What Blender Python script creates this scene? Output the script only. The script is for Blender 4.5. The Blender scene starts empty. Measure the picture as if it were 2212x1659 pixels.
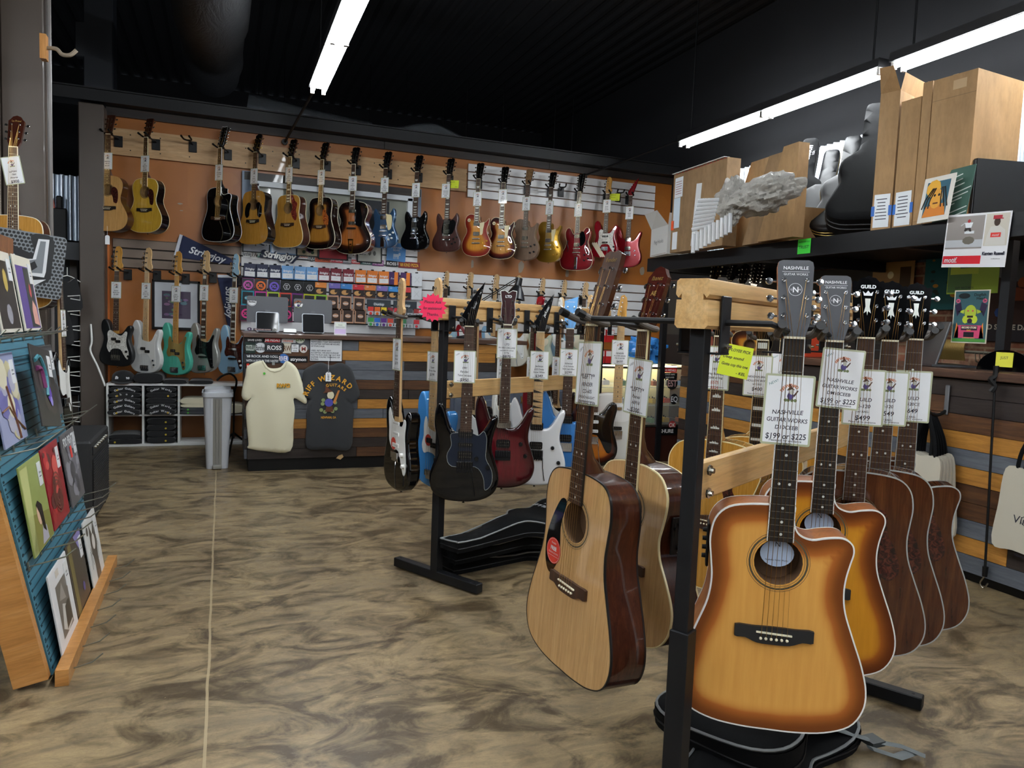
import bpy, bmesh, math, random
import numpy as np
from mathutils import Matrix, Vector, geometry, noise
random.seed(7)
SC = bpy.context.scene; COL = SC.collection
# ---------------------------------------------------------------- camera, world, exposure
CX, CY, FP, HC = 1106.0, 829.5, 1602.0, 1.25
def _n(a): return a / np.linalg.norm(a)
_X = _n(np.array([5200 - CX, -(860 - CY), -FP])); _Y = np.array([480 - CX, -(675 - CY), -FP]); _Y = _n(_Y / np.linalg.norm(_Y) - _X * (_X @ _Y / np.linalg.norm(_Y)))
MC = np.array([_X, _Y, np.cross(_X, _Y)])
cd = bpy.data.cameras.new('camera'); cam = bpy.data.objects.new('camera', cd); COL.objects.link(cam)
cd.sensor_width = 36; cd.lens = 36 * FP / 2212; cd.clip_start = .05
mw = Matrix(MC.tolist()).to_4x4(); mw.translation = (0, 0, HC); cam.matrix_world = mw
SC.camera = cam
SC.view_settings.view_transform = 'Standard'; SC.view_settings.look = 'None'; SC.view_settings.gamma = 1
SC.view_settings.use_curve_mapping = False; SC.view_settings.exposure = 1.07
SC.cycles.use_denoising = True; SC.cycles.max_bounces = 6; SC.cycles.diffuse_bounces = 3; SC.cycles.glossy_bounces = 3; SC.cycles.transparent_max_bounces = 12
SC.cycles.sample_clamp_indirect = 6; SC.cycles.caustics_reflective = False; SC.cycles.caustics_refractive = False
wd = bpy.data.worlds.new('world'); SC.world = wd; wd.use_nodes = True
wd.node_tree.nodes['Background'].inputs[0].default_value = (.75, .85, 1, 1); wd.node_tree.nodes['Background'].inputs[1].default_value = .12
TUBE_POWER = 39.0      # emission of the fluorescent tubes
DAY = 12              # daylight coming through the shop window behind the camera
ld = bpy.data.lights.new('daylight', 'AREA'); ld.shape = 'RECTANGLE'; ld.size = 5.5; ld.size_y = 2.3; ld.energy = DAY; ld.color = (.93, .97, 1)
lo = bpy.data.objects.new('daylight', ld); COL.objects.link(lo); lo.location = (1.4, -2.65, 1.75); lo.rotation_euler = (math.radians(90), 0, 0)

def ray(x, y): return MC @ np.array([x - CX, -(y - CY), -FP]) / FP
def onY(x, y, Y):
    d = ray(x, y); return Vector(np.array([0, 0, HC]) + d * (Y / d[1]))
def onX(x, y, X):
    d = ray(x, y); return Vector(np.array([0, 0, HC]) + d * (X / d[0]))
def onZ(x, y, z):
    d = ray(x, y); return Vector(np.array([0, 0, HC]) + d * ((z - HC) / d[2]))
def atD(x, y, dep):
    return Vector(np.array([0, 0, HC]) + ray(x, y) * dep)

# ---------------------------------------------------------------- materials
MT = {}
def lin(c):
    if isinstance(c, str): c = tuple(int(c[i:i + 2], 16) / 255 for i in (0, 2, 4))
    return tuple(((v / 12.92) if v <= .04045 else ((v + .055) / 1.055) ** 2.4) for v in c) + (1,)
class NT:
    def __init__(s, name):
        s.m = bpy.data.materials.new(name); s.m.use_nodes = True; s.t = s.m.node_tree; s.p = s.t.nodes['Principled BSDF']; MT[name] = s.m
    def n(s, ty, **k):
        nd = s.t.nodes.new(ty)
        for a, v in k.items():
            if a.startswith('i_'):
                key = a[2:]; nd.inputs[int(key) if key.isdigit() else key].default_value = v
            else: setattr(nd, a, v)
        return nd
    def l(s, a, b): s.t.links.new(a, b)
    def set(s, **k):
        for a, v in k.items(): s.p.inputs[{'rough': 'Roughness', 'metal': 'Metallic', 'coat': 'Coat Weight', 'crough': 'Coat Roughness', 'spec': 'Specular IOR Level', 'trans': 'Transmission Weight', 'alpha': 'Alpha', 'sheen': 'Sheen Weight'}[a]].default_value = v
    def coord(s, sc=(1, 1, 1), kind='Object', loc=(0, 0, 0), rot=(0, 0, 0)):
        tc = s.n('ShaderNodeTexCoord'); mp = s.n('ShaderNodeMapping'); mp.inputs['Scale'].default_value = sc; mp.inputs['Location'].default_value = loc; mp.inputs['Rotation'].default_value = rot
        s.l(tc.outputs[kind], mp.inputs[0]); return mp.outputs[0]
    def noise(s, vec, scale, detail=4, rough=.6, dist=0):
        nd = s.n('ShaderNodeTexNoise'); nd.inputs['Scale'].default_value = scale; nd.inputs['Detail'].default_value = detail; nd.inputs['Roughness'].default_value = rough; nd.inputs['Distortion'].default_value = dist
        s.l(vec, nd.inputs['Vector']); return nd.outputs['Fac']
    def ramp(s, fac, stops, interp='LINEAR'):
        r = s.n('ShaderNodeValToRGB'); r.color_ramp.interpolation = interp; e = r.color_ramp.elements
        while len(e) < len(stops): e.new(.5)
        for i, (p, c) in enumerate(stops): e[i].position = p; e[i].color = lin(c) if not isinstance(c, float) else (c, c, c, 1)
        s.l(fac, r.inputs[0]); return r.outputs[0]
    def mix(s, a, b, fac, mode='MIX'):
        m = s.n('ShaderNodeMix', data_type='RGBA', blend_type=mode)
        for k, v in ((0, fac), (6, a), (7, b)):
            if hasattr(v, 'links'): s.l(v, m.inputs[k])
            else: m.inputs[k].default_value = v
        return m.outputs[2]
    def bump(s, h, st=.2, d=.01):
        b = s.n('ShaderNodeBump'); b.inputs['Strength'].default_value = st; b.inputs['Distance'].default_value = d; s.l(h, b.inputs['Height']); s.l(b.outputs[0], s.p.inputs['Normal'])
    def base(s, c):
        if hasattr(c, 'links'): s.l(c, s.p.inputs['Base Color'])
        else: s.p.inputs['Base Color'].default_value = lin(c)
def plain(name, c, rough=.5, metal=0, coat=0, **k):
    if name in MT: return MT[name]
    t = NT(name); t.base(c); t.set(rough=rough, metal=metal, coat=coat, crough=.04, **k); return t.m
def paint(c, rough=.5, **k): return plain('paint_%s_%d' % (c, int(rough * 100)), c, rough, spec=.3, **k)
def gloss(c): return plain('gloss_' + c, c, .5, 0, 1, spec=0)
def ink(c): return plain('ink_' + c, c, .6)
def wood(name, a, b, c=None, sc=(1, 1, 1), grain=9, rough=.5, coat=0, knots=False, bump=.1):
    """grain runs along the axis whose scale is smallest"""
    if name in MT: return MT[name]
    t = NT(name); v = t.coord(sc)
    n1 = t.noise(v, grain, 6, .65, .8); n2 = t.noise(v, grain * 6, 3, .7)
    col = t.ramp(n1, [(.3, a), (.52, b), (.72, c or a)])
    col = t.mix(col, t.ramp(n2, [(.35, .45), (.6, 1.0)]), .35, 'MULTIPLY')
    if knots:
        n3 = t.noise(t.coord((1, 1, 1.6)), 4.5, 1, .4); col = t.mix(col, lin('5a3a1c'), t.ramp(n3, [(.70, 0.0), (.78, .75)]))
    t.base(col); t.set(rough=rough, coat=coat, crough=.03, spec=.15 if coat > .7 else .4)
    if bump: t.bump(n2, bump, .002)
    return t.m
def burst(name, mid, mid2, edge, edge2, d0=.008, d1=.075, rough=.3, coat=1, grain=True, dark=None):
    """finish sprayed darker towards the rim of a guitar body"""
    t = NT(name); at = t.n('ShaderNodeAttribute', attribute_name='edge')
    v = t.coord((9, .6, 1)); n1 = t.noise(v, 8, 4, .6)
    w = t.n('ShaderNodeMath', operation='MULTIPLY_ADD'); t.l(t.noise(t.coord(), 6, 2), w.inputs[0]); w.inputs[1].default_value = .02; t.l(at.outputs['Fac'], w.inputs[2])
    mr = t.n('ShaderNodeMapRange', interpolation_type='SMOOTHSTEP'); mr.inputs[1].default_value = d0 + .01; mr.inputs[2].default_value = d1 + .01; t.l(w.outputs[0], mr.inputs[0])
    inner = t.ramp(n1, [(.35, mid), (.65, mid2)]) if grain else lin(mid)
    col = t.ramp(mr.outputs[0], [(0, edge), (.45, edge2), (1, mid)])
    m2 = t.mix(col, inner, t.ramp(mr.outputs[0], [(.4, 0.0), (1, 1.0)]))
    t.base(m2); t.set(rough=max(rough, .4), coat=coat, crough=.03, spec=.1); return t.m
def emis(name, c, s):
    if name in MT: return MT[name]
    t = NT(name); t.base('ffffff'); t.p.inputs['Emission Color'].default_value = lin(c); t.p.inputs['Emission Strength'].default_value = s; return t.m
def glass(name, alpha=.12, rough=.02, c='e8f0f0'):
    if name in MT: return MT[name]
    t = NT(name); t.base(c); t.set(rough=rough, alpha=alpha, spec=.8); return t.m

blk = plain('black_plastic', '0a0a0b', .45, spec=.3); blkm = plain('black_powder_steel', '101114', .5, spec=.3); blkg = plain('black_gloss', '050506', .5, 0, 1, spec=0)
chrome = plain('chrome', 'd8dade', .12, 1); nickel = plain('nickel', 'b9b6ab', .25, 1); gold = plain('gold_hardware', 'c9a24a', .22, 1); steel = plain('string_steel', 'a09a8c', .3, 1); bronze = plain('string_bronze', 'b08a50', .3, 1)
ivory = plain('ivory', 'e8dfc4', .35); pearl = plain('pearl', 'd9dcd4', .2, 0, .6); cream = plain('cream_plastic', 'e3d5a6', .3); whitep = plain('white_plastic', 'e6e6e2', .3)
ebony = wood('ebony', '17130f', '221b15', '2b221a', (8, .5, 1), 10, .45, 0, bump=0); rosew = wood('rosewood', '2c1a12', '3f2719', '533624', (8, .5, 1), 10, .5, 0, bump=0)
maple = wood('maple_neck', 'caa06a', 'd9b583', 'e3c496', (8, .5, 1), 8, .35, .6, bump=0); maplea = wood('amber_maple', 'b57f34', 'c99548', 'd9a95c', (8, .5, 1), 8, .3, .8, bump=0)
mahog = wood('mahogany', '2a130b', '3d1d11', '502a18', (9, .6, 9), 9, .3, .9, bump=0); mahogl = wood('mahogany_satin', '7c4a28', '97592f', 'a8693a', (6, .6, 6), 7, .4, .3, bump=0)
sprucev = wood('aged_spruce', 'b98a4e', 'cf9f60', 'd9ae74', (14, .5, 1), 8, .28, 1, bump=0); spruce = wood('natural_spruce', 'c79a60', 'd3a86d', 'dbb37c', (14, .5, 1), 8, .22, 1, bump=0)
spruceY = wood('yellow_spruce', 'c4962a', 'd9ad3a', 'e4bb54', (14, .5, 1), 8, .2, 1, bump=0); spruceO = wood('amber_spruce', 'a97529', 'bd8836', 'c9964a', (14, .5, 1), 8, .25, 1, bump=0)
def tort(name, a, b, c):
    t = NT(name); n = t.noise(t.coord(), 70, 3, .6, 1); t.base(t.ramp(n, [(.38, a), (.5, b), (.62, c)])); t.set(rough=.4, coat=1, crough=.03, spec=.1); return t.m
tortd = tort('tortoise_dark', '1c0c09', '38160f', '56261b'); torto = tort('tortoise_orange', '4a1a08', '9a4a1c', 'c8742c'); tortr = tort('tortoise_red', '3a0f0c', '742019', '8d3a26')
whpearl = tort('white_pearloid', 'b9b6ad', 'd6d4cc', 'efeee8')
card = plain('card_paper', 'eef0f2', .3, 0, .5); lam = plain('laminate_edge', 'b4b898', .25, 0, .6); inkb = ink('1a1c2e'); inkt = ink('2c7a78'); inkr = ink('b8302c')
pine = wood('pine_beam', 'c49a5e', 'd3ab70', 'dcba84', (1, 1, 1), 3, .45, .2)
pinex = wood('pine_rail', 'c79c60', 'd6ae74', 'dfbc88', (.5, 8, 8), 3, .45, .2)
pinez = wood('honey_pine', 'a8713a', 'bd8446', 'c9935a', (6, 6, .5), 4, .4, .3)
rubber = plain('grey_foam', '56514d', .8)

# ---------------------------------------------------------------- mesh builder
class MB:
    def __init__(s): s.v = []; s.f = []; s.mi = []; s.mats = []; s.e = {}
    def _m(s, mat):
        if mat not in s.mats: s.mats.append(mat)
        return s.mats.index(mat)
    def add(s, vs, fs, mat, M=None, edge=None):
        b = len(s.v)
        if M is not None: vs = [M @ Vector(p) for p in vs]
        s.v += [tuple(p) for p in vs]
        if edge is not None:
            for i, d in enumerate(edge): s.e[b + i] = d
        k = s._m(mat)
        for f in fs: s.f.append([b + i for i in f]); s.mi.append(k)
        return s
    def box(s, c, size, mat, M=None, rot=None, bev=0):
        x, y, z = [a / 2 for a in size]
        if bev:
            b = min(bev, x * .9, y * .9, z * .9); vs = []; 
            for sx in (-1, 1):
                for sy in (-1, 1):
                    for sz in (-1, 1):
                        vs += [(sx * x, sy * (y - b), sz * (z - b)), (sx * (x - b), sy * y, sz * (z - b)), (sx * (x - b), sy * (y - b), sz * z)]
            def id(sx, sy, sz, k): return (((sx > 0) * 2 + (sy > 0)) * 2 + (sz > 0)) * 3 + k
            fs = []
            for a in (-1, 1):
                fs.append([id(a, -1, -1, 0), id(a, 1, -1, 0), id(a, 1, 1, 0), id(a, -1, 1, 0)][::a])
                fs.append([id(-1, a, -1, 1), id(-1, a, 1, 1), id(1, a, 1, 1), id(1, a, -1, 1)][::a])
                fs.append([id(-1, -1, a, 2), id(1, -1, a, 2), id(1, 1, a, 2), id(-1, 1, a, 2)][::a])
                for c2 in (-1, 1):
                    fs.append([id(a, c2, -1, 0), id(a, c2, 1, 0), id(a, c2, 1, 1), id(a, c2, -1, 1)][::-a * c2])
                    fs.append([id(a, -1, c2, 0), id(a, 1, c2, 0), id(a, 1, c2, 2), id(a, -1, c2, 2)][::a * c2])
                    fs.append([id(-1, a, c2, 1), id(1, a, c2, 1), id(1, a, c2, 2), id(-1, a, c2, 2)][::-a * c2])
                    for d in (-1, 1): fs.append([id(a, c2, d, 0), id(a, c2, d, 1), id(a, c2, d, 2)][::a * c2 * d])
        else:
            vs = [(i * x, j * y, k * z) for i in (-1, 1) for j in (-1, 1) for k in (-1, 1)]
            fs = [(0, 1, 3, 2), (4, 6, 7, 5), (0, 4, 5, 1), (2, 3, 7, 6), (0, 2, 6, 4), (1, 5, 7, 3)]
        T = Matrix.Translation(c)
        if rot: T = T @ Matrix.Rotation(rot[0], 4, rot[1])
        if M is not None: T = M @ T
        return s.add(vs, fs, mat, T)
    def prism(s, o, z0, z1, mat, M=None, side=None, top=True, bot=True):
        n = len(o); vs = [(x, y, z0) for x, y in o] + [(x, y, z1) for x, y in o]
        a = sum(o[i][0] * o[(i + 1) % n][1] - o[(i + 1) % n][0] * o[i][1] for i in range(n)); rv = 1 if a > 0 else -1
        s.add(vs, [[i, (i + 1) % n, n + (i + 1) % n, n + i][::rv] for i in range(n)], side or mat, M)
        if top: s.add([(x, y, z1) for x, y in o], [list(range(n))[::rv]], mat, M)
        if bot: s.add([(x, y, z0) for x, y in o], [list(range(n))[::-rv]], side or mat, M)
        return s
    def tube(s, pts, r, mat, seg=8, M=None, cap=True, closed=False, flat=1):
        pts = [Vector(p) for p in pts]; n = len(pts); rs = r if isinstance(r, (list, tuple)) else [r] * n
        vs = []; up = None
        for i, p in enumerate(pts):
            if closed: t = (pts[(i + 1) % n] - pts[i - 1])
            else: t = (pts[min(i + 1, n - 1)] - pts[max(i - 1, 0)])
            t.normalize()
            if up is None: up = t.orthogonal().normalized() if abs(t.z) > .9 else Vector((0, 0, 1))
            a = t.cross(up)
            if a.length < 1e-6: a = t.orthogonal()
            a.normalize(); up = a.cross(t).normalized()
            for k in range(seg):
                th = 2 * math.pi * k / seg; vs.append(p + a * math.cos(th) * rs[i] + up * math.sin(th) * rs[i] * flat)
        fs = [[i * seg + k, i * seg + (k + 1) % seg, ((i + 1) % n) * seg + (k + 1) % seg, ((i + 1) % n) * seg + k][::-1] for i in range(n if closed else n - 1) for k in range(seg)]
        if cap and not closed: fs += [list(range(seg)), list(range((n - 1) * seg, n * seg))[::-1]]
        return s.add(vs, fs, mat, M)
    def lathe(s, prof, mat, seg=16, M=None, cap=True):
        """profile of (radius, height), axis z"""
        n = len(prof); vs = [(r * math.cos(2 * math.pi * k / seg), r * math.sin(2 * math.pi * k / seg), z) for r, z in prof for k in range(seg)]
        fs = [[i * seg + k, i * seg + (k + 1) % seg, (i + 1) * seg + (k + 1) % seg, (i + 1) * seg + k] for i in range(n - 1) for k in range(seg)]
        if prof[0][0] > 1e-5: fs.append(list(range(seg))[::-1])
        if cap and prof[-1][0] > 1e-5: fs.append(list(range((n - 1) * seg, n * seg)))
        return s.add(vs, fs, mat, M)
    def grid(s, fn, nu, nv, mat, M=None, flip=False):
        vs = [fn(i / nu, j / nv) for i in range(nu + 1) for j in range(nv + 1)]
        fs = [[i * (nv + 1) + j, (i + 1) * (nv + 1) + j, (i + 1) * (nv + 1) + j + 1, i * (nv + 1) + j + 1][::-1 if flip else 1] for i in range(nu) for j in range(nv)]
        return s.add(vs, fs, mat, M)
    def poly(s, o, z, mat, M=None): 
        n = len(o); a = sum(o[i][0] * o[(i + 1) % n][1] - o[(i + 1) % n][0] * o[i][1] for i in range(n))
        return s.add([(x, y, z) for x, y in o], [list(range(n))[::1 if a > 0 else -1]], mat, M)
    def disc(s, x, y, r, z, mat, M=None, n=16, sy=1): return s.poly([(x + r * math.cos(6.2832 * k / n), y + sy * r * math.sin(6.2832 * k / n)) for k in range(n)], z, mat, M)
    def ring(s, x, y, r0, r1, z, mat, M=None, n=32):
        vs = [(x + r * math.cos(6.2832 * k / n), y + r * math.sin(6.2832 * k / n), z) for r in (r0, r1) for k in range(n)]
        return s.add(vs, [[k, n + k, n + (k + 1) % n, (k + 1) % n] for k in range(n)], mat, M)
    def text(s, t, size, x, y, z, mat, M=None, al='C', bold=0, shear=0, rot=0, sx=1, maxw=None):
        vs, fs, w = textgeo(t, bold, shear)
        if maxw and w * size * sx > maxw: sx = maxw / (w * size)
        off = {'C': -w / 2, 'L': 0, 'R': -w}[al]
        T = Matrix.Translation((x, y, z)) @ Matrix.Rotation(rot, 4, 'Z') @ Matrix.Diagonal((size * sx, size, 1, 1)) @ Matrix.Translation((off, -.35, 0))
        if M is not None: T = M @ T
        return s.add(vs, fs, mat, T)
    def arctext(s, t, size, x, y, R, a0, a1, z, mat, M=None, bold=.02):
        """letters along an arc from angle a0 to a1 (degrees, 90 = straight up)"""
        ws = [textgeo(c, bold, 0)[2] if c != ' ' else .35 for c in t]; tot = sum(ws); acc = 0
        for c, w in zip(t, ws):
            a = math.radians(a0 + (a1 - a0) * (acc + w / 2) / tot); acc += w
            if c != ' ': s.text(c, size, x + R * math.cos(a), y + R * math.sin(a), z, mat, M, bold=bold, rot=a - math.pi / 2)
    def build(s, name, parent=None, smooth=True, ang=35, M=None):
        me = bpy.data.meshes.new(name); me.from_pydata(s.v, [], s.f)
        for m in s.mats: me.materials.append(m)
        me.polygons.foreach_set('material_index', s.mi)
        if s.e:
            at = me.attributes.new('edge', 'FLOAT', 'POINT'); vals = np.ones(len(s.v)); 
            for k, v in s.e.items(): vals[k] = v
            at.data.foreach_set('value', vals)
        if smooth: me.polygons.foreach_set('use_smooth', [True] * len(s.f)); me.set_sharp_from_angle(angle=math.radians(ang))
        me.update(); o = bpy.data.objects.new(name, me); COL.objects.link(o)
        if parent is not None: o.parent = parent
        if M is not None: o.matrix_local = M
        return o
_tc = {}
_tcur = bpy.data.curves.new('lettering', 'FONT'); _tob = bpy.data.objects.new('lettering', _tcur)
def textgeo(t, bold=0, shear=0):
    key = (t, bold, shear)
    if key not in _tc:
        _tcur.body = t; _tcur.offset = bold; _tcur.shear = shear; _tcur.resolution_u = 3 if len(t) < 3 or bold else 2; _tcur.fill_mode = 'BOTH'; _tcur.size = 1
        me = bpy.data.meshes.new_from_object(_tob)
        vs = [tuple(v.co) for v in me.vertices]; fs = [tuple(p.vertices) for p in me.polygons]
        w = max([v[0] for v in vs] or [.3]); bpy.data.meshes.remove(me); _tc[key] = (vs, fs, w)
    return _tc[key]
def thing(name, label, cat, M=None, group=None):
    o = bpy.data.objects.new(name, None); COL.objects.link(o); o.empty_display_size = .1
    return tagit(o, label, cat, M, group)
def tagit(o, label, cat, M=None, group=None):
    if M is not None: o.matrix_world = M if isinstance(M, Matrix) else Matrix.Translation(M)
    o['label'] = label; o['category'] = cat
    if group: o['group'] = group
    return o
def struct(o): o['kind'] = 'structure'; return o
def dup(root, M, label=None, group=None):
    def cp(o, par):
        c = o.copy(); COL.objects.link(c); c.parent = par
        for ch in o.children: cp(ch, c)
        return c
    r = cp(root, None); r.matrix_world = M if isinstance(M, Matrix) else Matrix.Translation(M)
    if label: r['label'] = label
    if group: r['group'] = group
    return r
def face(p, a, lean=0, roll=0):
    """frame standing at p whose front looks to -Y turned a degrees towards -X; lean = foot swings forward; roll = turns in its own plane"""
    a = math.radians(a); R = Matrix(((math.cos(a), 0, -math.sin(a)), (-math.sin(a), 0, -math.cos(a)), (0, 1, 0))).to_4x4()
    return Matrix.Translation(p) @ R @ Matrix.Rotation(math.radians(-lean), 4, 'X') @ Matrix.Rotation(math.radians(roll), 4, 'Z')
def spline(pts, n=6, closed=True):
    out = []; N = len(pts)
    for i in range(N if closed else N - 1):
        p = [pts[(i + k) % N] if closed else pts[max(0, min(N - 1, i + k))] for k in (-1, 0, 1, 2)]
        for j in range(n):
            t = j / n; out.append(tuple(.5 * (2 * p[1][c] + (p[2][c] - p[0][c]) * t + (2 * p[0][c] - 5 * p[1][c] + 4 * p[2][c] - p[3][c]) * t * t + (3 * p[1][c] - p[0][c] - 3 * p[2][c] + p[3][c]) * t ** 3) for c in range(len(p[0]))))
    if not closed: out.append(tuple(pts[-1]))
    return out
def rrect(w, h, r, x=0, y=0, n=4):
    o = []
    for cx, cy, a0 in ((w / 2 - r, h / 2 - r, 0), (-w / 2 + r, h / 2 - r, 90), (-w / 2 + r, -h / 2 + r, 180), (w / 2 - r, -h / 2 + r, 270)):
        for k in range(n + 1): a = math.radians(a0 + 90 * k / n); o.append((x + cx + r * math.cos(a), y + cy + r * math.sin(a)))
    return o
# ---------------------------------------------------------------- guitars
def mir(h): return h + [(-x, y) for x, y in h[::-1] if abs(x) > 1e-6]
DREAD = [(0, 0), (.06, -.002), (.11, -.012), (.138, -.04), (.147, -.085), (.143, -.13), (.139, -.175), (.145, -.225), (.164, -.28), (.186, -.34), (.199, -.395), (.195, -.44), (.17, -.478), (.12, -.499), (.06, -.507), (0, -.508)]
OM = [(0, 0), (.06, -.004), (.11, -.02), (.138, -.06), (.141, -.1), (.131, -.15), (.122, -.19), (.13, -.235), (.158, -.285), (.183, -.335), (.191, -.375), (.18, -.425), (.145, -.465), (.08, -.488), (0, -.492)]
JUMBO = [(0, 0), (.07, -.003), (.13, -.02), (.162, -.06), (.168, -.105), (.155, -.15), (.139, -.195), (.145, -.235), (.175, -.285), (.205, -.345), (.215, -.395), (.202, -.455), (.16, -.5), (.09, -.527), (0, -.533)]
OUT = {'dread': mir(DREAD), 'om': mir(OM), 'jumbo': mir(JUMBO),
 'dreadcut': [(.027, 0)] + [(-x, y) for x, y in DREAD] + [(x, y) for x, y in DREAD[::-1][1:9]] + [(.1395, -.185), (.1415, -.15), (.148, -.118), (.1535, -.092), (.148, -.073), (.128, -.062), (.095, -.065), (.067, -.071), (.043, -.064), (.031, -.048), (.027, -.025)],
 'sg': mir([(0, -.02), (.03, -.022), (.05, -.03), (.072, -.014), (.09, .012), (.106, .034), (.121, .012), (.127, -.03), (.122, -.075), (.113, -.115), (.118, -.155), (.142, -.205), (.161, -.25), (.163, -.295), (.148, -.33), (.105, -.357), (.05, -.366), (0, -.368)]),
 'lp': [(0, 0), (-.03, .002), (-.065, .01), (-.1, .004), (-.13, -.025), (-.139, -.07), (-.13, -.12), (-.115, -.158), (-.12, -.195), (-.145, -.245), (-.162, -.295), (-.162, -.345), (-.14, -.395), (-.09, -.428), (0, -.44), (.09, -.428), (.14, -.395), (.162, -.345), (.162, -.295), (.145, -.245), (.12, -.195), (.113, -.158), (.122, -.12), (.133, -.085), (.139, -.052), (.134, -.036), (.118, -.052), (.096, -.073), (.068, -.084), (.042, -.075), (.03, -.05), (.027, -.015)],
 'es': mir([(0, -.02), (.027, -.025), (.034, -.055), (.048, -.064), (.064, -.045), (.082, -.012), (.107, .008), (.135, -.004), (.15, -.04), (.149, -.085), (.137, -.13), (.133, -.165), (.148, -.215), (.18, -.27), (.2, -.325), (.2, -.375), (.178, -.43), (.13, -.46), (.06, -.47), (0, -.472)]),
 'strat': [(0, -.035), (-.03, -.03), (-.05, -.012), (-.07, .03), (-.09, .062), (-.113, .078), (-.135, .062), (-.146, .02), (-.143, -.035), (-.132, -.085), (-.132, -.125), (-.145, -.175), (-.16, -.225), (-.163, -.27), (-.148, -.32), (-.105, -.352), (-.04, -.363), (.03, -.362), (.095, -.345), (.142, -.305), (.157, -.255), (.148, -.2), (.132, -.15), (.127, -.105), (.135, -.06), (.144, -.015), (.138, .015), (.12, .027), (.098, .014), (.078, -.015), (.055, -.038), (.03, -.045)],
 'super': [(0, -.05), (-.03, -.045), (-.05, -.04), (-.07, -.02), (-.085, .02), (-.1, .07), (-.116, .1), (-.132, .098), (-.145, .06), (-.147, 0), (-.138, -.05), (-.128, -.1), (-.132, -.14), (-.147, -.185), (-.162, -.235), (-.163, -.285), (-.145, -.33), (-.1, -.36), (-.04, -.37), (.03, -.37), (.095, -.357), (.143, -.325), (.163, -.275), (.16, -.225), (.145, -.175), (.13, -.13), (.127, -.09), (.135, -.04), (.147, 0), (.151, .033), (.141, .046), (.122, .03), (.1, -.01), (.08, -.04), (.058, -.058), (.03, -.06)],
 'bass': [(0, -.03), (-.03, -.03), (-.045, -.005), (-.053, .05), (-.067, .115), (-.09, .158), (-.12, .16), (-.143, .12), (-.146, .06), (-.133, 0), (-.126, -.05), (-.138, -.1), (-.158, -.155), (-.165, -.205), (-.152, -.262), (-.105, -.305), (-.03, -.32), (.045, -.318), (.11, -.298), (.15, -.25), (.16, -.195), (.15, -.14), (.132, -.09), (.127, -.04), (.14, .015), (.147, .06), (.134, .085), (.11, .078), (.085, .035), (.062, -.008), (.03, -.03)],
 'mustang': [(0, -.03), (-.03, -.03), (-.048, -.01), (-.065, .04), (-.085, .085), (-.11, .1), (-.137, .075), (-.143, .02), (-.13, -.03), (-.118, -.07), (-.128, -.13), (-.15, -.19), (-.158, -.24), (-.143, -.29), (-.09, -.315), (-.01, -.322), (.06, -.325), (.12, -.305), (.152, -.26), (.157, -.21), (.143, -.155), (.125, -.11), (.118, -.065), (.13, -.02), (.14, .02), (.13, .045), (.105, .042), (.08, .01), (.055, -.02), (.03, -.032)],
 'tele': [(0, 0), (-.05, .002), (-.1, -.004), (-.135, -.03), (-.145, -.075), (-.135, -.125), (-.125, -.165), (-.14, -.215), (-.16, -.27), (-.163, -.32), (-.145, -.37), (-.09, -.4), (0, -.408), (.09, -.4), (.145, -.37), (.163, -.32), (.158, -.27), (.138, -.215), (.124, -.165), (.133, -.12), (.143, -.08), (.14, -.045), (.122, -.032), (.1, -.045), (.08, -.068), (.055, -.075), (.035, -.06), (.028, -.02)]}
OUT['arch'] = [(x, y * .985) for x, y in OUT['jumbo']]
OUT['jazz'] = [(x, y + .16 * x) for x, y in OUT['bass']]
def dist(P, O):
    A = O; B = np.roll(O, -1, 0); d = np.full(len(P), 9.)
    for a, b in zip(A, B):
        ab = b - a; L = ab @ ab
        if L < 1e-12: continue
        t = np.clip(((P - a) @ ab) / L, 0, 1); d = np.minimum(d, np.hypot(*(P - a - t[:, None] * ab).T))
    return d
def inside(P, O):
    x, y = P[:, 0], P[:, 1]; c = np.zeros(len(P), bool); j = len(O) - 1
    for i in range(len(O)):
        xi, yi = O[i]; xj, yj = O[j]
        if yi != yj: c ^= ((yi > y) != (yj > y)) & (x < (xj - xi) * (y - yi) / (yj - yi) + xi)
        j = i
    return c
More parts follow.
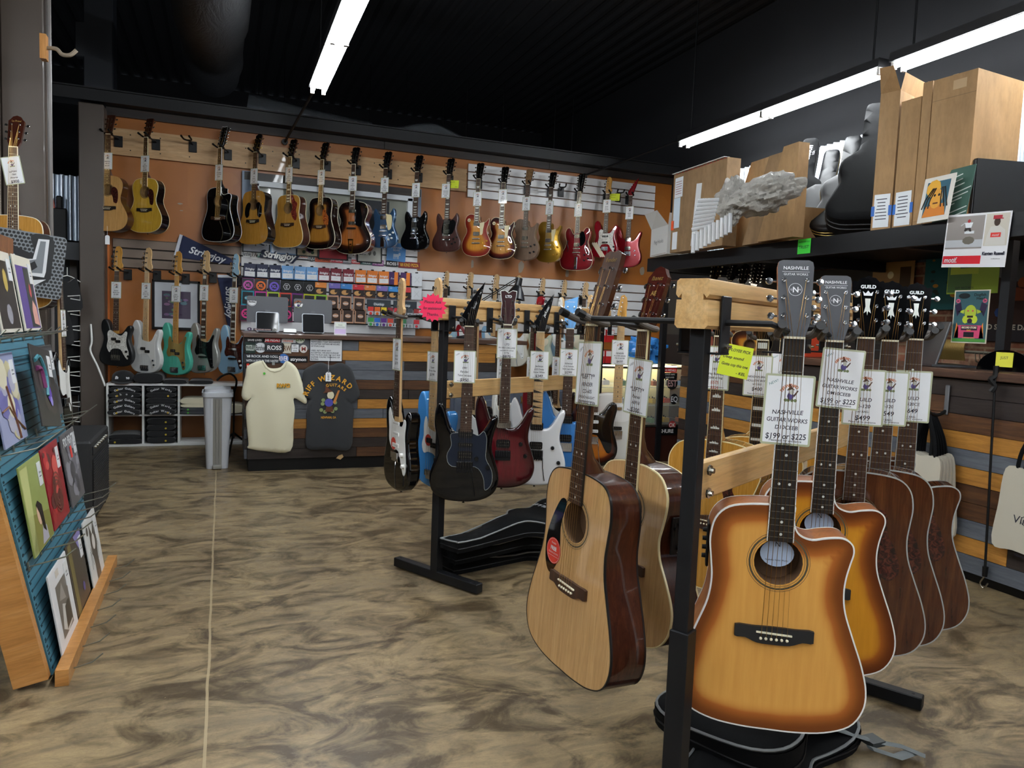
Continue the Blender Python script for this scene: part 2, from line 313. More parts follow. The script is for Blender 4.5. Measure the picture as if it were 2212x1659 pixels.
def plate(mb, O, z0, mat, prof=lambda d: 0, holes=(), sp=.016, rings=(.003, .008, .016), flip=False):
    O = np.array(O); a = np.sum(O[:, 0] * np.roll(O[:, 1], -1) - np.roll(O[:, 0], -1) * O[:, 1])
    if a < 0: O = O[::-1]
    pts = [tuple(p) for p in O]; ed = [(i, (i + 1) % len(O)) for i in range(len(O))]
    for (hx, hy, hr) in holes:
        b = len(pts); pts += [(hx + hr * math.cos(2 * math.pi * k / 24), hy + hr * math.sin(2 * math.pi * k / 24)) for k in range(24)]; ed += [(b + k, b + (k + 1) % 24) for k in range(24)]
    T = np.roll(O, -1, 0) - np.roll(O, 1, 0); T /= np.maximum(np.hypot(*T.T), 1e-9)[:, None]; N = np.stack([-T[:, 1], T[:, 0]], 1)
    ex = [O + N * r for r in rings]; keep = []
    for r, P in zip(rings, ex): m = (dist(P, O) > r * .93) & inside(P, O); keep.append(P[m])
    gx, gy = np.meshgrid(np.arange(O[:, 0].min(), O[:, 0].max(), sp), np.arange(O[:, 1].min(), O[:, 1].max(), sp)); G = np.stack([gx.ravel() + sp * .3, gy.ravel() + sp * .4], 1)
    G = G[inside(G, O)]; G = G[dist(G, O) > (rings[-1] if rings else 0) + sp * .45]; keep.append(G)
    P = np.concatenate(keep)
    for (hx, hy, hr) in holes: P = P[np.hypot(P[:, 0] - hx, P[:, 1] - hy) > hr + .003]
    pts += [tuple(p) for p in P]
    vs, _, fs, *_r = geometry.delaunay_2d_cdt([Vector(p) for p in pts], ed, [], 1, 1e-6)
    V = np.array([(v.x, v.y) for v in vs]); D = dist(V, O)
    out = []
    for f in fs:
        c = V[list(f)].mean(0)
        if any(math.hypot(c[0] - hx, c[1] - hy) < hr * .985 for hx, hy, hr in holes): continue
        out.append(list(f)[::-1] if flip else list(f))
    mb.add([(p[0], p[1], z0 + prof(d)) for p, d in zip(V, D)], out, mat, edge=D); return O
HEADS = {
 'martin': (mir([(0, 0), (.022, 0), (.027, .02), (.031, .05), (.037, .182), (0, .184)]), [(s * .017 + 0, y, s) for y in (.055, .1, .145) for s in (-1, 1)]),
 'gibson': (mir([(0, 0), (.021, 0), (.026, .012), (.033, .03), (.035, .06), (.041, .165), (.037, .176), (.024, .18), (.012, .183), (0, .176)]), [(s * .022, y, s) for y in (.05, .092, .134) for s in (-1, 1)]),
 'nash': (mir([(0, 0), (.022, 0), (.026, .014), (.0325, .035), (.0375, .155), (.035, .166), (.027, .17), (0, .17)]), [(s * .024, y, s) for y in (.047, .086, .125) for s in (-1, 1)]),
 'guild': (mir([(0, 0), (.022, 0), (.027, .012), (.034, .032), (.035, .07), (.041, .15), (.036, .157), (.027, .154), (.018, .165), (.008, .167), (0, .172)]), [(s * .022, y, s) for y in (.047, .086, .125) for s in (-1, 1)]),
 'lap': (mir([(0, 0), (.021, 0), (.025, .01), (.036, .03), (.04, .17), (.03, .176), (.012, .185), (0, .187)]), [(s * .022, y, s) for y in (.045, .09, .135) for s in (-1, 1)]),
 'strat': ([(-.021, 0), (.021, 0), (.027, .012), (.045, .022), (.048, .04), (.037, .052), (.034, .07), (.036, .11), (.042, .145), (.034, .172), (.014, .186), (-.008, .18), (-.017, .16), (-.027, .06), (-.028, .02)], [(-.014 + .0035 * i, .028 + .027 * i, -1) for i in range(6)]),
 'tele': ([(-.021, 0), (.021, 0), (.028, .02), (.03, .05), (.028, .09), (.032, .13), (.026, .165), (.01, .183), (-.008, .175), (-.014, .15), (-.027, .06), (-.028, .02)], [(-.014 + .0035 * i, .028 + .027 * i, -1) for i in range(6)]),
 'bass': ([(-.021, 0), (.021, 0), (.03, .016), (.05, .03), (.05, .055), (.038, .075), (.036, .11), (.042, .16), (.036, .2), (.015, .22), (-.012, .212), (-.02, .18), (-.03, .05), (-.03, .02)], [(-.012 + .004 * i, .04 + .043 * i, -1) for i in range(4)]),
 'pointy': ([(-.021, 0), (.021, 0), (.025, .012), (.034, .06), (.048, .12), (.062, .19), (.068, .215), (.03, .165), (-.005, .11), (-.04, .038), (-.034, .02)], [(-.02 + .0145 * i, .03 + .028 * i, -1) for i in range(6)]),
 'ltd': (mir([(0, 0), (.021, 0), (.027, .02), (.037, .04), (.036, .08), (.033, .11), (.04, .15), (.042, .175), (.02, .178), (0, .165)]), [(s * .02, y, s) for y in (.045, .083, .121) for s in (-1, 1)]),
 'schecter': ([(-.021, 0), (.021, 0), (.03, .025), (.034, .06), (.033, .11), (.036, .15), (.04, .182), (.02, .176), (-.035, .155), (-.034, .11), (-.034, .06), (-.03, .025)], [(s * .018, y, s) for y in (.045, .083, .121) for s in (-1, 1)]),
 'lefty': (mir([(0, 0), (.022, 0), (.026, .015), (.034, .03), (.037, .15), (.035, .18), (.018, .188), (0, .185)]), [(s * .019, y, s) for y in (.05, .095, .14) for s in (-1, 1)]),
 'iba': (mir([(0, 0), (.022, 0), (.026, .012), (.033, .03), (.04, .15), (.03, .16), (.02, .175), (0, .182)]), [(s * .021, y, s) for y in (.047, .088, .129) for s in (-1, 1)]),
 'twelve': (mir([(0, 0), (.022, 0), (.027, .02), (.033, .035), (.039, .205), (.03, .217), (0, .212)]), [(s * .021, .05 + .03 * i, s) for i in range(6) for s in (-1, 1)])}
def quad(x, y, w, h): return [(x - w / 2, y - h / 2), (x + w / 2, y - h / 2), (x + w / 2, y + h / 2), (x - w / 2, y + h / 2)]
def guitar(M, label, shape='dread', head='martin', top=None, side=None, back=None, neck=mahog, headm=None, fb=rosew, bind=None, depth=.1, rnd=0,
           nb=.36, sc=.645, nf=20, hole=True, hw=nickel, logo=None, pg=None, inlay='dot', inm=pearl, detail=1, strings=6, bridge='acoustic', bridgem=None, pickups=(), puc=None, knobs=(), knobm=None, extra=None, tilt=13, cat='guitar', name=None, group=None, fbext=None, sx=1.0, carve=0, cardinfo=None, stm=None, stopend=None, nw=None, headbind=None, roset=None, sharpside=True):
    acoustic = bridge == 'acoustic'; solid = not acoustic
    if name is None: name = 'acoustic_guitar' if acoustic else ('bass_guitar' if strings == 4 else 'electric_guitar')
    R = thing(name, label, cat, M, group)
    zt = -.0065 if acoustic else -.008       # top of the body
    if shape in ('lp', 'es', 'arch'): zt = -.014
    O = [(x * sx, y - nb) for x, y in spline(OUT[shape], 4)]
    hy = -sc * .755
    holes = [(0, hy, .051)] if acoustic and hole else []
    # body
    mb = MB(); side = side or top; back = back or side
    r = rnd; prof = (lambda d: -r + math.sqrt(max(0, r * r - (r - min(d, r)) ** 2)) + carve * min(1, d / .07) ** 1.5) if (r or carve) else (lambda d: 0)
    if carve and not r: prof = lambda d: carve * (3 * min(1, d / .075) ** 2 - 2 * min(1, d / .075) ** 3)
    sp = .013 if detail > 1 else .02
    Oc = plate(mb, O, zt - (carve if carve else 0), top, prof, holes, sp, (.0015, .004, .008, .014) if r else (.004, .012))
    zt0 = zt - (carve if carve else 0) - r
    Ol = [tuple(p) for p in Oc]; n = len(Ol)
    dz = lambda y: depth - (.018 * max(0, (y + nb + .25) / .25) if acoustic else 0)
    vs = [(x, y, zt0) for x, y in Ol] + [(x, y, zt0 - dz(y) + r) for x, y in Ol]
    mb.add(vs, [[i, (i + 1) % n, n + (i + 1) % n, n + i][::-1] for i in range(n)], side, edge=[0] * (2 * n))
    cx_, cy_ = 0, float(np.mean([p[1] for p in Ol]))
    ins = lambda k: [(x + (cx_ - x) * k, y + (cy_ - y) * k) for x, y in Ol]
    if r:
        bk = ins(.04); mb.add([(x, y, zt0 - depth + r) for x, y in Ol] + [(x, y, zt0 - depth - .002 + 0) for x, y in bk], [[i, (i + 1) % n, n + (i + 1) % n, n + i][::-1] for i in range(n)], back, edge=[0] * (2 * n)); mb.add([(x, y, zt0 - depth - .002) for x, y in bk], [list(range(n))[::-1]], back)
    else: mb.add([(x, y, zt0 - dz(y)) for x, y in Ol], [list(range(n))[::-1]], back, edge=[.1] * n)
    body = mb.build('body', R, ang=40 if sharpside else 60)
    if bind:
        m = MB(); nr = []
        for i in range(n):
            a = Vector(Ol[i - 1]); c = Vector(Ol[(i + 1) % n]); t = (c - a).normalized(); nr.append((t.y, -t.x))
        def band(z0, z1, w):
            o1 = [(x + nx * .0007, y + ny * .0007) for (x, y), (nx, ny) in zip(Ol, nr)]; o2 = [(x - nx * w, y - ny * w) for (x, y), (nx, ny) in zip(Ol, nr)]
            V = [(x, y, z0) for x, y in o1] + [(x, y, z1) for x, y in o1] + [(x, y, z1) for x, y in o2]
            m.add(V, [[i, (i + 1) % n, n + (i + 1) % n, n + i] for i in range(n)] + [[n + i, n + (i + 1) % n, 2 * n + (i + 1) % n, 2 * n + i] for i in range(n)], bind)
        band(zt0 - .0055, zt0 + .0004, .0026)
        if acoustic: 
            o1 = [(x + nx * .0007, y + ny * .0007) for (x, y), (nx, ny) in zip(Ol, nr)]
            V = [(x, y, zt0 - dz(y) - .0002) for x, y in o1] + [(x, y, zt0 - dz(y) + .005) for x, y in o1]; m.add(V, [[i, (i + 1) % n, n + (i + 1) % n, n + i] for i in range(n)], bind)
        m.build('binding', R)
    if holes:
        m = MB(); m.lathe([(.0, -.05), (.051, -.049), (.0512, 0)], plain('soundhole_dark', '5a4028', .8), 24, Matrix.Translation((0, hy, zt)), cap=False)
        # inside: a dark well with the maker's paper
        if head == 'nash': m.poly([(.036 * math.cos(a * .2618), hy + .013 + .03 * math.sin(a * .2618)) for a in range(24)], zt - .022, plain('label_paper', 'b4c4dc', .6)); m.text('N', .016, 0, hy + .034, zt - .0215, inkb); m.text('Nashville Guitar Works', .005, 0, hy - .002, zt - .0215, inkb)
        m.build('sound_hole', R)
        m = MB(); rc = roset or plain('rosette_dark', '4a4230', .4)
        for a, b in ((.0545, .0555), (.0585, .0625), (.0655, .0665)) if detail > 1 else ((.053, .058),): m.ring(0, hy, a, b, zt + .0003, rc)
        m.build('rosette', R)
    # neck, fretboard
    nwid = nw or (.0215 if strings != 4 else .0205); fbw = nwid + .006 if strings < 12 else .027
    ext = fbext or (hy + .05 - .003 if acoustic else -(sc * (1 - 2 ** (-nf / 12)) + .008)); w_at = lambda y: nwid + (fbw - nwid) * min(1, -y / (sc * .55))
    m = MB(); pr = []
    hl = -(nb + (.0 if acoustic else .03)); N = 10
    for i in range(N + 1):
        y = hl * i / N; w = w_at(y) - .0005; dp = .017 + .006 * (i / N) + (.055 * max(0, i / N - .86) / .14 if acoustic else .012 * max(0, i / N - .9) / .1)
        for k in range(9): a = math.pi * k / 8; pr.append((w * math.cos(a), y, -.006 - dp * math.sin(a)))
    m.add(pr, [[i * 9 + k, i * 9 + k + 1, (i + 1) * 9 + k + 1, (i + 1) * 9 + k] for i in range(N) for k in range(8)] + [[i * 9, (i + 1) * 9, (i + 1) * 9 + 8, i * 9 + 8] for i in range(N)] + [[k for k in range(9)][::-1], [N * 9 + k for k in range(9)]], neck)
    m.build('neck', R, ang=60)
    m = MB()
    bw = .0012 if bind or detail > 1 else 0
    V = [(s * (w_at(y)), y, z) for y in (0, ext) for s in (-1, 1) for z in (-.006, 0)]
    m.add(V, [(1, 5, 7, 3), (0, 1, 3, 2), (4, 6, 7, 5), (0, 4, 5, 1), (2, 3, 7, 6)], fb)
    if bind:
        for s in (-1, 1): m.add([(s * (w_at(y) + .0004), y, z) for y in (0, ext) for z in (-.0055, .0003)] + [(s * (w_at(y) - .0014), y, .0003) for y in (0, ext)], [(0, 1, 3, 2), (1, 4, 5, 3)], bind)
    fw = .0011 if detail > 1 else .0016
    fy = [-(sc * (1 - 2 ** (-k / 12))) for k in range(nf + 1)]
    for k in range(1, nf + 1):
        if fy[k] > ext + .002: m.box((0, fy[k], .0006), (2 * w_at(fy[k]) - .001, fw, .0012), steel)
    for k in (3, 5, 7, 9, 12, 15, 17, 19, 21) if inlay != 'block' else (1, 3, 5, 7, 9, 12, 15, 17, 19):
        if k >= nf or fy[k] < ext + .005: continue
        y = (fy[k] + fy[k - 1]) / 2; h = fy[k - 1] - fy[k]
        if inlay == 'dot':
            for dx in ((-.011, .011) if k == 12 else (0,)): m.disc(dx, y, .0032, .0003, inm, n=10)
        elif inlay == 'block': m.poly(quad(0, y, w_at(y) * 1.5, h * .6), .0003, inm)
        elif inlay == 'trap': w = w_at(y); m.poly([(-w * .5, y - h * .3), (w * .5, y - h * .3), (w * .75, y + h * .3), (-w * .75, y + h * .3)], .0003, inm)
        elif inlay == 'shark': w = w_at(y) * .95; m.poly([(-w, y - h * .45), (w, y - h * .45), (-w, y + h * .4)], .0003, inm)
        elif inlay == 'crown': w = w_at(y) * .6; m.poly([(-w, y - h * .3), (w, y - h * .3), (w, y), (w * .5, y + h * .02), (w * .3, y + h * .3), (0, y + h * .05), (-w * .3, y + h * .3), (-w * .5, y + h * .02), (-w, y)], .0003, inm)
    m.build('fretboard', R)
    m = MB(); m.box((0, .0025, -.0015), (2 * nwid, .005, .009), ivory); m.build('nut', R)
    # headstock
    ho, tp = HEADS[head]; HM = Matrix.Translation((0, .004, -.004)) @ Matrix.Rotation(math.radians(-tilt), 4, 'X')
    m = MB(); hs = ho if head in ('martin', 'pointy') else [ho[0]] + ho[1:]
    side_h = neck; m.prism(hs, -.0145, -.001, headm or neck, side=side_h)
    if headbind:
        c = (sum(p[0] for p in hs) / len(hs), sum(p[1] for p in hs) / len(hs)); m.prism([(c[0] + (x - c[0]) * .94, c[1] + (y - c[1]) * .96) for x, y in hs], -.001, -.0006, headm or neck); m.mi = [1 if k < len(m.mi) else 0 for k in m.mi] if False else m.mi
        o = len(hs); i2 = [(c[0] + (x - c[0]) * .94, c[1] + (y - c[1]) * .965) for x, y in hs]; m.add([(x, y, -.0004) for x, y in hs] + [(x, y, -.0004) for x, y in i2], [[i, (i + 1) % o, o + (i + 1) % o, o + i] for i in range(o)], headbind)
    m.add([(-.021, -.008, -.004), (.021, -.008, -.004), (.0, -.05, -.02), (-.02, .02, -.0145), (.02, .02, -.0145)], [(0, 1, 4, 3), (1, 2, 4), (2, 0, 3), (2, 3, 4)], neck)
    if logo: logo(m)
    H = m.build('headstock', R, M=HM)
    for (x, y, s) in tp:
        m = MB(); xe = max([abs(p[0]) for p in hs if abs(p[1] - y) < .05] or [.035]); 
        if s < 0 and head in ('strat', 'tele', 'bass', 'pointy'): xe = -min(p[0] for p in hs if p[1] < y + .04 and p[1] > y - .04) if head != 'pointy' else -(x - .018)
        big = 1.7 if strings == 4 else 1
        m.lathe([(.0042 * big, -.001), (.0042 * big, .001), (.0026 * big, .0015), (.0024 * big, .009), (.0032 * big, .011), (0, .011)], hw, 10, Matrix.Translation((x, y, 0)))
        sd = s if head != 'pointy' else -1; x0 = sd * abs(xe) if head != 'pointy' else -xe * -1 * -1
        if head == 'pointy': x0 = x - .016
        m.tube([(x0 - sd * .004, y, -.012), (x0 + sd * .009, y, -.012)], .0022, hw, 6)
        bm_ = ivory if hw is gold and head == 'gibson' else hw
        m.lathe([(0, -.0035 * big), (.007 * big, -.003 * big), (.0085 * big, 0), (.007 * big, .003 * big), (0, .0035 * big)], bm_, 10, Matrix.Translation((x0 + sd * .015, y, -.012)) @ Matrix.Diagonal((1, 1, .8, 1)))
        m.build('tuner', R, M=HM)
    # bridge
    by = -sc
    if bridge == 'acoustic':
        m = MB(); bmtl = bridgem or ebony
        bo = spline([(-.083, by + .012), (-.045, by + .0125), (0, by + .0135), (.045, by + .0125), (.083, by + .012), (.083, by - .013), (.06, by - .0145), (.035, by - .024), (0, by - .0255), (-.035, by - .024), (-.06, by - .0145), (-.083, by - .013)], 3)
        bo = [(max(-.083, min(.083, x)), y) for x, y in bo]
        m.prism(bo, zt, zt + .008, bmtl); br = m.build('bridge', R)
        m = MB(); m.box((0, by, zt + .0095), (.075, .0032, .005), ivory, rot=(math.radians(-2), 'Z')); m.build('saddle', br)
        for k in range(strings if strings < 12 else 6):
            m = MB(); m.lathe([(.0028, 0), (.0034, .003), (.0022, .0052), (0, .0056)], ivory, 8, Matrix.Translation((-.0275 + .011 * k, by - .0125, zt + .008))); m.build('bridge_pin', br)
    elif bridge == 'tom':
        m = MB(); m.box((0, by, zt + .011), (.08, .011, .008), hw, bev=.002); m.lathe([(.006, 0), (.006, .007)], hw, 8, Matrix.Translation((-.037, by, zt))); m.lathe([(.006, 0), (.006, .007)], hw, 8, Matrix.Translation((.037, by, zt))); m.build('bridge', R)
        m = MB(); m.box((0, by - .045, zt + .009), (.095, .013, .012), hw, bev=.004); m.build('tailpiece', R)
    elif bridge in ('trem', 'hard', 'floyd', 'bassb'):
        m = MB(); hh = blk if bridge == 'floyd' else hw
        w = .078 if strings > 4 else .082; m.box((0, by - .012, zt + .006), (w, .05 if bridge != 'trem' else .045, .004), hh, bev=.001)
        for k in range(strings if strings < 7 else 6):
            stp = w * .82 / ((strings if strings < 7 else 6) - 1); xx = -w * .41 + stp * k; m.box((xx, by - .004, zt + .011), (stp * .8, .03, .007), hh, bev=.001)
            if bridge == 'floyd': m.box((xx, by - .034, zt + .008), (stp * .6, .014, .006), hh)
        m.build('bridge', R)
        if bridge in ('trem', 'floyd') and detail:
            m = MB(); m.tube([(.03, by - .015, zt + .012), (.038, by - .03, zt + .018), (.04, by - .08, zt + .022), (.052, by - .15, zt + .02)], .0022, hh, 6); m.build('whammy_bar', R)
    # pickups
    for (y, w, h, mt, x) in [(p + (0,))[:5] for p in pickups]:
        m = MB(); m.prism(rrect(w, h, min(h, w) * .2, x, y), zt, zt + .007, mt)
        if w > .055 and h > .03:
            if puc is not None: m.prism(rrect(w - .014, h - .006, .003, x, y), zt + .007, zt + .01, puc)
            for k in range(6): m.disc(x - .025 + .01 * k, y + .008, .0022, zt + .0103, nickel, n=8)
            if detail > 1:
                for k in range(6): m.disc(x - .025 + .01 * k, y - .008, .0022, zt + .0103, nickel, n=8)
        else:
            for k in range(6 if strings > 4 else 4): m.disc(x + (-.026 + .0104 * k if strings > 4 else (-.5 + (k + .5) / 4) * w * .8), y, .0024, zt + .0072, nickel, n=8)
        m.build('pickup', R)
    for (x, y) in knobs:
        m = MB(); m.lathe([(.0105, 0), (.0095, .014), (.0085, .016), (0, .016)], knobm or blk, 12, Matrix.Translation((x, y, zt - carve * .25))); m.build('knob', R)
    if pg:
        o, mt = pg[:2]; m = MB(); oo = spline(o, 4) if len(o) < 40 else o; m.prism([(x, y - nb) for x, y in oo], zt - .0002, zt + (.0022 if solid else .0012), mt)
        if len(pg) > 2: m.tube([(x, y - nb, zt + .0022) for x, y in oo], .0011, pg[2], 4, closed=True)
        m.build('pickguard', R)
    m = MB(); m.lathe([(.004, 0), (.003, .006), (.007, .011), (0, .012)], hw, 8, Matrix.Translation((0, min(p[1] for p in Ol) + .001, zt0 - depth * .45)) @ Matrix.Rotation(math.pi / 2, 4, 'X')); m.build('strap_button', R)
    # strings
    sz = .0045; stm = stm or (bronze if acoustic else steel); ns = 6 if strings >= 6 else 4
    sw = .0175 if strings >= 6 else .0165; bwid = .027 if strings >= 6 else .029
    endy = by + .001 if bridge == 'acoustic' else (stopend or by - (.045 if bridge == 'tom' else .01)); ez = zt + .0125
    allm = MB()
    for k in range(strings):
        u = (k % ns) / (ns - 1); dx = .0012 if k >= ns else 0
        xn = -sw + 2 * sw * u + dx; xb = -bwid + 2 * bwid * u + dx; rr = (.0010 - .0005 * u) * (1.6 if strings == 4 else 1) * (.62 if detail > 1 else .42)
        q = sorted([p for p in tp], key=lambda p: p[1])
        if head in ('strat', 'tele', 'bass', 'pointy'): t = q[min(k, len(q) - 1)]
        else:
            L_ = [p for p in q if p[0] < 0]; Rr = [p for p in q if p[0] > 0]; h2 = ns // 2; t = (L_[min(k % ns, len(L_) - 1)] if k % ns < h2 else Rr[min(ns - 1 - k % ns, len(Rr) - 1)])
            if strings == 12 and k >= 6: t = (L_[5 - k % 6] if k % 6 < 3 else Rr[k % 6])
        tw = HM @ Vector((t[0] + (.003 if t[0] < 0 else -.003), t[1], .006))
        mm = allm if detail < 2 else MB()
        pts = [tw, (xn, .002, .0035), (xn + (xb - xn) * .5, by * .5, sz), (xb, by, ez if bridge == 'acoustic' else zt + .0165)]
        if bridge == 'acoustic': pts.append((xb, by - .0115, zt + .0085))
        else: pts.append((xb, endy, zt + .013 if shape != 'arch' else zt + .01))
        mm.tube(pts, rr, stm if u < .7 or acoustic else steel, 4, cap=False)
        if detail > 1: mm.build('string', R)
    if detail < 2: allm.build('strings', R)
    if extra: extra(R, zt, nb, sc)
    R['zt'] = zt
    return R
def wiz(m, x, y, s, z, M=None):
    """shop logo: an arc of orange lettering over a little hooded figure with a guitar"""
    o1 = plain('logo_orange', 'c96a2a', .5); g = plain('logo_green', '6f7d52', .5); p_ = plain('logo_purple', '4a3f78', .5); b = plain('logo_brown', '4a2f22', .5); w = plain('logo_grey', 'b9b9ae', .5)
    m.arctext('RIFF WIZARD', .2 * s, x - .02 * s, y - .12 * s, .44 * s, 160, 50, z, o1, M)
    m.poly([(x - .2 * s, y + .08 * s), (x + .16 * s, y + .12 * s), (x + .05 * s, y + .2 * s), (x - .05 * s, y + .38 * s), (x - .15 * s, y + .34 * s), (x - .08 * s, y + .26 * s)], z, b, M)
    m.disc(x + .02 * s, y + .02 * s, .1 * s, z + .0001, w, M, 8, 1.3); m.disc(x - .02 * s, y - .17 * s, .15 * s, z, p_, M, 8, 1.2)
    m.poly([(x + .1 * s, y - .12 * s), (x + .28 * s, y + .12 * s), (x + .31 * s, y + .08 * s), (x + .15 * s, y - .2 * s)], z + .0001, b, M)
    for dx in (-.22, -.1, .06, .2): m.disc(x + dx * s, y - .36 * s, .08 * s, z, g, M, 6)
NCARD = 0
def pricecard(G, y, lines, label, w=.102, h=.152, x=0, rot=0, new='NEW!', price=None, z=.0018, big=1, footer=True, detail=1, yoff=0):
    """laminated card tucked behind the strings of guitar G; lines = [(text, size mm)] down from the logo"""
    m = MB(); b = .0045
    m.prism(rrect(w, h, .004, n=2), 0, .0006, lam); m.prism(rrect(w - 2 * b, h - 2 * b, .001, n=1), .0006, .0008, card); zz = .00095
    wiz(m, .004, h * .25, w * .46, zz)
    if new: m.text(new, .008, -w * .33, h * .38, zz, inkt if new == 'NEW!' else inkb, rot=.5, shear=.2)
    yy = h * .02 + yoff
    for t in lines:
        s = t[1]; c = t[2] if len(t) > 2 else inkb; yy -= s * .62
        m.text(t[0], s * 1.02, 0, yy, zz, c, bold=.012 if detail > 1 else .02, shear=.1, rot=random.uniform(-.03, .03), maxw=w * .82); yy -= s * .72
    if footer: m.text('Please ask for assistance', .0068, 0, -h / 2 + .010, zz, inkb, maxw=w * .8, bold=.01)
    R = m.build('price_card', None); 
    return tagit(R, label, 'price card', G.matrix_world @ Matrix.Translation((x, y, z)) @ Matrix.Rotation(rot, 4, 'Z'))
# ---------------------------------------------------------------- room materials
def floor_mat():
    t = NT('stained_concrete'); v = t.coord()
    a = t.noise(t.coord((1, 1.5, 1)), 1.5, 6, .62, .5); b = t.noise(t.coord((3.0, 9, 1)), 1.3, 8, .7, 1.2); c = t.noise(v, 14, 8, .75, .8)
    col = t.mix(t.ramp(b, [(.36, '57452f'), (.49, '877451'), (.62, 'a8946c')]), t.ramp(a, [(.34, '2e2215'), (.50, 'a79572'), (.70, 'cfc0a0')]), .45, 'MULTIPLY')
    col = t.mix(col, t.ramp(c, [(.3, .35), (.55, 1.0)]), .6, 'MULTIPLY')
    col = t.mix(col, lin('a79a80'), .34)
    dk = t.ramp(t.noise(t.coord((2.0, 3.2, 1), loc=(3, 1, 0)), 1.6, 5, .65, 1.4), [(.45, 0.0), (.62, .85)]); col = t.mix(col, lin('382c1c'), dk)
    br = t.n('ShaderNodeTexBrick', offset=0.0); t.l(t.coord((1, 1, 1), loc=(.12, .18, 0)), br.inputs['Vector']); br.inputs['Scale'].default_value = 1
    for k, x in (('Brick Width', .46), ('Row Height', .46), ('Mortar Size', .0028), ('Mortar Smooth', .4)): br.inputs[k].default_value = x
    col = t.mix(col, lin('3d3020'), t.mix((0, 0, 0, 1), br.outputs['Fac'], t.ramp(t.noise(v, 2.5, 2), [(.4, .25), (.6, .95)]), 'MULTIPLY'))
    vo = t.n('ShaderNodeTexVoronoi', feature='DISTANCE_TO_EDGE'); t.l(t.mix(v, t.n('ShaderNodeTexNoise', i_Scale=3.0, i_Detail=5.0).outputs['Color'], .12), vo.inputs['Vector']); vo.inputs['Scale'].default_value = 1.9
    col = t.mix(col, lin('d6cbb2'), t.mix((0, 0, 0, 1), t.ramp(vo.outputs['Distance'], [(.0, .8), (.006, 0.0)]), t.ramp(t.noise(v, 1.7, 4, .7), [(.46, 0.0), (.6, 1.0)]), 'MULTIPLY'))
    fine = t.noise(t.coord((6, 14, 1)), 7, 6, .8, 1.5); col = t.mix(col, t.ramp(fine, [(.3, .55), (.5, 1.0)]), .7, 'MULTIPLY')
    # long pale seam
    sx = t.n('ShaderNodeSeparateXYZ'); t.l(t.n('ShaderNodeTexCoord').outputs['Object'], sx.inputs[0])
    mm = t.n('ShaderNodeMath', operation='MULTIPLY_ADD'); t.l(t.noise(v, 3, 3), mm.inputs[0]); mm.inputs[1].default_value = .014; t.l(sx.outputs[0], mm.inputs[2])
    m2 = t.n('ShaderNodeMath', operation='COMPARE'); t.l(mm.outputs[0], m2.inputs[0]); m2.inputs[1].default_value = -.03; m2.inputs[2].default_value = .0045
    m3 = t.n('ShaderNodeMath', operation='MULTIPLY'); t.l(m2.outputs[0], m3.inputs[0]); m3.inputs[1].default_value = .75
    col = t.mix(col, lin('a89a7c'), m3.outputs[0])
    sp = t.noise(t.coord((2, 5, 1)), 9, 8, .82, 2); col = t.mix(col, lin('d8cba6'), t.ramp(sp, [(.64, 0.0), (.68, .75)]))
    col = t.mix(col, lin('f6f1ec'), 1.0, 'MULTIPLY'); t.base(col); t.l(t.ramp(c, [(.3, .28), (.7, .5)]), t.p.inputs['Roughness']); t.set(spec=.4); t.bump(c, .12, .003); return t.m
def orange_mat():
    t = NT('orange_wall'); v = t.coord((2.2, 1, 2.2)); n = t.noise(t.coord(), 1.2, 3, .5); br = t.n('ShaderNodeTexVoronoi', distance='CHEBYCHEV'); t.l(v, br.inputs['Vector']); br.inputs['Scale'].default_value = 1.2
    col = t.mix(t.ramp(n, [(.3, '91551b'), (.7, '9b5d21')]), t.mix(lin('8b4f17'), lin('a06226'), br.outputs['Color']), .35)
    t.base(col); t.set(rough=.42); t.bump(t.noise(t.coord(), 180, 2), .05, .001); return t.m
def brick_mat():
    t = NT('old_brick'); v = t.coord((1, 1, 1), rot=(0, math.radians(90), 0)); 
    v = t.coord(); sp = t.n('ShaderNodeSeparateXYZ'); t.l(v, sp.inputs[0]); cb = t.n('ShaderNodeCombineXYZ'); t.l(sp.outputs[1], cb.inputs[0]); t.l(sp.outputs[2], cb.inputs[1])
    ds = t.mix(cb.outputs[0], t.n('ShaderNodeTexNoise', i_Scale=6.0).outputs['Color'], .015)
    br = t.n('ShaderNodeTexBrick'); t.l(ds, br.inputs['Vector']); br.inputs['Scale'].default_value = 1
    for k, x in (('Brick Width', .215), ('Row Height', .075), ('Mortar Size', .009), ('Mortar Smooth', .35), ('Bias', 0)): br.inputs[k].default_value = x
    br.inputs['Color1'].default_value = lin('8a4e36'); br.inputs['Color2'].default_value = lin('5f3426'); br.inputs['Mortar'].default_value = lin('a08a72')
    n = t.noise(v, 9, 6, .7); col = t.mix(br.outputs['Color'], t.ramp(n, [(.35, '3c2a22'), (.5, '9c7a62'), (.66, 'b69a80')]), t.ramp(t.noise(v, 3.2, 5, .7), [(.4, .15), (.65, .75)]))
    t.base(col); t.set(rough=.85); t.bump(br.outputs['Fac'], -.5, .01); return t.m
FLOOR = floor_mat(); ORANGE = orange_mat(); BRICK = brick_mat()
BLACKW = plain('black_wall', '121317', .8); CEIL = plain('black_ceiling', '0b0b0d', .6); DARK = plain('dark_room', '14151a', .8)
BROWN = plain('brown_paint', '4b423b', .45); 
trimw = wood('dark_trim_board', '211916', '2b2523', '3b2a21', (.5, 6, 6), 5, .5, .2)
galv = plain('galvanised', 'b4bcc6', .32, 1); slatw = plain('white_slat', 'd9d9da', .35); slatd = plain('slat_groove', '6b4c3a', .6)
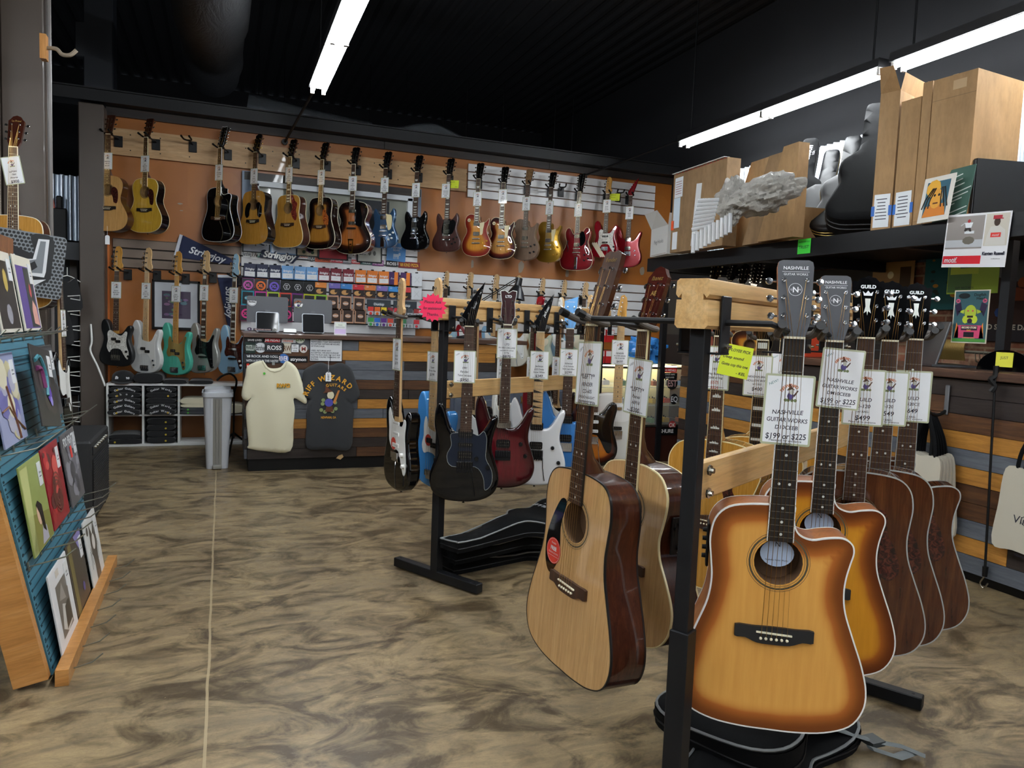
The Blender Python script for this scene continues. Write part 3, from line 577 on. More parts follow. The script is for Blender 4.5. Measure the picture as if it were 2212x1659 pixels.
# ---------------------------------------------------------------- setting
def room():
    m = MB(); m.box((1.0, 3.5, -.05), (10.4, 13.2, .1), FLOOR); struct(m.build('floor', smooth=False))
    m = MB()   # corrugated black deck, ribs along Y
    n = 260; vs = []; fs = []
    for i in range(n + 1):
        x = -4.3 + 10.6 * i / n; z = 4.5 + (.02 if i % 4 in (1, 2) else 0); vs += [(x, -3.1, z), (x, 12.2, z)]
    m.add(vs, [[2 * i, 2 * i + 1, 2 * i + 3, 2 * i + 2] for i in range(n)], CEIL); m.box((1, 4.5, 4.6), (10.6, 15.4, .06), CEIL); struct(m.build('ceiling', smooth=False))
    m = MB(); m.box((2.05, 7.9, 1.5), (6.1, .1, 3.0), ORANGE); struct(m.build('wall_back', smooth=False))
    for a, b in ((-1.0, 1.55), (1.55, 3.42), (3.42, 5.06)):
        m = MB(); m.box(((a + b) / 2, 7.84, 3.055), (b - a - .004, .05, .11), trimw); struct(m.build('trim_1', smooth=False))
    m = MB(); m.box((1.4, 7.78, 3.125), (7.3, .24, .10), plain('black_beam', '0e0f12', .5)); m.box((1.4, 7.70, 3.18), (7.3, .14, .012), plain('black_beam', '0e0f12', .5)); struct(m.build('trim_2', smooth=False))
    m = MB(); m.box((1.0, 12.0, 2.25), (10.4, .1, 4.5), DARK); struct(m.build('wall_far', smooth=False))
    m = MB(); m.box((5.11, 3.4, .925 + .0), (.1, 9.0, 1.85), BRICK); m.box((5.11, 4.5, 3.2), (.1, 15.2, 2.7), BLACKW); struct(m.build('wall_right', smooth=False))
    m = MB(); m.box((-4.2, 4.5, 2.25), (.1, 15.2, 4.5), BLACKW); struct(m.build('wall_left', smooth=False))
    # street front behind the camera with its shop window
    m = MB(); m.box((1, -3.0, .3), (10.4, .1, .6), BLACKW); m.box((1, -3.0, 3.72), (10.4, .1, 1.6), BLACKW); m.box((-2.75, -3.0, 1.75), (2.8, .1, 2.4), BLACKW); m.box((5.2, -3.0, 1.75), (2.0, .1, 2.4), BLACKW); struct(m.build('wall_front', smooth=False))
    m = MB()
    for x in (-1.35, 0, 1.4, 2.8, 4.15): m.box((x, -2.95, 1.75), (.08, .1, 2.4), blkm)
    m.box((1.4, -2.95, .62), (5.6, .12, .06), blkm); m.box((1.4, -2.95, 2.92), (5.6, .12, .06), blkm); m.box((1.4, -3.0, 1.75), (5.5, .01, 2.3), glass('window_glass', .15)); struct(m.build('window_1', smooth=False))
    # back partition to the passage on the left
    m = MB(); m.box((-2.75, 8.35, 1.2), (2.9, .1, 2.4), DARK); struct(m.build('wall_passage', smooth=False))
    # column at the end of the orange wall
    m = MB(); m.box((-1.09, 7.72, 1.52), (.2, .22, 3.04), BROWN, bev=.008); m.box((-.985, 7.81, 1.45), (.02, .03, 2.9), plain('orange_edge', 'c06a2c', .5)); struct(m.build('trim_3', smooth=False))
    m = MB(); m.box((-2.6, 7.95, 1.76), (2.9, .1, .16), plain('grey_lintel', '4c4f55', .5)); struct(m.build('trim_4', smooth=False))
    d = MB(); d.box((-1.75, 8.25, .85), (.82, .045, 1.7), plain('dark_door', '18202a', .5)); d.box((-1.75, 8.222, 1.25), (.55, .01, .6), plain('door_panel', '20160f', .5)); d.box((-1.33, 8.23, .86), (.06, .06, 1.72), BROWN); dr = struct(d.build('door_1', smooth=False))
    h = MB(); h.lathe([(.012, 0), (.012, .03), (.028, .04), (.03, .06), (0, .07)], nickel, 12, Matrix.Translation((-1.45, 8.225, .85)) @ Matrix.Rotation(math.pi / 2, 4, 'X')); h.build('door_knob', dr)
    # steel roof bracket and post in the dark upper left corner
    m = MB(); g = plain('grey_post', '33363c', .5); bx = onY(217, 120, 9).x; m.box((bx, 9.0, 3.6), (.27, .3, 1.8), g, bev=.01); m.box((bx - .06, 8.9, 3.95), (.3, .1, .35), g, bev=.01); struct(m.build('trim_5', smooth=False))
    # corrugated steel sheet panels: one in the loft, one in the passage
    def corr(name, x0, y0, x1, y1, z0, z1, pitch=.075, amp=.02):
        L = math.hypot(x1 - x0, y1 - y0); n = int(L / pitch * 6); u = ((x1 - x0) / L, (y1 - y0) / L); nn = (-u[1], u[0]); m = MB(); vs = []
        for i in range(n + 1):
            s = L * i / n; o = amp * max(-1, min(1, 1.6 * math.sin(2 * math.pi * s / pitch))) ; vs += [(x0 + u[0] * s + nn[0] * o, y0 + u[1] * s + nn[1] * o, z) for z in (z0, z1)]
        m.add(vs, [[2 * i, 2 * i + 2, 2 * i + 3, 2 * i + 1] for i in range(n)], galv); return struct(m.build(name, ang=60))
    corr('wall_steel_sheet', 5.02, 1.0, 5.02, 7.0, 1.9, 2.95); corr('wall_steel_sheet', -2.9, 7.97, -1.2, 7.97, 1.86, 2.45, .07)
    for k, (x, w) in enumerate(((-.9, 0),)):
        pass
room()
# ---------------------------------------------------------------- ceiling lights
tubem = emis('fluorescent_tube', 'f4faff', TUBE_POWER)
def ceiling_light(x, y, z, label, M=None):
    R = thing('ceiling_light', label, 'ceiling light', (x, y, z + .08), 'ceiling strip lights')
    m = MB(); m.box((0, 0, -.03), (.15, 2.44, .06), plain('fixture_metal', '1c1d20', .5)); m.box((0, 0, -.062), (.13, 2.42, .004), whitep); m.build('housing', R, smooth=False)
    for sx_ in (-.045, .045):
        for sy in (-.605, .605):
            m = MB(); m.tube([(sx_, sy - .585, -.088), (sx_, sy + .585, -.088)], .0165, tubem, 8); m.build('tube', R)
            for e in (-.6, .6): m = MB(); m.box((sx_, sy + e, -.085), (.03, .022, .05), whitep); m.build('socket', R, smooth=False)
    for e in (-1.1, 1.1): m = MB(); m.tube([(0, e, 0), (0, e, 4.48 - z - .08)], .007, blkm, 6); m.lathe([(.05, 4.48 - z - .08 - .012), (.05, 4.5 - z - .08)], blkm, 12, Matrix.Translation((0, e, 0))); m.build('hanging_rod', R)
    return R
for x, row in ((.72, 'over the aisle'), (4.28, 'beside the loft'), (-3.0, 'over the passage')):
    for k, y in enumerate((5.25, 2.72, .2, -1.9)):
        if x < 0 and k == 0: continue
        if x > 4 and k == 3: continue
        ceiling_light(x, y, 3.1, 'twin-tube strip light %s, %s' % (row, ['end fixture by the guitar wall', 'second fixture from the guitar wall', 'third fixture from the guitar wall', 'last fixture by the shop window'][k]), None)
for x, px, py, lab in ((.72, 615, 307, 'black conduit sloping from the aisle light to the orange wall'), (4.28, 1262, 380, 'black conduit sloping from the loft light to the guitar wall')):
    m = MB(); e = onY(px, py, 7.83); m.tube([(x, 6.45, 3.16), e], .012, blkm, 8); m.lathe([(.03, 0), (.03, .02)], blkm, 10, Matrix.Translation(e) @ Matrix.Rotation(math.pi / 2, 4, 'X')); tagit(m.build('conduit'), lab, 'conduit')
# ---------------------------------------------------------------- ducts
t = NT('black_duct_wrap'); t.base('232427'); t.set(rough=.55); t.bump(t.noise(t.coord((1, .4, 1)), 5, 6, .7, 1), .6, .03)
m = MB(); ys = [-2, 3, 5.2, 6.9, 7.0, 7.7, 8.0, 8.2, 8.45, 8.5]; rs = [.3, .3, .3, .295, .272, .265, .275, .255, .25, .23]
m.tube([(-.1, y, 3.7) for y in ys], rs, MT['black_duct_wrap'], 28); 
tagit(m.build('air_duct'), 'big black insulated round duct hanging under the ceiling', 'duct')
t = NT('foil_wrap'); t.base('9aa0a6'); t.set(rough=.28, metal=1); t.bump(t.noise(t.coord(), 26, 6, .8, 1), .9, .02)
m = MB(); m.tube(spline([tuple(onY(*q_, 8.85)) for q_ in ((535, 222), (590, 236), (660, 254), (720, 268), (800, 285))], 5, False), .11, MT['foil_wrap'], 16); tagit(m.build('flexible_duct'), 'crumpled silver foil flexible duct beside the black duct end', 'duct')
m = MB(); m.tube(spline([tuple(onY(*q_, 8.85)) for q_ in ((800, 285), (860, 290), (905, 282), (940, 283), (985, 305), (1020, 325))], 5, False), .085, MT['foil_wrap'], 16); tagit(m.build('flexible_duct'), 'silver foil duct hump above the middle of the guitar wall', 'duct')
m = MB()
for (px, py) in ((560, 120), (616, 95), (800, 170), (880, 120), (960, 180), (1010, 200), (1090, 170), (1200, 230), (1240, 200)):
    a = onY(px, py, 9.9); m.tube([(a.x, 9.9, 3.0), (a.x, 9.9, 4.53)], .006, blkm, 5)
o = m.build('hanging_wires'); tagit(o, 'thin black suspension wires hanging in the dark behind the header', 'wires'); o['kind'] = 'stuff'
# ---------------------------------------------------------------- back wall fixtures
def slatwall(name, x0, x1, z0, z1, y, n, mat, label, gm=slatd):
    m = MB(); h = (z1 - z0) / n
    m.box(((x0 + x1) / 2, y + .012, (z0 + z1) / 2), (x1 - x0, .004, z1 - z0), gm)
    for k in range(n): m.box(((x0 + x1) / 2, y, z0 + h * (k + .5)), (x1 - x0, .02, h - .012), mat, bev=.002)
    return tagit(m.build(name, smooth=False), label, 'slatwall')
boardm = wood('knotty_board', 'a9855a', 'b9956a', 'c6a67c', (.5, 5, 5), 4, .5, .15, knots=True)
m = MB(); m.box((.74, 7.832, 2.775), (3.42, .034, .24), boardm)
for k in range(14): 
    for dz in (-.07, .07): m.disc(0, 0, .006, 0, blk, Matrix.Translation((-.8 + k * .25, 7.8145, 2.775 + dz)) @ Matrix.Rotation(math.pi / 2, 4, 'X'), 8)
tagit(m.build('hanger_board', smooth=False), 'long knotty wooden board carrying the upper guitar hangers', 'board')
slatwall('slatwall_panel', 2.47, 4.82, 2.60, 2.965, 7.835, 4, slatw, 'white slatwall behind the upper solid-body guitars')
slatwall('slatwall_panel', 1.9, 4.78, 1.16, 1.78, 7.835, 6, slatw, 'wide white slatwall with a row of natural necks')
slatwall('slatwall_panel', -.95, .18, 1.63, 1.90, 7.835, 3, plain('brown_slat', '6d5d50', .5), 'short grey-brown slatwall strip behind the bass guitars', plain('dk', '241a14', .6))
slatwall('slatwall_panel', .17, 1.93, 1.08, 2.02, 7.82, 9, slatw, 'white slatwall covered with packs of guitar strings', blk)
# interior window above the string wall, a sales room seen in its glass
wx0, wx1, wz0, wz1 = onY(528, 355, 7.84).x, onY(907, 410, 7.84).x, 2.03, 2.58
wm = plain('window_white', 'c9ced4', .4); R = MB()
R.box((wx0 + .03, 7.83, (wz0 + wz1) / 2), (.10, .05, wz1 - wz0 + .1), plain('grey_casing', '6f7d90', .5)); R.box((wx1 - .03, 7.83, (wz0 + wz1) / 2), (.08, .05, wz1 - wz0 + .1), plain('grey_casing', '6f7d90', .5)); R.box(((wx0 + wx1) / 2, 7.825, 2.585), (wx1 - wx0, .05, .075), trimw)
R.box(((wx0 + wx1) / 2, 7.82, 2.52), (wx1 - wx0 - .12, .05, .05), wm); R.box((wx1 - .11, 7.82, 2.27), (.05, .05, .5), wm); R.box((wx0 + .11, 7.82, 2.27), (.05, .05, .5), wm)
W2 = struct(R.build('window_2', smooth=False))
R = MB(); R.box(((wx0 + wx1) / 2, 7.842, 2.27), (wx1 - wx0 - .15, .004, .5), plain('mirror_glass', '8f9186', .06, .0, 1)); R.box((wx0 + .3, 7.838, 2.33), (.12, .002, .36), plain('pale_cloth', 'd8dad6', .7)); R.box((wx0 + 1.25, 7.838, 2.3), (.36, .002, .34), plain('dark_screen', '2a2d30', .2)); W = Matrix.Translation((wx0 + 1.1, 7.835, 2.36)) @ Matrix.Rotation(math.pi / 2, 4, 'X'); R.text('W', .09, 0, 0, 0, ink('b04a2c'), W, bold=.03); R.box((wx0 + 1.26, 7.836, 2.35), (.22, .002, .03), plain('sg', '4a4440', .5)); R.build('glass_pane', W2, smooth=False)
# patches of old plaster
m = MB()
for px, py, w, h in ((1020, 570, .05, .12), (1125, 577, .1, .2), (1225, 590, .06, .14), (1388, 585, .1, .12), (388, 440, .07, .02), (392, 455, .04, .01)):
    c = onY(px, py, 7.848); m.poly([(c.x + w / 2 * math.cos(a) * random.uniform(.5, 1), c.z + h / 2 * math.sin(a) * random.uniform(.6, 1)) for a in [k * .7 for k in range(9)]], 0, plain('bare_plaster', '8f8172', .7), Matrix.Translation((0, 7.848, 0)) @ Matrix.Rotation(math.pi / 2, 4, 'X'))
struct(m.build('wall_patches'))
VW = Matrix.Rotation(math.pi / 2, 4, 'X')   # plane facing -Y : x right, y up
def wallM(px, py, Y=7.84, rot=0): return Matrix.Translation(onY(px, py, Y)) @ VW @ Matrix.Rotation(math.radians(rot), 4, 'Z')
# ---------------------------------------------------------------- planked counters
gold_p = wood('plank_gold', '8f6128', 'ab7633', 'bf8a43', (.5, 6, 6), 5, .45, .25); grey_p = wood('plank_grey', '4b4f56', '595d64', '656a70', (.5, 6, 6), 4, .5, .15); dark_p = wood('plank_dark', '1f1917', '2c2421', '37302c', (.5, 6, 6), 6, .45, .2); red_p = wood('plank_brown', '3a2416', '51341f', '664529', (.5, 6, 6), 6, .45, .25)
capm = wood('counter_cap', '33221a', '4c3427', '614636', (.5, 6, 6), 5, .45, .3)
def planks(m, rows, x0, L, z0, h, P):
    """rows of (length fraction, material) lists from the top down; P maps (s, z) to a plank centre"""
    n = len(rows); ph = h / n
    for r, row in enumerate(rows):
        s = 0
        for k, (w, mat) in enumerate(row):
            w = w * L; P(m, x0 + s + w / 2, z0 + h - ph * (r + .5), w - .003, ph - .003, mat, (r * 7 + k * 3) % 5 * .0007); s += w
g, y, d, r_ = grey_p, gold_p, dark_p, red_p
rows = [[(.4, g), (.6, y)], [(.33, r_), (.63, y), (.04, d)], [(.35, r_), (.23, g), (.42, d)], [(.3, g), (.4, g), (.3, g)], [(.2, d), (.38, r_), (.36, r_), (.06, y)], [(.6, d), (.4, d)], [(.4, g), (.6, y)], [(.5, g), (.5, g)], [(.35, y), (.6, y), (.05, d)], [(.3, r_), (.3, r_), (.4, d)], [(.15, g), (.45, d), (.4, r_)], [(.4, d), (.3, r_), (.3, d)]]
C = thing('sales_counter', 'sales counter clad in mixed grey, gold and dark planks', 'counter', (.19, 6.15, 0))
m = MB(); planks(m, rows, 0, 2.14, .1, .96, lambda m, s, z, w, h, mt, o: m.box((s, .0 - o, z), (w, .02, h), mt)); m.build('plank_front', C, smooth=False)
m = MB(); sd = [[(.5, a), (.5, b)] for a, b in ((g, d), (r_, g), (d, r_), (g, d), (r_, d), (d, g), (r_, r_), (g, d), (d, r_), (g, g), (d, r_), (g, d))]; planks(m, sd, .01, .7, .1, .96, lambda m, s, z, w, h, mt, o: m.box((-.01 - o, s, z), (.02, w, h), mt)); m.build('plank_end', C, smooth=False)
m = MB(); m.box((1.07, .36, .05), (2.12, .68, .1), blk); m.build('kick_base', C, smooth=False)
m = MB(); m.box((1.07, .36, .58), (2.12, .68, .94), blk); m.build('carcass', C, smooth=False)
m = MB(); m.box((1.15, .34, 1.083), (2.38, .78, .035), capm, bev=.004); m.build('worktop', C)
# grey panelled cabinet beyond the rack
gc = plain('grey_cabinet', '4a5260', .45)
K = thing('grey_cabinet', 'slate-grey cabinet with panelled doors below the counter end', 'cabinet', (1.84, 6.11, 0))
m = MB(); m.box((.55, .015, .34), (1.1, .03, .68), gc); m.build('body', K, smooth=False)
for k in range(2):
    m = MB(); m.box((.28 + .55 * k, .0, .36), (.5, .03, .6), gc, bev=.004); m.box((.28 + .55 * k, -.02, .36), (.36, .02, .44), gc, bev=.009); dd = m.build('door', K)
    m = MB(); m.tube([(.28 + .55 * k + (.19 if k == 0 else -.19), -.03, .55), (.28 + .55 * k + (.19 if k == 0 else -.19), -.05, .57), (.28 + .55 * k + (.19 if k == 0 else -.19), -.03, .61)], .006, gold, 6); m.build('handle', dd)
# glass display case
D = thing('display_case', 'lit glass display case of effect pedals on a brown base', 'display case', (3.06, 5.98, 0))
bw = plain('brown_laminate', '3a1c16', .35, 0, .3); m = MB(); m.box((.65, .3, .17), (1.3, .6, .34), bw); m.build('base', D, smooth=False)
m = MB(); al = plain('aluminium', 'b9bab4', .3, 1)
for a in (0, 1.3):
    for b in (0, .6): m.box((a, b, .62), (.02, .02, .56), al)
for zz in (.345, .89):
    for b in (0, .6): m.box((.65, b, zz), (1.32, .02, .02), al)
    for a in (0, 1.3): m.box((a, .3, zz), (.02, .6, .02), al)
m.build('frame', D, smooth=False)
m = MB(); m.box((.65, .0, .62), (1.28, .004, .53), glass('case_glass', .10)); m.box((.65, .3, .9), (1.28, .6, .006), glass('case_glass')); m.build('glass_panel', D, smooth=False)
m = MB(); m.box((.65, .59, .62), (1.28, .01, .54), plain('case_back', 'd9cfa8', .6)); m.box((1.292, .3, .62), (.01, .58, .54), bw); m.build('back_panel', D, smooth=False)
for zz in (.53, .70):
    m = MB(); m.box((.65, .3, zz), (1.26, .5, .008), glass('shelf_glass', .35)); m.build('shelf', D, smooth=False)
m = MB(); m.box((.65, .5, .878), (1.3, .03, .012), emis('case_lamp', 'fff2c8', 9)); m.build('case_light', D, smooth=False)
pc = ['c4452c', 'd8b23a', '8fae9a', 'e8e4da', '2f5d94', '3b3b3f', 'b45f2a', 'caa53a', '5a7f52', 'a8a8ac', 'c23a3a', 'd9d2bc']
pn = ['red', 'yellow', 'pale green', 'white', 'blue', 'black', 'orange', 'mustard', 'green', 'grey', 'scarlet', 'ivory']
k = 0
for zi, zz in enumerate((.352, .535, .705)):
    for j in range(7):
        cc = pc[(k * 5) % 12]; R = thing('effect_pedal', '%s effect pedal, number %d from the counter, %s of the case' % (pn[(k * 5) % 12], j + 1, ['floor', 'lower shelf', 'upper shelf'][zi]), 'effect pedal', (3.18 + .17 * j, 6.12 + .05 * (j % 2), zz + (.006 if zi else 0)), 'pedals in the display case')
        m = MB(); m.box((0, 0, .025), (.07, .11, .045), paint(cc), bev=.004); m.build('case', R)
        for dx in (-.02, .02): m = MB(); m.lathe([(.008, .048), (.007, .062), (0, .062)], blk, 8, Matrix.Translation((dx, .03, 0))); m.build('knob', R)
        m = MB(); m.lathe([(.007, .048), (.006, .06), (0, .061)], chrome, 8, Matrix.Translation((0, -.03, 0))); m.build('footswitch', R); k += 1
# record shop counter on the other side
rows2 = [[(.5, d), (.5, d)], [(.6, r_), (.4, d)], [(.3, d), (.7, r_)], [(.5, y), (.5, y)], [(.6, g), (.4, g)], [(.35, y), (.65, y)], [(.5, d), (.5, r_)], [(.7, r_), (.3, d)], [(.4, g), (.6, g)], [(.7, y), (.3, d)], [(.45, g), (.4, g), (.15, d)]]
C2 = thing('record_counter', 'record shop counter with dark and golden planks and hooks', 'counter', (3.62, 1.2, 0))
m = MB(); planks(m, [rw[::-1] for rw in rows2], 0, 4.1, .06, .99, lambda m, s, z, w, h, mt, o: m.box((0 - o, s, z), (.02, w, h), MT[mt.name + '_y'])) if False else None
for mt in (gold_p, grey_p, dark_p, red_p, capm):
    c = mt.copy(); c.name = mt.name + '_y'; MT[c.name] = c
    for nd in c.node_tree.nodes:
        if nd.type == 'MAPPING': s_ = nd.inputs['Scale'].default_value; nd.inputs['Scale'].default_value = (s_[1], s_[0], s_[2])
m = MB(); planks(m, [rw[::-1] for rw in rows2], 0, 4.1, .06, .99, lambda m, s, z, w, h, mt, o: m.box((0 - o, s, z), (.02, w, h), MT[mt.name + '_y'])); m.build('plank_front', C2, smooth=False)
m = MB(); m.box((.3, 2.05, .55), (.56, 4.1, 1.0), blk); m.build('carcass', C2, smooth=False)
m = MB(); m.box((.3, 2.05, .03), (.5, 4.1, .06), blk); m.build('kick_base', C2, smooth=False)
m = MB(); m.box((.3, 2.05, 1.08), (.68, 4.16, .045), MT['counter_cap_y'], bev=.004); m.build('worktop', C2)
# loft shelf above it
m = MB(); m.box((3.72, 3.72, 1.845), (.05, 4.7, .12), blkm); m.box((4.4, 6.05, 1.845), (1.3, .05, .12), blkm); m.box((4.38, 3.72, 1.895), (1.3, 4.66, .02), wood('loft_board', '8a6238', 'a0753f', 'ad8450', (5, .5, 5), 4, .6)); m.box((4.38, 3.72, 1.875), (1.28, 4.6, .02), blkm)
for yy in (2.0, 3.3, 4.6, 5.9): m.box((4.38, yy, 1.83), (1.28, .05, .09), blkm)
L = tagit(m.build('loft_shelf', smooth=False), 'long black steel loft shelf loaded with boxes and cases', 'shelf')
for k, yy in enumerate((2.72, 4.35, 5.98)):
    m = MB(); m.box((3.85, yy, 1.43 if k < 2 else .9), (.05, .05, .71 if k < 2 else 1.77), blkm); tagit(m.build('shelf_post', smooth=False), ['black square steel post behind the record store day poster', 'black square steel post on the record counter behind the dark headstocks', 'black steel post at the loft corner beside the pedal case'][k], 'post')

for k, yy in enumerate((2.3, 3.95, 5.3)):  # strips added to brighten the space under the loft, hidden behind its beam
    R = thing('shelf_light', ['slim strip light under the loft above the poster end of the counter', 'slim strip light under the middle of the loft', 'slim strip light under the loft beside the hanging archtops'][k], 'strip light', (3.83, yy, 1.868)); m = MB(); m.box((0, 0, .004), (.05, 1.0, .006), whitep); m.build('housing', R, smooth=False); m = MB(); m.box((0, 0, -.002), (.03, .96, .005), emis('loft_lamp', 'fff0dc', 16)); m.build('tube', R, smooth=False)
# ---------------------------------------------------------------- hangers
def hanger(M, arm, label, foam=blk, wallplate=True, group='guitar hangers on the back wall', kind=0):
    """M: yoke frame as for a guitar (origin at nut); arm: list of points in world from plate to yoke"""
    R = thing('guitar_hanger', label, 'guitar hanger', Matrix.Translation(arm[0]), group); I = R.matrix_world.inverted()
    m = MB()
    if wallplate: m.box((0, -.006, -.02), (.07, .012, .10), blk, bev=.003); m.build('wall_plate', R)
    m = MB(); m.tube([I @ Vector(p) for p in arm], .007, blkm, 8); m.build('arm', R)
    m = MB(); y = .012; p = [(-.036, y + .012, .045), (-.036, y + .004, .02), (-.034, y - .002, -.005), (-.02, y - .004, -.03), (0, y - .004, -.038), (.02, y - .004, -.03), (.034, y - .002, -.005), (.036, y + .004, .02), (.036, y + .012, .045)]
    m.tube([I @ (M @ Vector(q)) for q in spline([tuple(q) for q in p], 3, False)], .008, foam, 8)
    for s in (0, -1): m.tube([I @ (M @ Vector((p[s][0], p[s][1] - .002, p[s][2] - .004))), I @ (M @ Vector((p[s][0], p[s][1] + .004, p[s][2] + .01)))], .0095, blk, 8)
    m.build('yoke', R); return R
def whanger(M, desc, off=.045):
    """hanger fixed to the wall board behind guitar frame M"""
    p = M @ Vector((0, .01, -.04)); w = Vector((p.x + off, 7.812, p.z - .005)); return hanger(M, [w, Vector((w.x, w.y - .05, w.z + .002)), p], 'black wall hanger holding the %s' % desc)
PB = ()   # pickup lists
def hum(m, *ys): return [(y, .07, .04, m) for y in ys]
nk = plain('nickel_cover', 'b4b2aa', .15, 1)
def G(px, py, yaw, desc, where, cy=None, cl=(), Y=7.62, dep=None, lean=2, roll=0, hang=True, cardx=0, cardrot=0, cardlab=None, group=None, new='USED', **k):
    P = atD(px, py, dep) if dep else onY(px, py, Y)
    M = face(P, yaw, lean, roll); g = guitar(M, '%s %s' % (desc, where), group=group, **k)
    if hang: whanger(M, desc)
    if cy: pricecard(g, cy, cl, 'handwritten price card on the %s' % desc, x=cardx, rot=cardrot, new=new, w=.096, h=.15)
    return g
lg = lambda t, s=.012, y=.155, mt=None: (lambda m: m.text(t, s, 0, y, .0, mt or plain('logo_gold', 'c9a860', .3, .8), maxw=.055))
blkhead = gloss('0a0a0b')
w0 = 'upper wall row guitars'
def pins(R, zt, nb, sc): pass
# upper row
G(233, 290, 25, 'small worn honey-coloured acoustic guitar', 'beside the brown column on the guitar wall', -.235, [('MARTIN', .013), ('000-18', .013), ('$4,500', .015)], shape='om', head='martin', top=sprucev, side=mahog, bind=None, pg=(spline([(.03, -.14), (.055, -.1), (.09, -.12), (.1, -.18), (.09, -.24), (.06, -.235), (.05, -.19)], 4), tortd), nf=20, inm=ivory)
G(315, 297, 38, 'bright yellow acoustic guitar with black sides', 'next to the empty wall hanger', -.235, [('1971', .012), ('MARTIN', .013), ('000-28', .012), ('$4,800', .015)], shape='om', head='martin', top=spruceY, side=plain('dark_rosewood_side', '140c0a', .15, 0, 1), bind=cream, pg=(spline([(.03, -.14), (.055, -.1), (.09, -.12), (.1, -.18), (.09, -.24), (.06, -.235), (.05, -.19)], 4), tortd))
G(475, 320, 45, 'black twelve-string acoustic guitar with a cutaway', 'on the wooden hanger board', -.225, [('TAKAMINE', .012), ('12-STRING', .012), ('$550', .015)], shape='dreadcut', head='twelve', top=gloss('070708'), side=gloss('070708'), neck=gloss('070708'), headm=blkhead, bind=whitep, strings=12, headbind=whitep, pg=(spline([(.03, -.13), (.06, -.11), (.1, -.14), (.105, -.2), (.08, -.22), (.045, -.2)], 4), gloss('111114')), bridgem=rosew, hw=chrome)
G(551, 329, 49, 'natural dreadnought with two black teardrop pickguards', 'left of the wall window', -.225, [('1981', .012), ('Fender', .013), ('F-5 12 string', .01), ('$350', .015)], shape='dread', top=spruceO, side=plain('dark_rosewood_side', '140c0a', .15, 0, 1), head='lap', headm=blkhead, hw=gold, bind=None, bridgem=ebony, pg=(spline([(.035, -.13), (.07, -.11), (.105, -.15), (.11, -.22), (.085, -.255), (.055, -.235), (.05, -.19)], 4), gloss('0c0c0d')),
  extra=lambda R, zt, nb, sc: MB().prism([(-x, y - nb) for x, y in spline([(.035, -.13), (.07, -.11), (.105, -.15), (.11, -.22), (.085, -.255), (.055, -.235), (.05, -.19)], 4)][::-1], zt, zt + .0012, gloss('0c0c0d')).build('pickguard', R)) if True else None
G(626, 339, 49, 'amber acoustic guitar with a large reddish tortoise pickguard', 'before the wall window', -.17, [('2004', .012), ('GIBSON', .013), ('Hummingbird', .011), ('$2,800', .015)], shape='dread', top=spruceO, side=mahog, head='gibson', headm=blkhead, hw=nickel, bind=cream, inlay='trap', bridgem=rosew, pg=(spline([(.03, -.01), (.06, -.015), (.085, -.06), (.115, -.09), (.1, -.15), (.115, -.2), (.1, -.25), (.06, -.22), (.04, -.17), (.055, -.13), (.045, -.08)], 4), tortr))
G(695.5, 345.5, 49, 'dark sunburst acoustic guitar with an orange tortoise pickguard', 'in front of the wall window', -.17, [('GIBSON', .013), ('Southern Jumbo', .011), ('$3,000', .015)], shape='dread', top=burst('old_burst', 'b07a30', 'a06c28', '0c0606', '3a1c0c', .03, .105), side=plain('dark_mahogany', '1d0d09', .15, 0, 1), head='gibson', headm=blkhead, hw=nickel, bind=ivory, bridgem=rosew, pg=(spline([(.03, -.14), (.06, -.12), (.085, -.17), (.11, -.2), (.105, -.27), (.07, -.275), (.04, -.23)], 4), torto))
def fholes(R, zt, nb, sc, x0=.1, y0=-.27, s=1):
    for sg in (-1, 1):
        m = MB()
        c = spline([(x0 - .012, y0 + .055), (x0 - .002, y0 + .06), (x0, y0 + .03), (x0 - .008, y0), (x0 - .016, y0 - .03), (x0 - .012, y0 - .058), (x0 - .002, y0 - .055)], 4, False)
        m.tube([(sg * x * s, y - nb, zt - .001) for x, y in c], .0042, blk, 6, flat=.6)
        m.build('sound_hole', R)
def archx(R, zt, nb, sc):
    fholes(R, zt - .003, nb, sc, .115, -.27)
    m = MB(); m.box((0, -sc, zt + .01), (.1, .014, .018), ebony, bev=.003); m.build('bridge', R)
    m = MB(); m.add([(-.022, -nb - .52, zt + .004), (.022, -nb - .52, zt + .004), (.03, -nb - .38, zt + .014), (-.03, -nb - .38, zt + .014), (-.012, -nb - .5, zt + .006), (.012, -nb - .5, zt + .006), (.02, -nb - .39, zt + .0145), (-.02, -nb - .39, zt + .0145)], [(0, 4, 7, 3), (1, 2, 6, 5), (3, 7, 6, 2), (0, 1, 5, 4)], gold); m.box((0, -nb - .385, zt + .014), (.06, .014, .008), gold); m.box((0, -nb - .43, zt + .0115), (.022, .01, .004), gold); m.build('tailpiece', R)
G(763.6, 355, 40, 'brown sunburst archtop guitar with f-holes', 'hanging below the hanger board', -.19, [('1954', .012), ('GIBSON', .012), ('L-4', .012), ('$4,800', .015)], shape='arch', name='archtop_guitar', bridge='none', top=burst('arch_burst', 'a8622a', '8f5022', '160a07', '3f1d0e', .03, .13), side=plain('dark_amber', '5a2c12', .15, 0, 1), head='gibson', headm=blkhead, bind=ivory, depth=.085, carve=.014, nb=.36, sc=.63, inlay='trap', hw=nickel, pickups=[(-.46, .075, .032, nk), (-.58, .075, .032, nk)], pg=(spline([(.03, -.01), (.07, -.005), (.1, -.1), (.115, -.2), (.1, -.25), (.05, -.24), (.03, -.2)], 4), gloss('0a0a0c')), extra=archx, stopend=-.36 - .4, knobs=((.15, -.36 - .06),), knobm=gold)
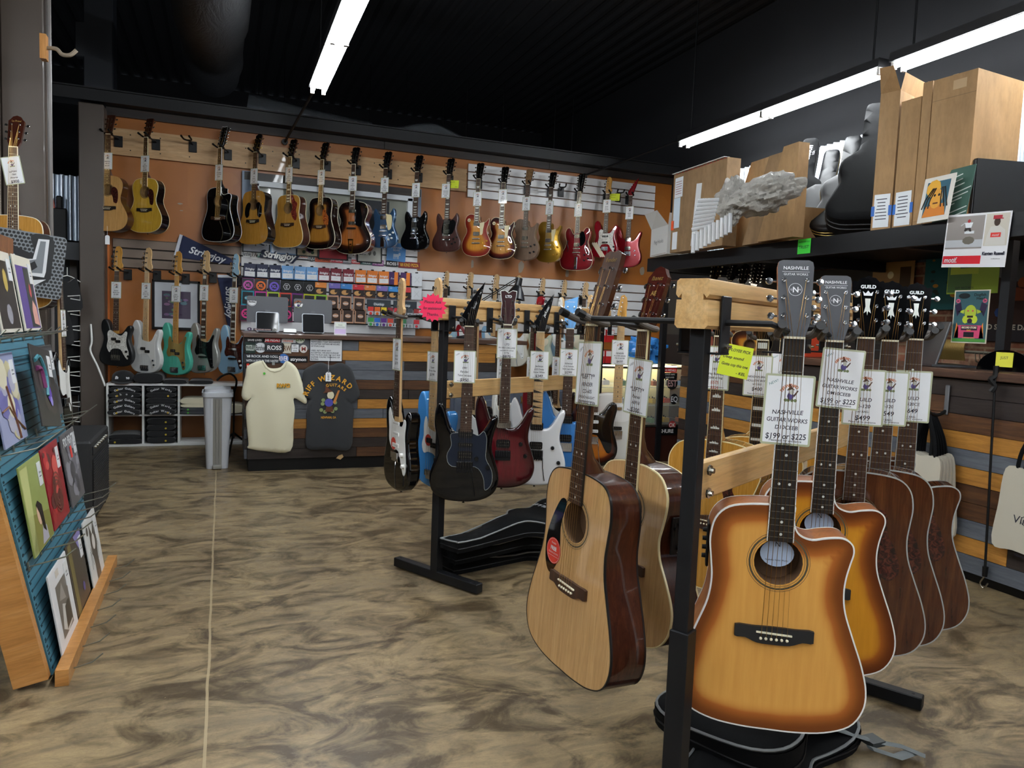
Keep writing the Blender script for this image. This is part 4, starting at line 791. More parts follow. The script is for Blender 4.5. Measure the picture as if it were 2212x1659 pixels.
sgk = ((.085, -.665), (.12, -.645), (.07, -.715), (.105, -.70))
sgpg = lambda mt: (spline([(.024, -.03), (.045, -.045), (.07, -.035), (.1, -.06), (.098, -.11), (.075, -.17), (.055, -.185), (.03, -.19), (-.03, -.19), (-.055, -.17), (-.05, -.1), (-.03, -.05)], 3), mt)
SGK = dict(shape='sg', head='gibson', headm=blkhead, rnd=.008, depth=.036, bridge='tom', nb=.43, sc=.628, nf=22, inlay='trap', fbext=-.455, nw=.0215)
G(832.6, 364, 44, 'metallic blue double-horned electric guitar with a cream guard', 'in front of the wall window', -.165, [('2014', .012), ('GIBSON', .012), ('SG w/ Maestro', .011), ('$1,650', .015)], top=plain('pelham_blue', '3d5f83', .25, .5, 1), bind=None, pickups=hum(nk, -.49, -.585), knobs=sgk, knobm=whitep, pg=(spline([(.024, -.03), (.05, -.03), (.09, -.04), (.1, -.1), (.09, -.17), (.06, -.185), (.04, -.12)], 3), cream), hw=chrome,
  extra=lambda R, zt, nb, sc: MB().box((-.0, -.74, zt + .005), (.05, .1, .01), chrome, bev=.004).tube([(.02, -.69, zt + .02), (.06, -.74, zt + .03), (.07, -.8, zt + .03)], .003, chrome, 6).build('vibrato', R), **SGK)
G(900.4, 371.5, 44, 'glossy black double-horned electric guitar', 'beside the blue one on the wall', -.185, [('2019', .012), ('GIBSON', .012), ('SG Standard', .011), ('$1,200', .015)], top=gloss('0a0909'), pickups=hum(nk, -.49, -.585), knobs=sgk, knobm=blk, hw=chrome, pg=sgpg(gloss('0d0d0e')), **SGK)
G(969.3, 377.5, 42, 'walnut-brown double-horned electric guitar', 'with a green note on its price card', -.165, [('EPIPHONE', .012), ('G-400 Faded', .011), ('Worn Brown', .011), ('$350', .015)], cardx=-.025, top=wood('walnut_brown', '2b120d', '3c1a13', '4a221a', (9, .6, 9), 9, .35, .4, bump=0), pickups=hum(blk, -.49, -.585), knobs=sgk, knobm=blk, hw=chrome, pg=sgpg(gloss('0e0f10')), **SGK)
LPK = dict(shape='lp', head='gibson', headm=blkhead, depth=.045, carve=.009, bridge='tom', nb=.375, sc=.628, nf=22, inlay='trap', nw=.0215)
lpk = ((.075, -.665), (.12, -.65), (.07, -.735), (.115, -.725)); lpg = lambda mt: (spline([(.03, -.09), (.05, -.085), (.085, -.08), (.075, -.15), (.07, -.2), (.045, -.21), (.04, -.16)], 3), mt)
def sel(R, zt, nb, sc, c='d8cda8'):
    m = MB(); m.ring(-.09, -nb - .055, .007, .018, zt + .0015, paint(c)); m.tube([(-.09, -nb - .055, zt), (-.092, -nb - .05, zt + .018)], .003, cream, 6); m.build('selector_switch', R)
G(1033.5, 386.7, 40, 'cherry-to-amber burst single-cutaway guitar', 'first in front of the white upper slats', -.21, [('2014', .012), ('GIBSON', .012), ('Custom R9', .012), ('$4,600', .015)], top=burst('cherry_burst', 'c98a2e', 'bb7a26', '7c1f18', '9a4a22', .01, .1), side=plain('cherry_side', '5e1512', .2, 0, 1), bind=cream, pickups=hum(nk, -.47, -.575), knobs=lpk, knobm=plain('amber_knob', 'b5842a', .2), pg=lpg(cream), extra=sel, **LPK)
G(1087.5, 394.7, 40, 'flamed tobacco burst single-cutaway guitar', 'second in front of the white upper slats', -.145, [('2021', .012), ('GIBSON', .012), ('Les Paul', .012), ('$2,250', .015)], top=burst('iced_burst', 'd9a35a', 'c48a45', '2a0a0c', '6f2a18', .01, .1), side=plain('wine_side', '2a0a0c', .2, 0, 1), bind=cream, pickups=hum(nk, -.47, -.575), knobs=lpk, knobm=plain('amber_knob', 'b5842a', .2), pg=lpg(cream), extra=sel, **LPK)
G(1139.3, 399, 48, 'flat grey-brown single-cutaway guitar', 'between the tobacco burst and the gold one', -.205, [('GIBSON', .012), ('Les Paul', .012), ('Special', .012), ('$1,400', .015)], top=wood('grey_walnut', '5f4a3a', '725a46', '826a54', (9, .6, 9), 9, .45, .1, bump=0), pickups=hum(nk, -.47, -.575), knobs=lpk, knobm=blk, shape='lp', head='gibson', headm=wood('grey_head', '7a5a38', '8b6843', '9b784f'), depth=.045, rnd=.004, bridge='tom', nb=.375, sc=.628, nf=22)
G(1189.8, 405.5, 52, 'metallic gold single-cutaway guitar', 'left of the big red semi-hollow', -.22, [('2009', .012), ('GIBSON', .012), ('LP Goldtop', .011), ('$2,000', .015)], top=plain('gold_top', 'a8822a', .3, .75, 1), side=plain('gold_top', 'a8822a', .3, .75, 1), pickups=hum(nk, -.47, -.575), knobs=lpk, knobm=plain('amber_knob', 'b5842a', .2), pg=lpg(cream), **LPK)
cher = burst('cherry_red', '78101a', '74101a', '5c0d14', '7a121b', .0, .1, grain=False)
G(1251.6, 414.7, 50, 'big cherry-red semi-hollow guitar with f-holes', 'below the black conduit end', -.2, [('1967', .012), ('GIBSON', .012), ('ES-335 12', .012), ('$4,800', .015)], name='semi_hollow_guitar', shape='es', head='twelve', headm=blkhead, top=cher, side=gloss('7c1019'), bind=cream, depth=.043, carve=.008, bridge='tom', nb=.40, sc=.628, nf=22, strings=12, pickups=hum(nk, -.49, -.585), knobs=((.1, -.7), (.14, -.68), (.1, -.76), (.145, -.74)), knobm=blk, pg=(spline([(.032, -.06), (.07, -.04), (.1, -.1), (.09, -.17), (.045, -.2), (.035, -.14)], 3), gloss('0b0b0d')),
  extra=lambda R, zt, nb, sc: (fholes(R, zt - .002, nb, sc, .12, -.2), MB().box((0, -nb - .39, zt + .006), (.035, .14, .006), chrome, bev=.003).box((0, -nb - .3, zt + .01), (.06, .01, .01), chrome).build('trapeze_tailpiece', R)))
def stripe(R, zt, nb, sc):
    m = MB(); c = paint('e6dcc0')
    for k in range(3): m.add([(-.16 + .022 * k, -nb - .16, zt + .0006), (-.148 + .022 * k, -nb - .14, zt + .0006), (-.03 + .022 * k, -nb - .31, zt + .0006), (-.045 + .022 * k, -nb - .318, zt + .0006)], [(0, 3, 2, 1)], c)
    m.build('stripe', R)
mustpg = (spline([(-.03, -.01), (-.06, -.0), (-.08, -.03), (-.075, -.09), (-.085, -.15), (-.06, -.2), (-.035, -.17), (.04, -.17), (.075, -.22), (.11, -.26), (.12, -.2), (.1, -.14), (.095, -.08), (.105, -.02), (.085, -.01), (.06, -.04), (.03, -.045)], 3))
G(1312.6, 418.5, 50, 'red offset guitar with a pearl guard', 'with a green note beside its price card', -.14, [('Fender', .013), ('Mustang', .012), ('$1,050', .015)], shape='mustang', head='strat', tilt=0, top=gloss('7d0f1a'), rnd=.008, depth=.04, bridge='trem', nb=.40, sc=.61, nf=22, neck=maplea, pickups=[(-.48, .07, .02, blk), (-.55, .07, .02, blk)], pg=(mustpg, whpearl), extra=stripe, knobs=((.11, -.6), (.125, -.64)), knobm=blk, hw=chrome)
G(1362.2, 423, 50, 'candy-red double-cutaway guitar with matching red headstock', 'last in the upper row by the loft', -.195, [('IBANEZ', .012), ('JS140', .012), ('$750', .015)], shape='super', head='pointy', headm=gloss('8c101c'), top=plain('candy_red', '820c17', .22, .35, 1), rnd=.01, depth=.045, bridge='hard', nb=.45, sc=.648, nf=22, pickups=hum(nk, -.5, -.6), knobs=((.09, -.63), (.1, -.68)), knobm=chrome, hw=chrome)
# empty hangers
for px, py, lb in ((405, 303, 'empty black wall hanger on the knotty board'), (1215, 405, 'empty black hanger beside the gold guitar on the white slats'), (1340, 417, 'empty black hanger beside the red offset guitar')):
    M = face(onY(px, py, 7.68), 20); p = M @ Vector((0, .01, -.035)); hanger(M, [Vector((p.x + .03, 7.812, p.z - .02)), p], lb)
# basses on the lower row
BK = dict(strings=4, rnd=.01, depth=.043, bridge='bassb', sc=.86, nf=20, tilt=0, neck=maple, Y=7.55)
ppg = spline([(-.03, -.015), (-.045, .02), (-.06, .04), (-.075, .0), (-.075, -.06), (-.09, -.11), (-.07, -.15), (-.03, -.14), (.03, -.15), (.06, -.2), (.085, -.265), (.11, -.25), (.105, -.17), (.1, -.1), (.1, -.03), (.115, .03), (.1, .04), (.075, 0), (.05, -.03)], 3)
bph = [(-.695, .05, .026, blk, -.022), (-.72, .05, .026, blk, .022)]
G(252, 585.5, 25, 'worn black short-scale bass with a white pearl guard', 'first in the lower bass row', -.17, [('Fender', .013), ('Mustang Bass', .011), ('$1,000', .015)], shape='mustang', head='bass', top=plain('worn_black', '111315', .35), nb=.53, pickups=[(-.61, .045, .024, blk, -.02), (-.63, .045, .024, blk, .02)], pg=([(x * 1.0, y) for x, y in mustpg], whpearl), knobs=((.1, -.72), (.12, -.76)), knobm=blk, hw=nickel, **{**BK, 'sc': .765, 'neck': maplea})
G(316.6, 588, 34, 'pearl white bass with a maple neck', 'second in the lower bass row', -.17, [('NEW', .011), ('Fender Player', .011), ('Precision Bass', .011), ('$829', .015)], shape='bass', head='bass', top=plain('pearl_white', 'dcdedd', .22, 0, 1), nb=.6, fb=maple, inm=blk, pickups=bph, pg=(ppg, plain('white_plastic', 'e6e6e2', .3)), knobs=((.09, -.8), (.1, -.84)), knobm=chrome, hw=chrome, **BK)
G(381.4, 595, 34, 'sea-green bass with a gold guard', 'third in the lower bass row', -.17, [('Squier', .012), ('Classic Vibe', .011), ('50s P Bass', .011), ('$449', .015)], shape='bass', head='bass', top=gloss('4fb39c'), nb=.6, fb=maplea, inm=blk, pickups=bph, pg=(ppg, plain('anodised_gold', 'b59a58', .35, .7)), knobs=((.09, -.8), (.1, -.84)), knobm=chrome, hw=chrome, **{**BK, 'neck': maplea})
G(442.2, 593, 36, 'silver bass with a black guard', 'fourth in the lower bass row', -.17, [('Fender', .012), ('Jazz Bass', .011), ('w/ case', .011), ('$950', .015)], shape='jazz', head='bass', top=plain('inca_silver', 'a9aaa4', .3, .4, .8), nb=.6, inlay='block', pickups=[(-.68, .09, .018, blk), (-.77, .09, .018, blk)], pg=(ppg, gloss('111214')), knobs=((.085, -.79), (.1, -.83), (.11, -.86)), knobm=blk, hw=chrome, **BK)
G(506.3, 599, 38, 'powder-blue bass with a dark tortoise guard', 'last in the lower bass row', -.17, [('Squier', .012), ('Jazz Bass', .011), ('$499', .015)], shape='jazz', head='bass', headm=gloss('9cc0d6'), top=gloss('8fb6d0'), nb=.6, bind=ivory, inlay='block', pickups=[(-.68, .09, .018, chrome), (-.77, .09, .018, blk)], pg=(ppg, tortd), knobs=((.085, -.79), (.1, -.83)), knobm=whitep, hw=chrome, **BK)
# right lower row on the white slats: seven natural-necked electrics half hidden by the rack
lr = [((962, 623), 'tele', 'tele', 'pale blue', gloss('9fbfd0')), ((1013, 626), 'strat', 'strat', 'deep red', gloss('7a0f18')), ((1069, 630), 'strat', 'strat', 'sky blue', gloss('86aecb')), ((1117, 632), 'strat', 'strat', 'warm white', gloss('d8d4c4')), ((1170, 636), 'tele', 'tele', 'olive-white', gloss('c4cbb4')), ((1217, 640), 'tele', 'tele', 'ice blue', gloss('8fb0c4')), ((1262, 645), 'tele', 'strat', 'mint', gloss('b4cbb0'))]
for k, ((px, py), sh, hd, cn, mt) in enumerate(lr):
    st = sh == 'strat'
    g = G(px, py, 48, '%s electric guitar with a %s neck' % (cn, 'maple' if k in (1, 2, 3) else 'dark-fretted'), 'low on the white slats', -.17, [('Squier', .013), (['Telecaster', 'Strat', 'Strat', 'Strat', 'Tele', 'Tele', 'Tele'][k], .012), ('$%d' % (299 + 50 * k), .015)], Y=7.6, shape=sh, head=hd, tilt=0, top=mt, rnd=.007, depth=.043, bridge='trem' if st else 'hard', nb=.45 if st else .41, sc=.648, nf=21, neck=maple, fb=maple if k in (1, 2, 3) else rosew, inm=blk if k in (1, 2, 3) else pearl, pickups=[(-.5, .07, .018, whitep), (-.55, .07, .018, whitep), (-.605, .07, .018, whitep)] if st else [(-.5, .06, .018, chrome), (-.62, .07, .02, blk)], pg=(spline([(-.03, -.03), (-.06, .0), (-.085, .03), (-.1, .0), (-.09, -.07), (-.085, -.13), (-.04, -.17), (.03, -.17), (.09, -.27), (.12, -.25), (.11, -.15), (.1, -.09), (.11, -.03), (.09, -.01), (.06, -.05)], 3), whitep) if st else (spline([(-.03, -.01), (-.1, -.02), (-.11, -.07), (-.1, -.12), (-.06, -.16), (.04, -.17), (.1, -.14), (.11, -.09), (.08, -.08), (.045, -.085)], 3), whitep if k % 2 else ivory), knobs=((.09, -.66), (.1, -.7)), knobm=whitep, hw=chrome)
# ---------------------------------------------------------------- display racks
U = Vector((.868, .497, 0)); V = Vector((.497, -.868, 0))
def rackM(o): return Matrix(((U.x, V.x, 0, o[0]), (U.y, V.y, 0, o[1]), (0, 0, 1, 0), (0, 0, 0, 1)))
RA, RB = rackM((.955, 3.37)), rackM((.925, 1.31)); RL = 1.42
def rack(M, label):
    R = thing('guitar_rack', label, 'guitar rack', M)
    prof = [(.035, 1.356), (.03, 1.3575), (-.03, 1.3575), (-.036, 1.352), (-.037, 1.325), (-.031, 1.318), (-.024, 1.327), (-.024, 1.314), (-.035, 1.314), (-.037, 1.262), (-.03, 1.255), (.03, 1.255), (.037, 1.262), (.035, 1.314), (.024, 1.314), (.024, 1.327), (.031, 1.318), (.037, 1.325), (.036, 1.352)]
    n = len(prof); m = MB(); N = 2
    m.add([(x, a, b) for x in (-.03, RL + .03) for a, b in prof], [[i, (i + 1) % n, n + (i + 1) % n, n + i] for i in range(n)] + [list(range(n))[::-1], list(range(n, 2 * n))], pinex); m.build('hanging_beam', R)
    for x in (.02, RL - .02):
        m = MB(); m.box((x, 0, .79), (.034, .034, .93), blkm, bev=.002); m.box((x, 0, .32), (.044, .044, .56), blkm, bev=.002); m.build('post', R, smooth=False)
        m = MB(); m.box((x, 0, .03), (.044, .56, .044), blkm, bev=.003)
        for e in (-.25, .25): m.lathe([(.005, .0525), (.005, .053)], plain('bolt_hole', '020202', .8), 8, Matrix.Translation((x, e, 0)))
        m.build('foot_bar', R, smooth=False)
        m = MB(); s = 1 if x < .5 else -1; m.box((x + s * .035, -.02, .925), (.05, .006, .1), blkm, bev=.002)
        for dz in (-.025, .025): m.lathe([(.012, 0), (.012, .004), (.007, .004), (.006, .012), (0, .013)], nickel, 8, Matrix.Translation((x + s * .04, .02, .925 + dz)) @ Matrix.Rotation(-math.pi / 2, 4, 'X'))
        m.build('bracket', R)
    m = MB(); m.box((RL / 2, 0, .925), (RL - .08, .02, .085), pinex, bev=.003); m.build('cross_rail', R); return R
RL_ = RL
rack(RA, 'pine and black steel guitar rack carrying the solid-body guitars before the counter')
RL = 1.34
rack(RB, 'pine and black steel guitar rack carrying the acoustic guitars')
def rhanger(M, RM, desc, u=None, arm_z=1.27):
    """hanger hooked on a rack beam, arm square to it"""
    I = RM.inverted(); p = I @ (M @ Vector((0, .012, -.03))); u = p.x if u is None else u; s = 1 if p.y > 0 else -1
    R = thing('guitar_hanger', 'black steel hanger holding the %s' % desc, 'guitar hanger', RM @ Matrix.Translation((u, 0, 1.27)), 'hangers on the pine racks')
    m = MB(); m.box((0, s * .042, -.005), (.045, .006, .12), blkm, bev=.002); m.box((0, s * .02, -.066), (.045, .05, .004), blkm)
    m.lathe([(.006, 0), (.006, .006), (.003, .007), (.003, .014)], nickel, 8, Matrix.Translation((0, s * .045, -.05)) @ Matrix.Rotation(-s * math.pi / 2, 4, 'X')); m.build('bracket', R)
    L = R.matrix_world.inverted()
    m = MB(); q = [Vector((0, s * .045, 0)), Vector((0, p.y, 0)) if abs(p.y) > .05 else Vector((0, s * .06, 0)), L @ (M @ Vector((0, .012, -.036)))]; m.tube(q, .0065, blkm, 8); m.build('arm', R)
    m = MB(); y = .012; pp = [(-.037, y + .014, .055), (-.037, y + .005, .03), (-.035, y - .002, 0), (-.024, y - .004, -.028), (0, y - .004, -.038), (.024, y - .004, -.028), (.035, y - .002, 0), (.037, y + .005, .03), (.037, y + .014, .055)]
    m.tube([L @ (M @ Vector(q)) for q in spline(pp, 3, False)], .0085, rubber, 10); m.build('yoke', R)
    for s_ in (0, -1): m = MB(); a = Vector(pp[s_]); m.tube([L @ (M @ (a + Vector((0, -.003, -.008)))), L @ (M @ (a + Vector((0, .004, .012))))], .0098, blk, 10); m.build('yoke_cap', R)
def RG(px, py, dep, yaw, RM, desc, where, cy, cl, new='USED', lean=0, roll=0, cardx=0, cardrot=0, cw=.102, ch=.152, u=None, hang=True, **k):
    M = face(atD(px, py, dep), yaw, lean, roll); g = guitar(M, '%s %s' % (desc, where), **k)
    if hang: rhanger(M, RM, desc, u)
    if cy: pricecard(g, cy, cl, 'handwritten price card on the %s' % desc, x=cardx, rot=cardrot, new=new, w=cw, h=ch, detail=2)
    return g
wl = plain('white_lettering', 'd4d6d8', .4)
def nashlogo(m):
    z = .0003; m.text('NASHVILLE', .0105, 0, .152, z, wl, maxw=.054, bold=.01); m.box((0, .1435, z), (.056, .0006, .0002), wl); m.text('GUITAR WORKS', .0075, 0, .138, z, wl, maxw=.05)
    m.ring(0, .104, .0132, .0140, z, wl); m.text('N', .017, 0, .104, z, wl, bold=.02); m.text('G', .006, -.0085, .104, z, wl); m.text('W', .006, .0085, .104, z, wl)
satin = plain('satin_black_head', '33353a', .55)
nb_top = burst('honey_burst', 'd89f50', 'd0964a', '6e3a18', 'a8622a', .006, .07, .38, .25); nb_top2 = burst('gold_burst', 'c98a26', 'c08222', '5a2a10', '94521c', .006, .07, .38, .25)
def preamp(R, zt, nb, sc):
    m = MB(); M2 = Matrix.Translation((-.1475, -nb - .11, zt - .045)) @ Matrix.Rotation(math.radians(-93), 4, 'Y')
    m.box((0, 0, 0), (.045, .1, .006), blk, M2, bev=.003)
    for k in range(4): m.lathe([(.006, 0), (.005, .012), (0, .012)], blk, 8, M2 @ Matrix.Translation((0, -.03 + .02 * k, 0)))
    m.build('preamp_panel', R)
NK = dict(shape='dreadcut', side=mahogl, neck=mahogl, fb=ebony, bind=whitep, head='nash', headm=satin, hw=chrome, detail=2, logo=nashlogo, bridgem=plain('black_bridge', '17181a', .5))
ncl = [('NASHVILLE', .0125), ('GUITAR WORKS', .0125), ('D10CEEB', .0115), ('$199 or $225', .017), ('-w/ BAG!-', .007)]
RG(1716, 732, 1.573, 32, RB, 'honey sunburst cutaway dreadnought', 'hanging nearest on the rack', -.152, ncl, 'NEW!', top=nb_top, extra=preamp, u=.045, cardx=-.004, cardrot=-.02, **NK)
RG(1803, 739, 1.87, 34, RB, 'second honey sunburst cutaway guitar', 'behind the honey sunburst cutaway dreadnought', -.092, [(a.replace('D10', 'DM10'), b) for a, b in ncl], 'NEW!', cardx=.02, cardrot=-.06, top=nb_top2, u=.42, **NK)
def guildlogo(m):
    z = .0003; m.text('GUILD', .013, 0, .14, z, wl, maxw=.042, bold=.04); m.poly([(-.01, .115), (.01, .115), (.013, .127), (.006, .121), (0, .129), (-.006, .121), (-.013, .127)], z, wl)
    m.poly([(-.007, .107), (.007, .107), (.005, .085), (.009, .066), (.002, .072), (0, .06), (-.002, .072), (-.009, .066), (-.005, .085)], z, pearl)
GK = dict(fb=rosew, head='guild', headm=blkhead, hw=chrome, detail=2, logo=guildlogo, neck=mahog, bridgem=rosew, bind=plain('grey_binding', '9a9c9a', .4))
gtop = wood('mahogany_top', '361a0d', '4a2613', '5f351c', (9, .6, 9), 7, .15, 1, bump=0)
gpg = (spline([(.03, -.145), (.06, -.1), (.085, -.11), (.09, -.16), (.11, -.2), (.125, -.26), (.1, -.29), (.065, -.26), (.05, -.2)], 4), tortd)
RG(1871, 732, 1.98, 40, RB, 'dark mahogany dreadnought', 'first of the black headstocks on the rack', -.157, [('GUILD', .0135), ('D-120', .0135), ('-w/ BAG-', .008), ('$499', .018)], '', cardx=.005, shape='dread', top=gtop, pg=gpg, u=.6, **GK)
RG(1922.5, 738, 2.06, 40, RB, 'concert-size mahogany acoustic guitar', 'second of the black headstocks on the rack', -.158, [('GUILD', .0135), ('M-120', .012), ('$549', .018), ('-w/ BAG-', .008)], '', cardx=.005, shape='dread', sx=.97, top=gtop, pg=gpg, u=.78, **GK)
RG(1977, 735, 2.17, 40, RB, 'mahogany cutaway dreadnought', 'last of the black headstocks on the rack', -.165, [('GUILD', .0135), ('D-120CE', .012), ('$649', .018), ('-w/ BAG-', .008)], '', cardx=.002, shape='dreadcut', top=gtop, pg=gpg, u=.96, **GK)
M = face(atD(1990, 725, 2.3), 38); rhanger(M, RB, 'nothing at the far end of the acoustic rack', 1.14)
spr2 = wood('blond_spruce', 'b98f5c', 'c99e68', 'd3aa76', (14, .5, 1), 6, .3, .9, bump=0)
def fsticker(R, zt, nb, sc):
    m = MB(); M2 = Matrix.Translation((-.085, -.585, zt + .0016)); rd = paint('c8382a')
    m.disc(0, 0, .034, 0, rd, M2, 24); m.ring(0, 0, .031, .0318, .0003, wl, M2); m.text('FREE', .014, 0, .006, .0003, wl, M2, bold=.04); m.text('ONLINE LESSONS', .006, 0, -.006, .0003, wl, M2); m.text('Fender', .008, 0, .02, .0003, wl, M2, shear=.3); m.box((0, -.014, .0003), (.05, .0006, .0001), wl, M2); m.build('sticker', R)
RG(1277, 704, 1.80, 84, RB, 'left-handed natural dreadnought with glossy brown sides', 'hanging off the near end of the rack', -.115, [('*LEFTY*', .0165), ('FENDER', .0125), ('CD-60S', .0125), ('DREADNAUGHT', .009), ('NATURAL $169', .011)], 'LEFTY', lean=2.5, roll=-1, cardx=.01, cardrot=.05, cw=.105, ch=.155, u=.03, shape='dread', top=spr2, side=mahog, head='lefty', headm=rosew, fb=rosew, bind=plain('black_binding', '141414', .3), hw=chrome, detail=2, neck=mahog, bridgem=rosew, logo=lg('Fender', .016, .165), extra=fsticker,
   pg=(spline([(-.045, -.09), (-.07, -.085), (-.105, -.14), (-.125, -.2), (-.12, -.26), (-.095, -.285), (-.065, -.25), (-.058, -.21), (-.062, -.15)], 4), gloss('0b0b0c')))
def eqpanel(R, zt, nb, sc):
    m = MB(); M2 = Matrix.Translation((.1465, -nb - .17, zt - .05)) @ Matrix.Rotation(math.radians(90), 4, 'Y') @ Matrix.Rotation(math.radians(0), 4, 'Z')
    m.box((0, 0, .001), (.055, .1, .006), blk, M2, bev=.002)
    for k in range(4): m.box((-.018 + .012 * k, .02, .004), (.003, .045, .002), plain('slot', '020202', .8), M2); m.box((-.018 + .012 * k, .02 + .01 * (k % 2), .006), (.007, .006, .006), blk, M2)
    m.lathe([(.008, .004), (.007, .014), (0, .014)], blk, 10, M2 @ Matrix.Translation((0, -.032, 0))); m.text('OBP', .006, 0, -.044, .0045, wl, M2); m.build('preamp_panel', R)
RG(1388, 715.8, 2.02, 82, RB, 'left-handed blond acoustic guitar with cream binding', 'behind the left-handed dreadnought', -.152, [('*LEFTY*', .0165), ('Ibanez', .0125), ('AEF18', .0125), ('$300', .018)], 'USED', lean=2, cardrot=-.05, cw=.105, ch=.155, u=.03, shape='om', sx=1.04, top=spr2, side=mahog, head='iba', headm=gloss('3a1712'), neck=mahog, bind=cream, hw=chrome, detail=2, bridgem=rosew, logo=lambda m: (m.text('Ibanez', .018, 0, .148, 0, plain('logo_gold', 'c9a860', .3, .8), shear=.3), m.text('AE', .018, 0, .105, 0, plain('logo_gold', 'c9a860', .3, .8), bold=.03)), extra=eqpanel)
# far side of the acoustic rack
def stache(R, zt, nb, sc):
    m = MB(); o = spline([(-.1, -sc + .02), (-.06, -sc + .012), (0, -sc + .02), (.06, -sc + .012), (.1, -sc + .02), (.105, -sc - .015), (.07, -sc - .02), (.03, -sc - .032), (0, -sc - .036), (-.03, -sc - .032), (-.07, -sc - .02), (-.105, -sc - .015)], 3); m.prism(o, zt, zt + .009, rosew); m.lathe([(.006, .009), (.005, .013), (0, .014)], chrome, 8, Matrix.Translation((-.075, -sc, zt))); m.lathe([(.006, .009), (.005, .013), (0, .014)], chrome, 8, Matrix.Translation((.075, -sc, zt))); m.build('bridge', R)
RG(1556, 728, 2.55, 58, RB, 'large amber jumbo guitar with a flowered dark pickguard', 'behind the near rack post', -.107, [('1975', .012), ('Greg Bennett', .011), ('12008 w/ bag', .01), ('$575', .014, inkr), ('$525', .014, inkr)], '', cardx=-.01, shape='jumbo', top=spruceO, side=spruceO, head='gibson', headm=blkhead, neck=maplea, bind=cream, hw=gold, detail=2, inlay='crown', bridgem=rosew, extra=stache, pg=(spline([(.03, -.13), (.06, -.1), (.08, -.12), (.075, -.17), (.12, -.24), (.13, -.3), (.1, -.31), (.06, -.26), (.045, -.2)], 4), tortd))
RG(1648, 736, 2.72, 52, RB, 'hollow body guitar with block inlays', 'behind the pine beam beside the green note', -.13, [('UNKNOWN BRAND', .0105), ('HOLLOW BODY', .0105), ('w/ CASE', .009), ('$400', .018)], 'USED', cardx=-.01, shape='jumbo', top=spruceO, side=spruceO, head='gibson', headm=blkhead, neck=mahog, bind=cream, hw=gold, detail=2, inlay='block', fb=ebony, bridgem=rosew)
RG(1697, 738, 3.0, 52, RB, 'amber acoustic guitar with a plain dark neck', 'mostly hidden behind the honey sunburst dreadnought', -.12, [('GUILD', .0125), ('12-STRING', .0105), ('$700', .016)], 'NEW!', shape='dread', top=spruceO, side=spruceO, head='lap', headm=maplea, neck=maplea, bind=cream, hw=gold, inlay='dot')
# solid bodies on the far rack
m950 = [('1991', .013), ('Fender', .0135), ('Talon w/case', .012), ('$950', .02)]
talpg = (spline([(.028, -.04), (.06, -.05), (.085, -.03), (.1, -.06), (.1, -.11), (.1, -.16), (.13, -.22), (.13, -.28), (.1, -.31), (.09, -.25), (.05, -.2), (-.06, -.2), (-.085, -.15), (-.065, -.1), (-.07, -.05), (-.04, -.04)], 4), paint('161d2a', .35), paint('8f938f'))
ST = dict(rnd=.012, depth=.045, sc=.648, nf=24, nb=.46, detail=2)
RG(1013.7, 706, 3.45, 18, RA, 'glossy black pointed-headstock guitar', 'first on the near side of the rack', -.187, m950, 'USED', cardx=-.015, shape='super', head='pointy', headm=gloss('08080a'), logo=lambda m: (m.text('Fender', .013, .024, .1, 0, wl, shear=.3, rot=1.2), m.text('TALON', .008, .05, .165, 0, wl, rot=1.1)), top=gloss('050507'), bridge='floyd', pickups=hum(blk, -.5, -.605) + [(-.555, .07, .018, blk)], knobs=((.055, -.62), (.11, -.66)), knobm=blk, hw=blkm, pg=talpg, u=.03, **ST)
crim = burst('crimson_flame', '520a12', '620d19', '2a0508', '4a0a10', .0, .09)
RG(1096.7, 703, 3.72, 20, RA, 'see-through crimson guitar with pearl edging', 'second on the near side of the rack', -.09, [('LTD', .0135), ('H-1001 DELUXE', .0115), ('upgraded SD pickups', .008), ('w/ Bag', .009), ('$875', .02)], 'USED', shape='super', head='ltd', headm=crim, headbind=pearl, logo=lambda m: m.text('LTD', .018, 0, .145, .0005, wl, bold=.03), top=crim, side=plain('crimson_side', '3a090e', .2, 0, 1), bind=plain('abalone', '8f9a94', .2, .3, .8), bridge='hard', pickups=[(-.5, .07, .04, chrome), (-.6, .07, .04, blk)], knobs=((.09, -.6), (.115, -.66)), knobm=blk, hw=blkm, u=.3, **ST)
RG(1168, 718, 3.95, 22, RA, 'snow white guitar with shark-fin inlays', 'third on the near side of the rack', -.175, [('Jackson', .0135), ('JS32 Dinky', .0115), ('Snow White', .0115), ('$349', .019)], 'NEW!', shape='super', head='pointy', headm=gloss('0a0a0c'), logo=lambda m: m.text('Jackson', .02, .025, .11, .0005, wl, bold=.02, rot=1.15, shear=.2), top=plain('snow_white', 'e2e4e6', .15, 0, 1), neck=maple, fb=maple, inlay='shark', inm=plain('black_inlay', '101012', .3), bridge='floyd', pickups=hum(blk, -.505, -.61), knobs=((.09, -.62), (.125, -.7)), knobm=blk, hw=blkm, u=.6, **ST)
RG(1231.8, 711, 4.1, 24, RA, 'satin sky-blue guitar with matching blue headstock', 'fourth on the near side of the rack', -.185, [('Schecter', .0125), ('C-6 Deluxe', .0115), ('Satin Light Blue', .0105), ('$299', .018)], 'NEW!', shape='super', head='schecter', headm=paint('63a0d8', .45), logo=lambda m: m.text('schecter', .013, 0, .152, .0004, wl, maxw=.05), top=plain('satin_blue', '2f72b4', .4), bridge='hard', pickups=hum(blk, -.505, -.61), knobs=((.1, -.65), (.12, -.7)), knobm=blk, hw=chrome, u=.87, **{**ST, 'nf': 22})
sb = burst('strat_burst', 'b86a1e', 'a85c18', '070505', '5a2410', .01, .09, grain=False)
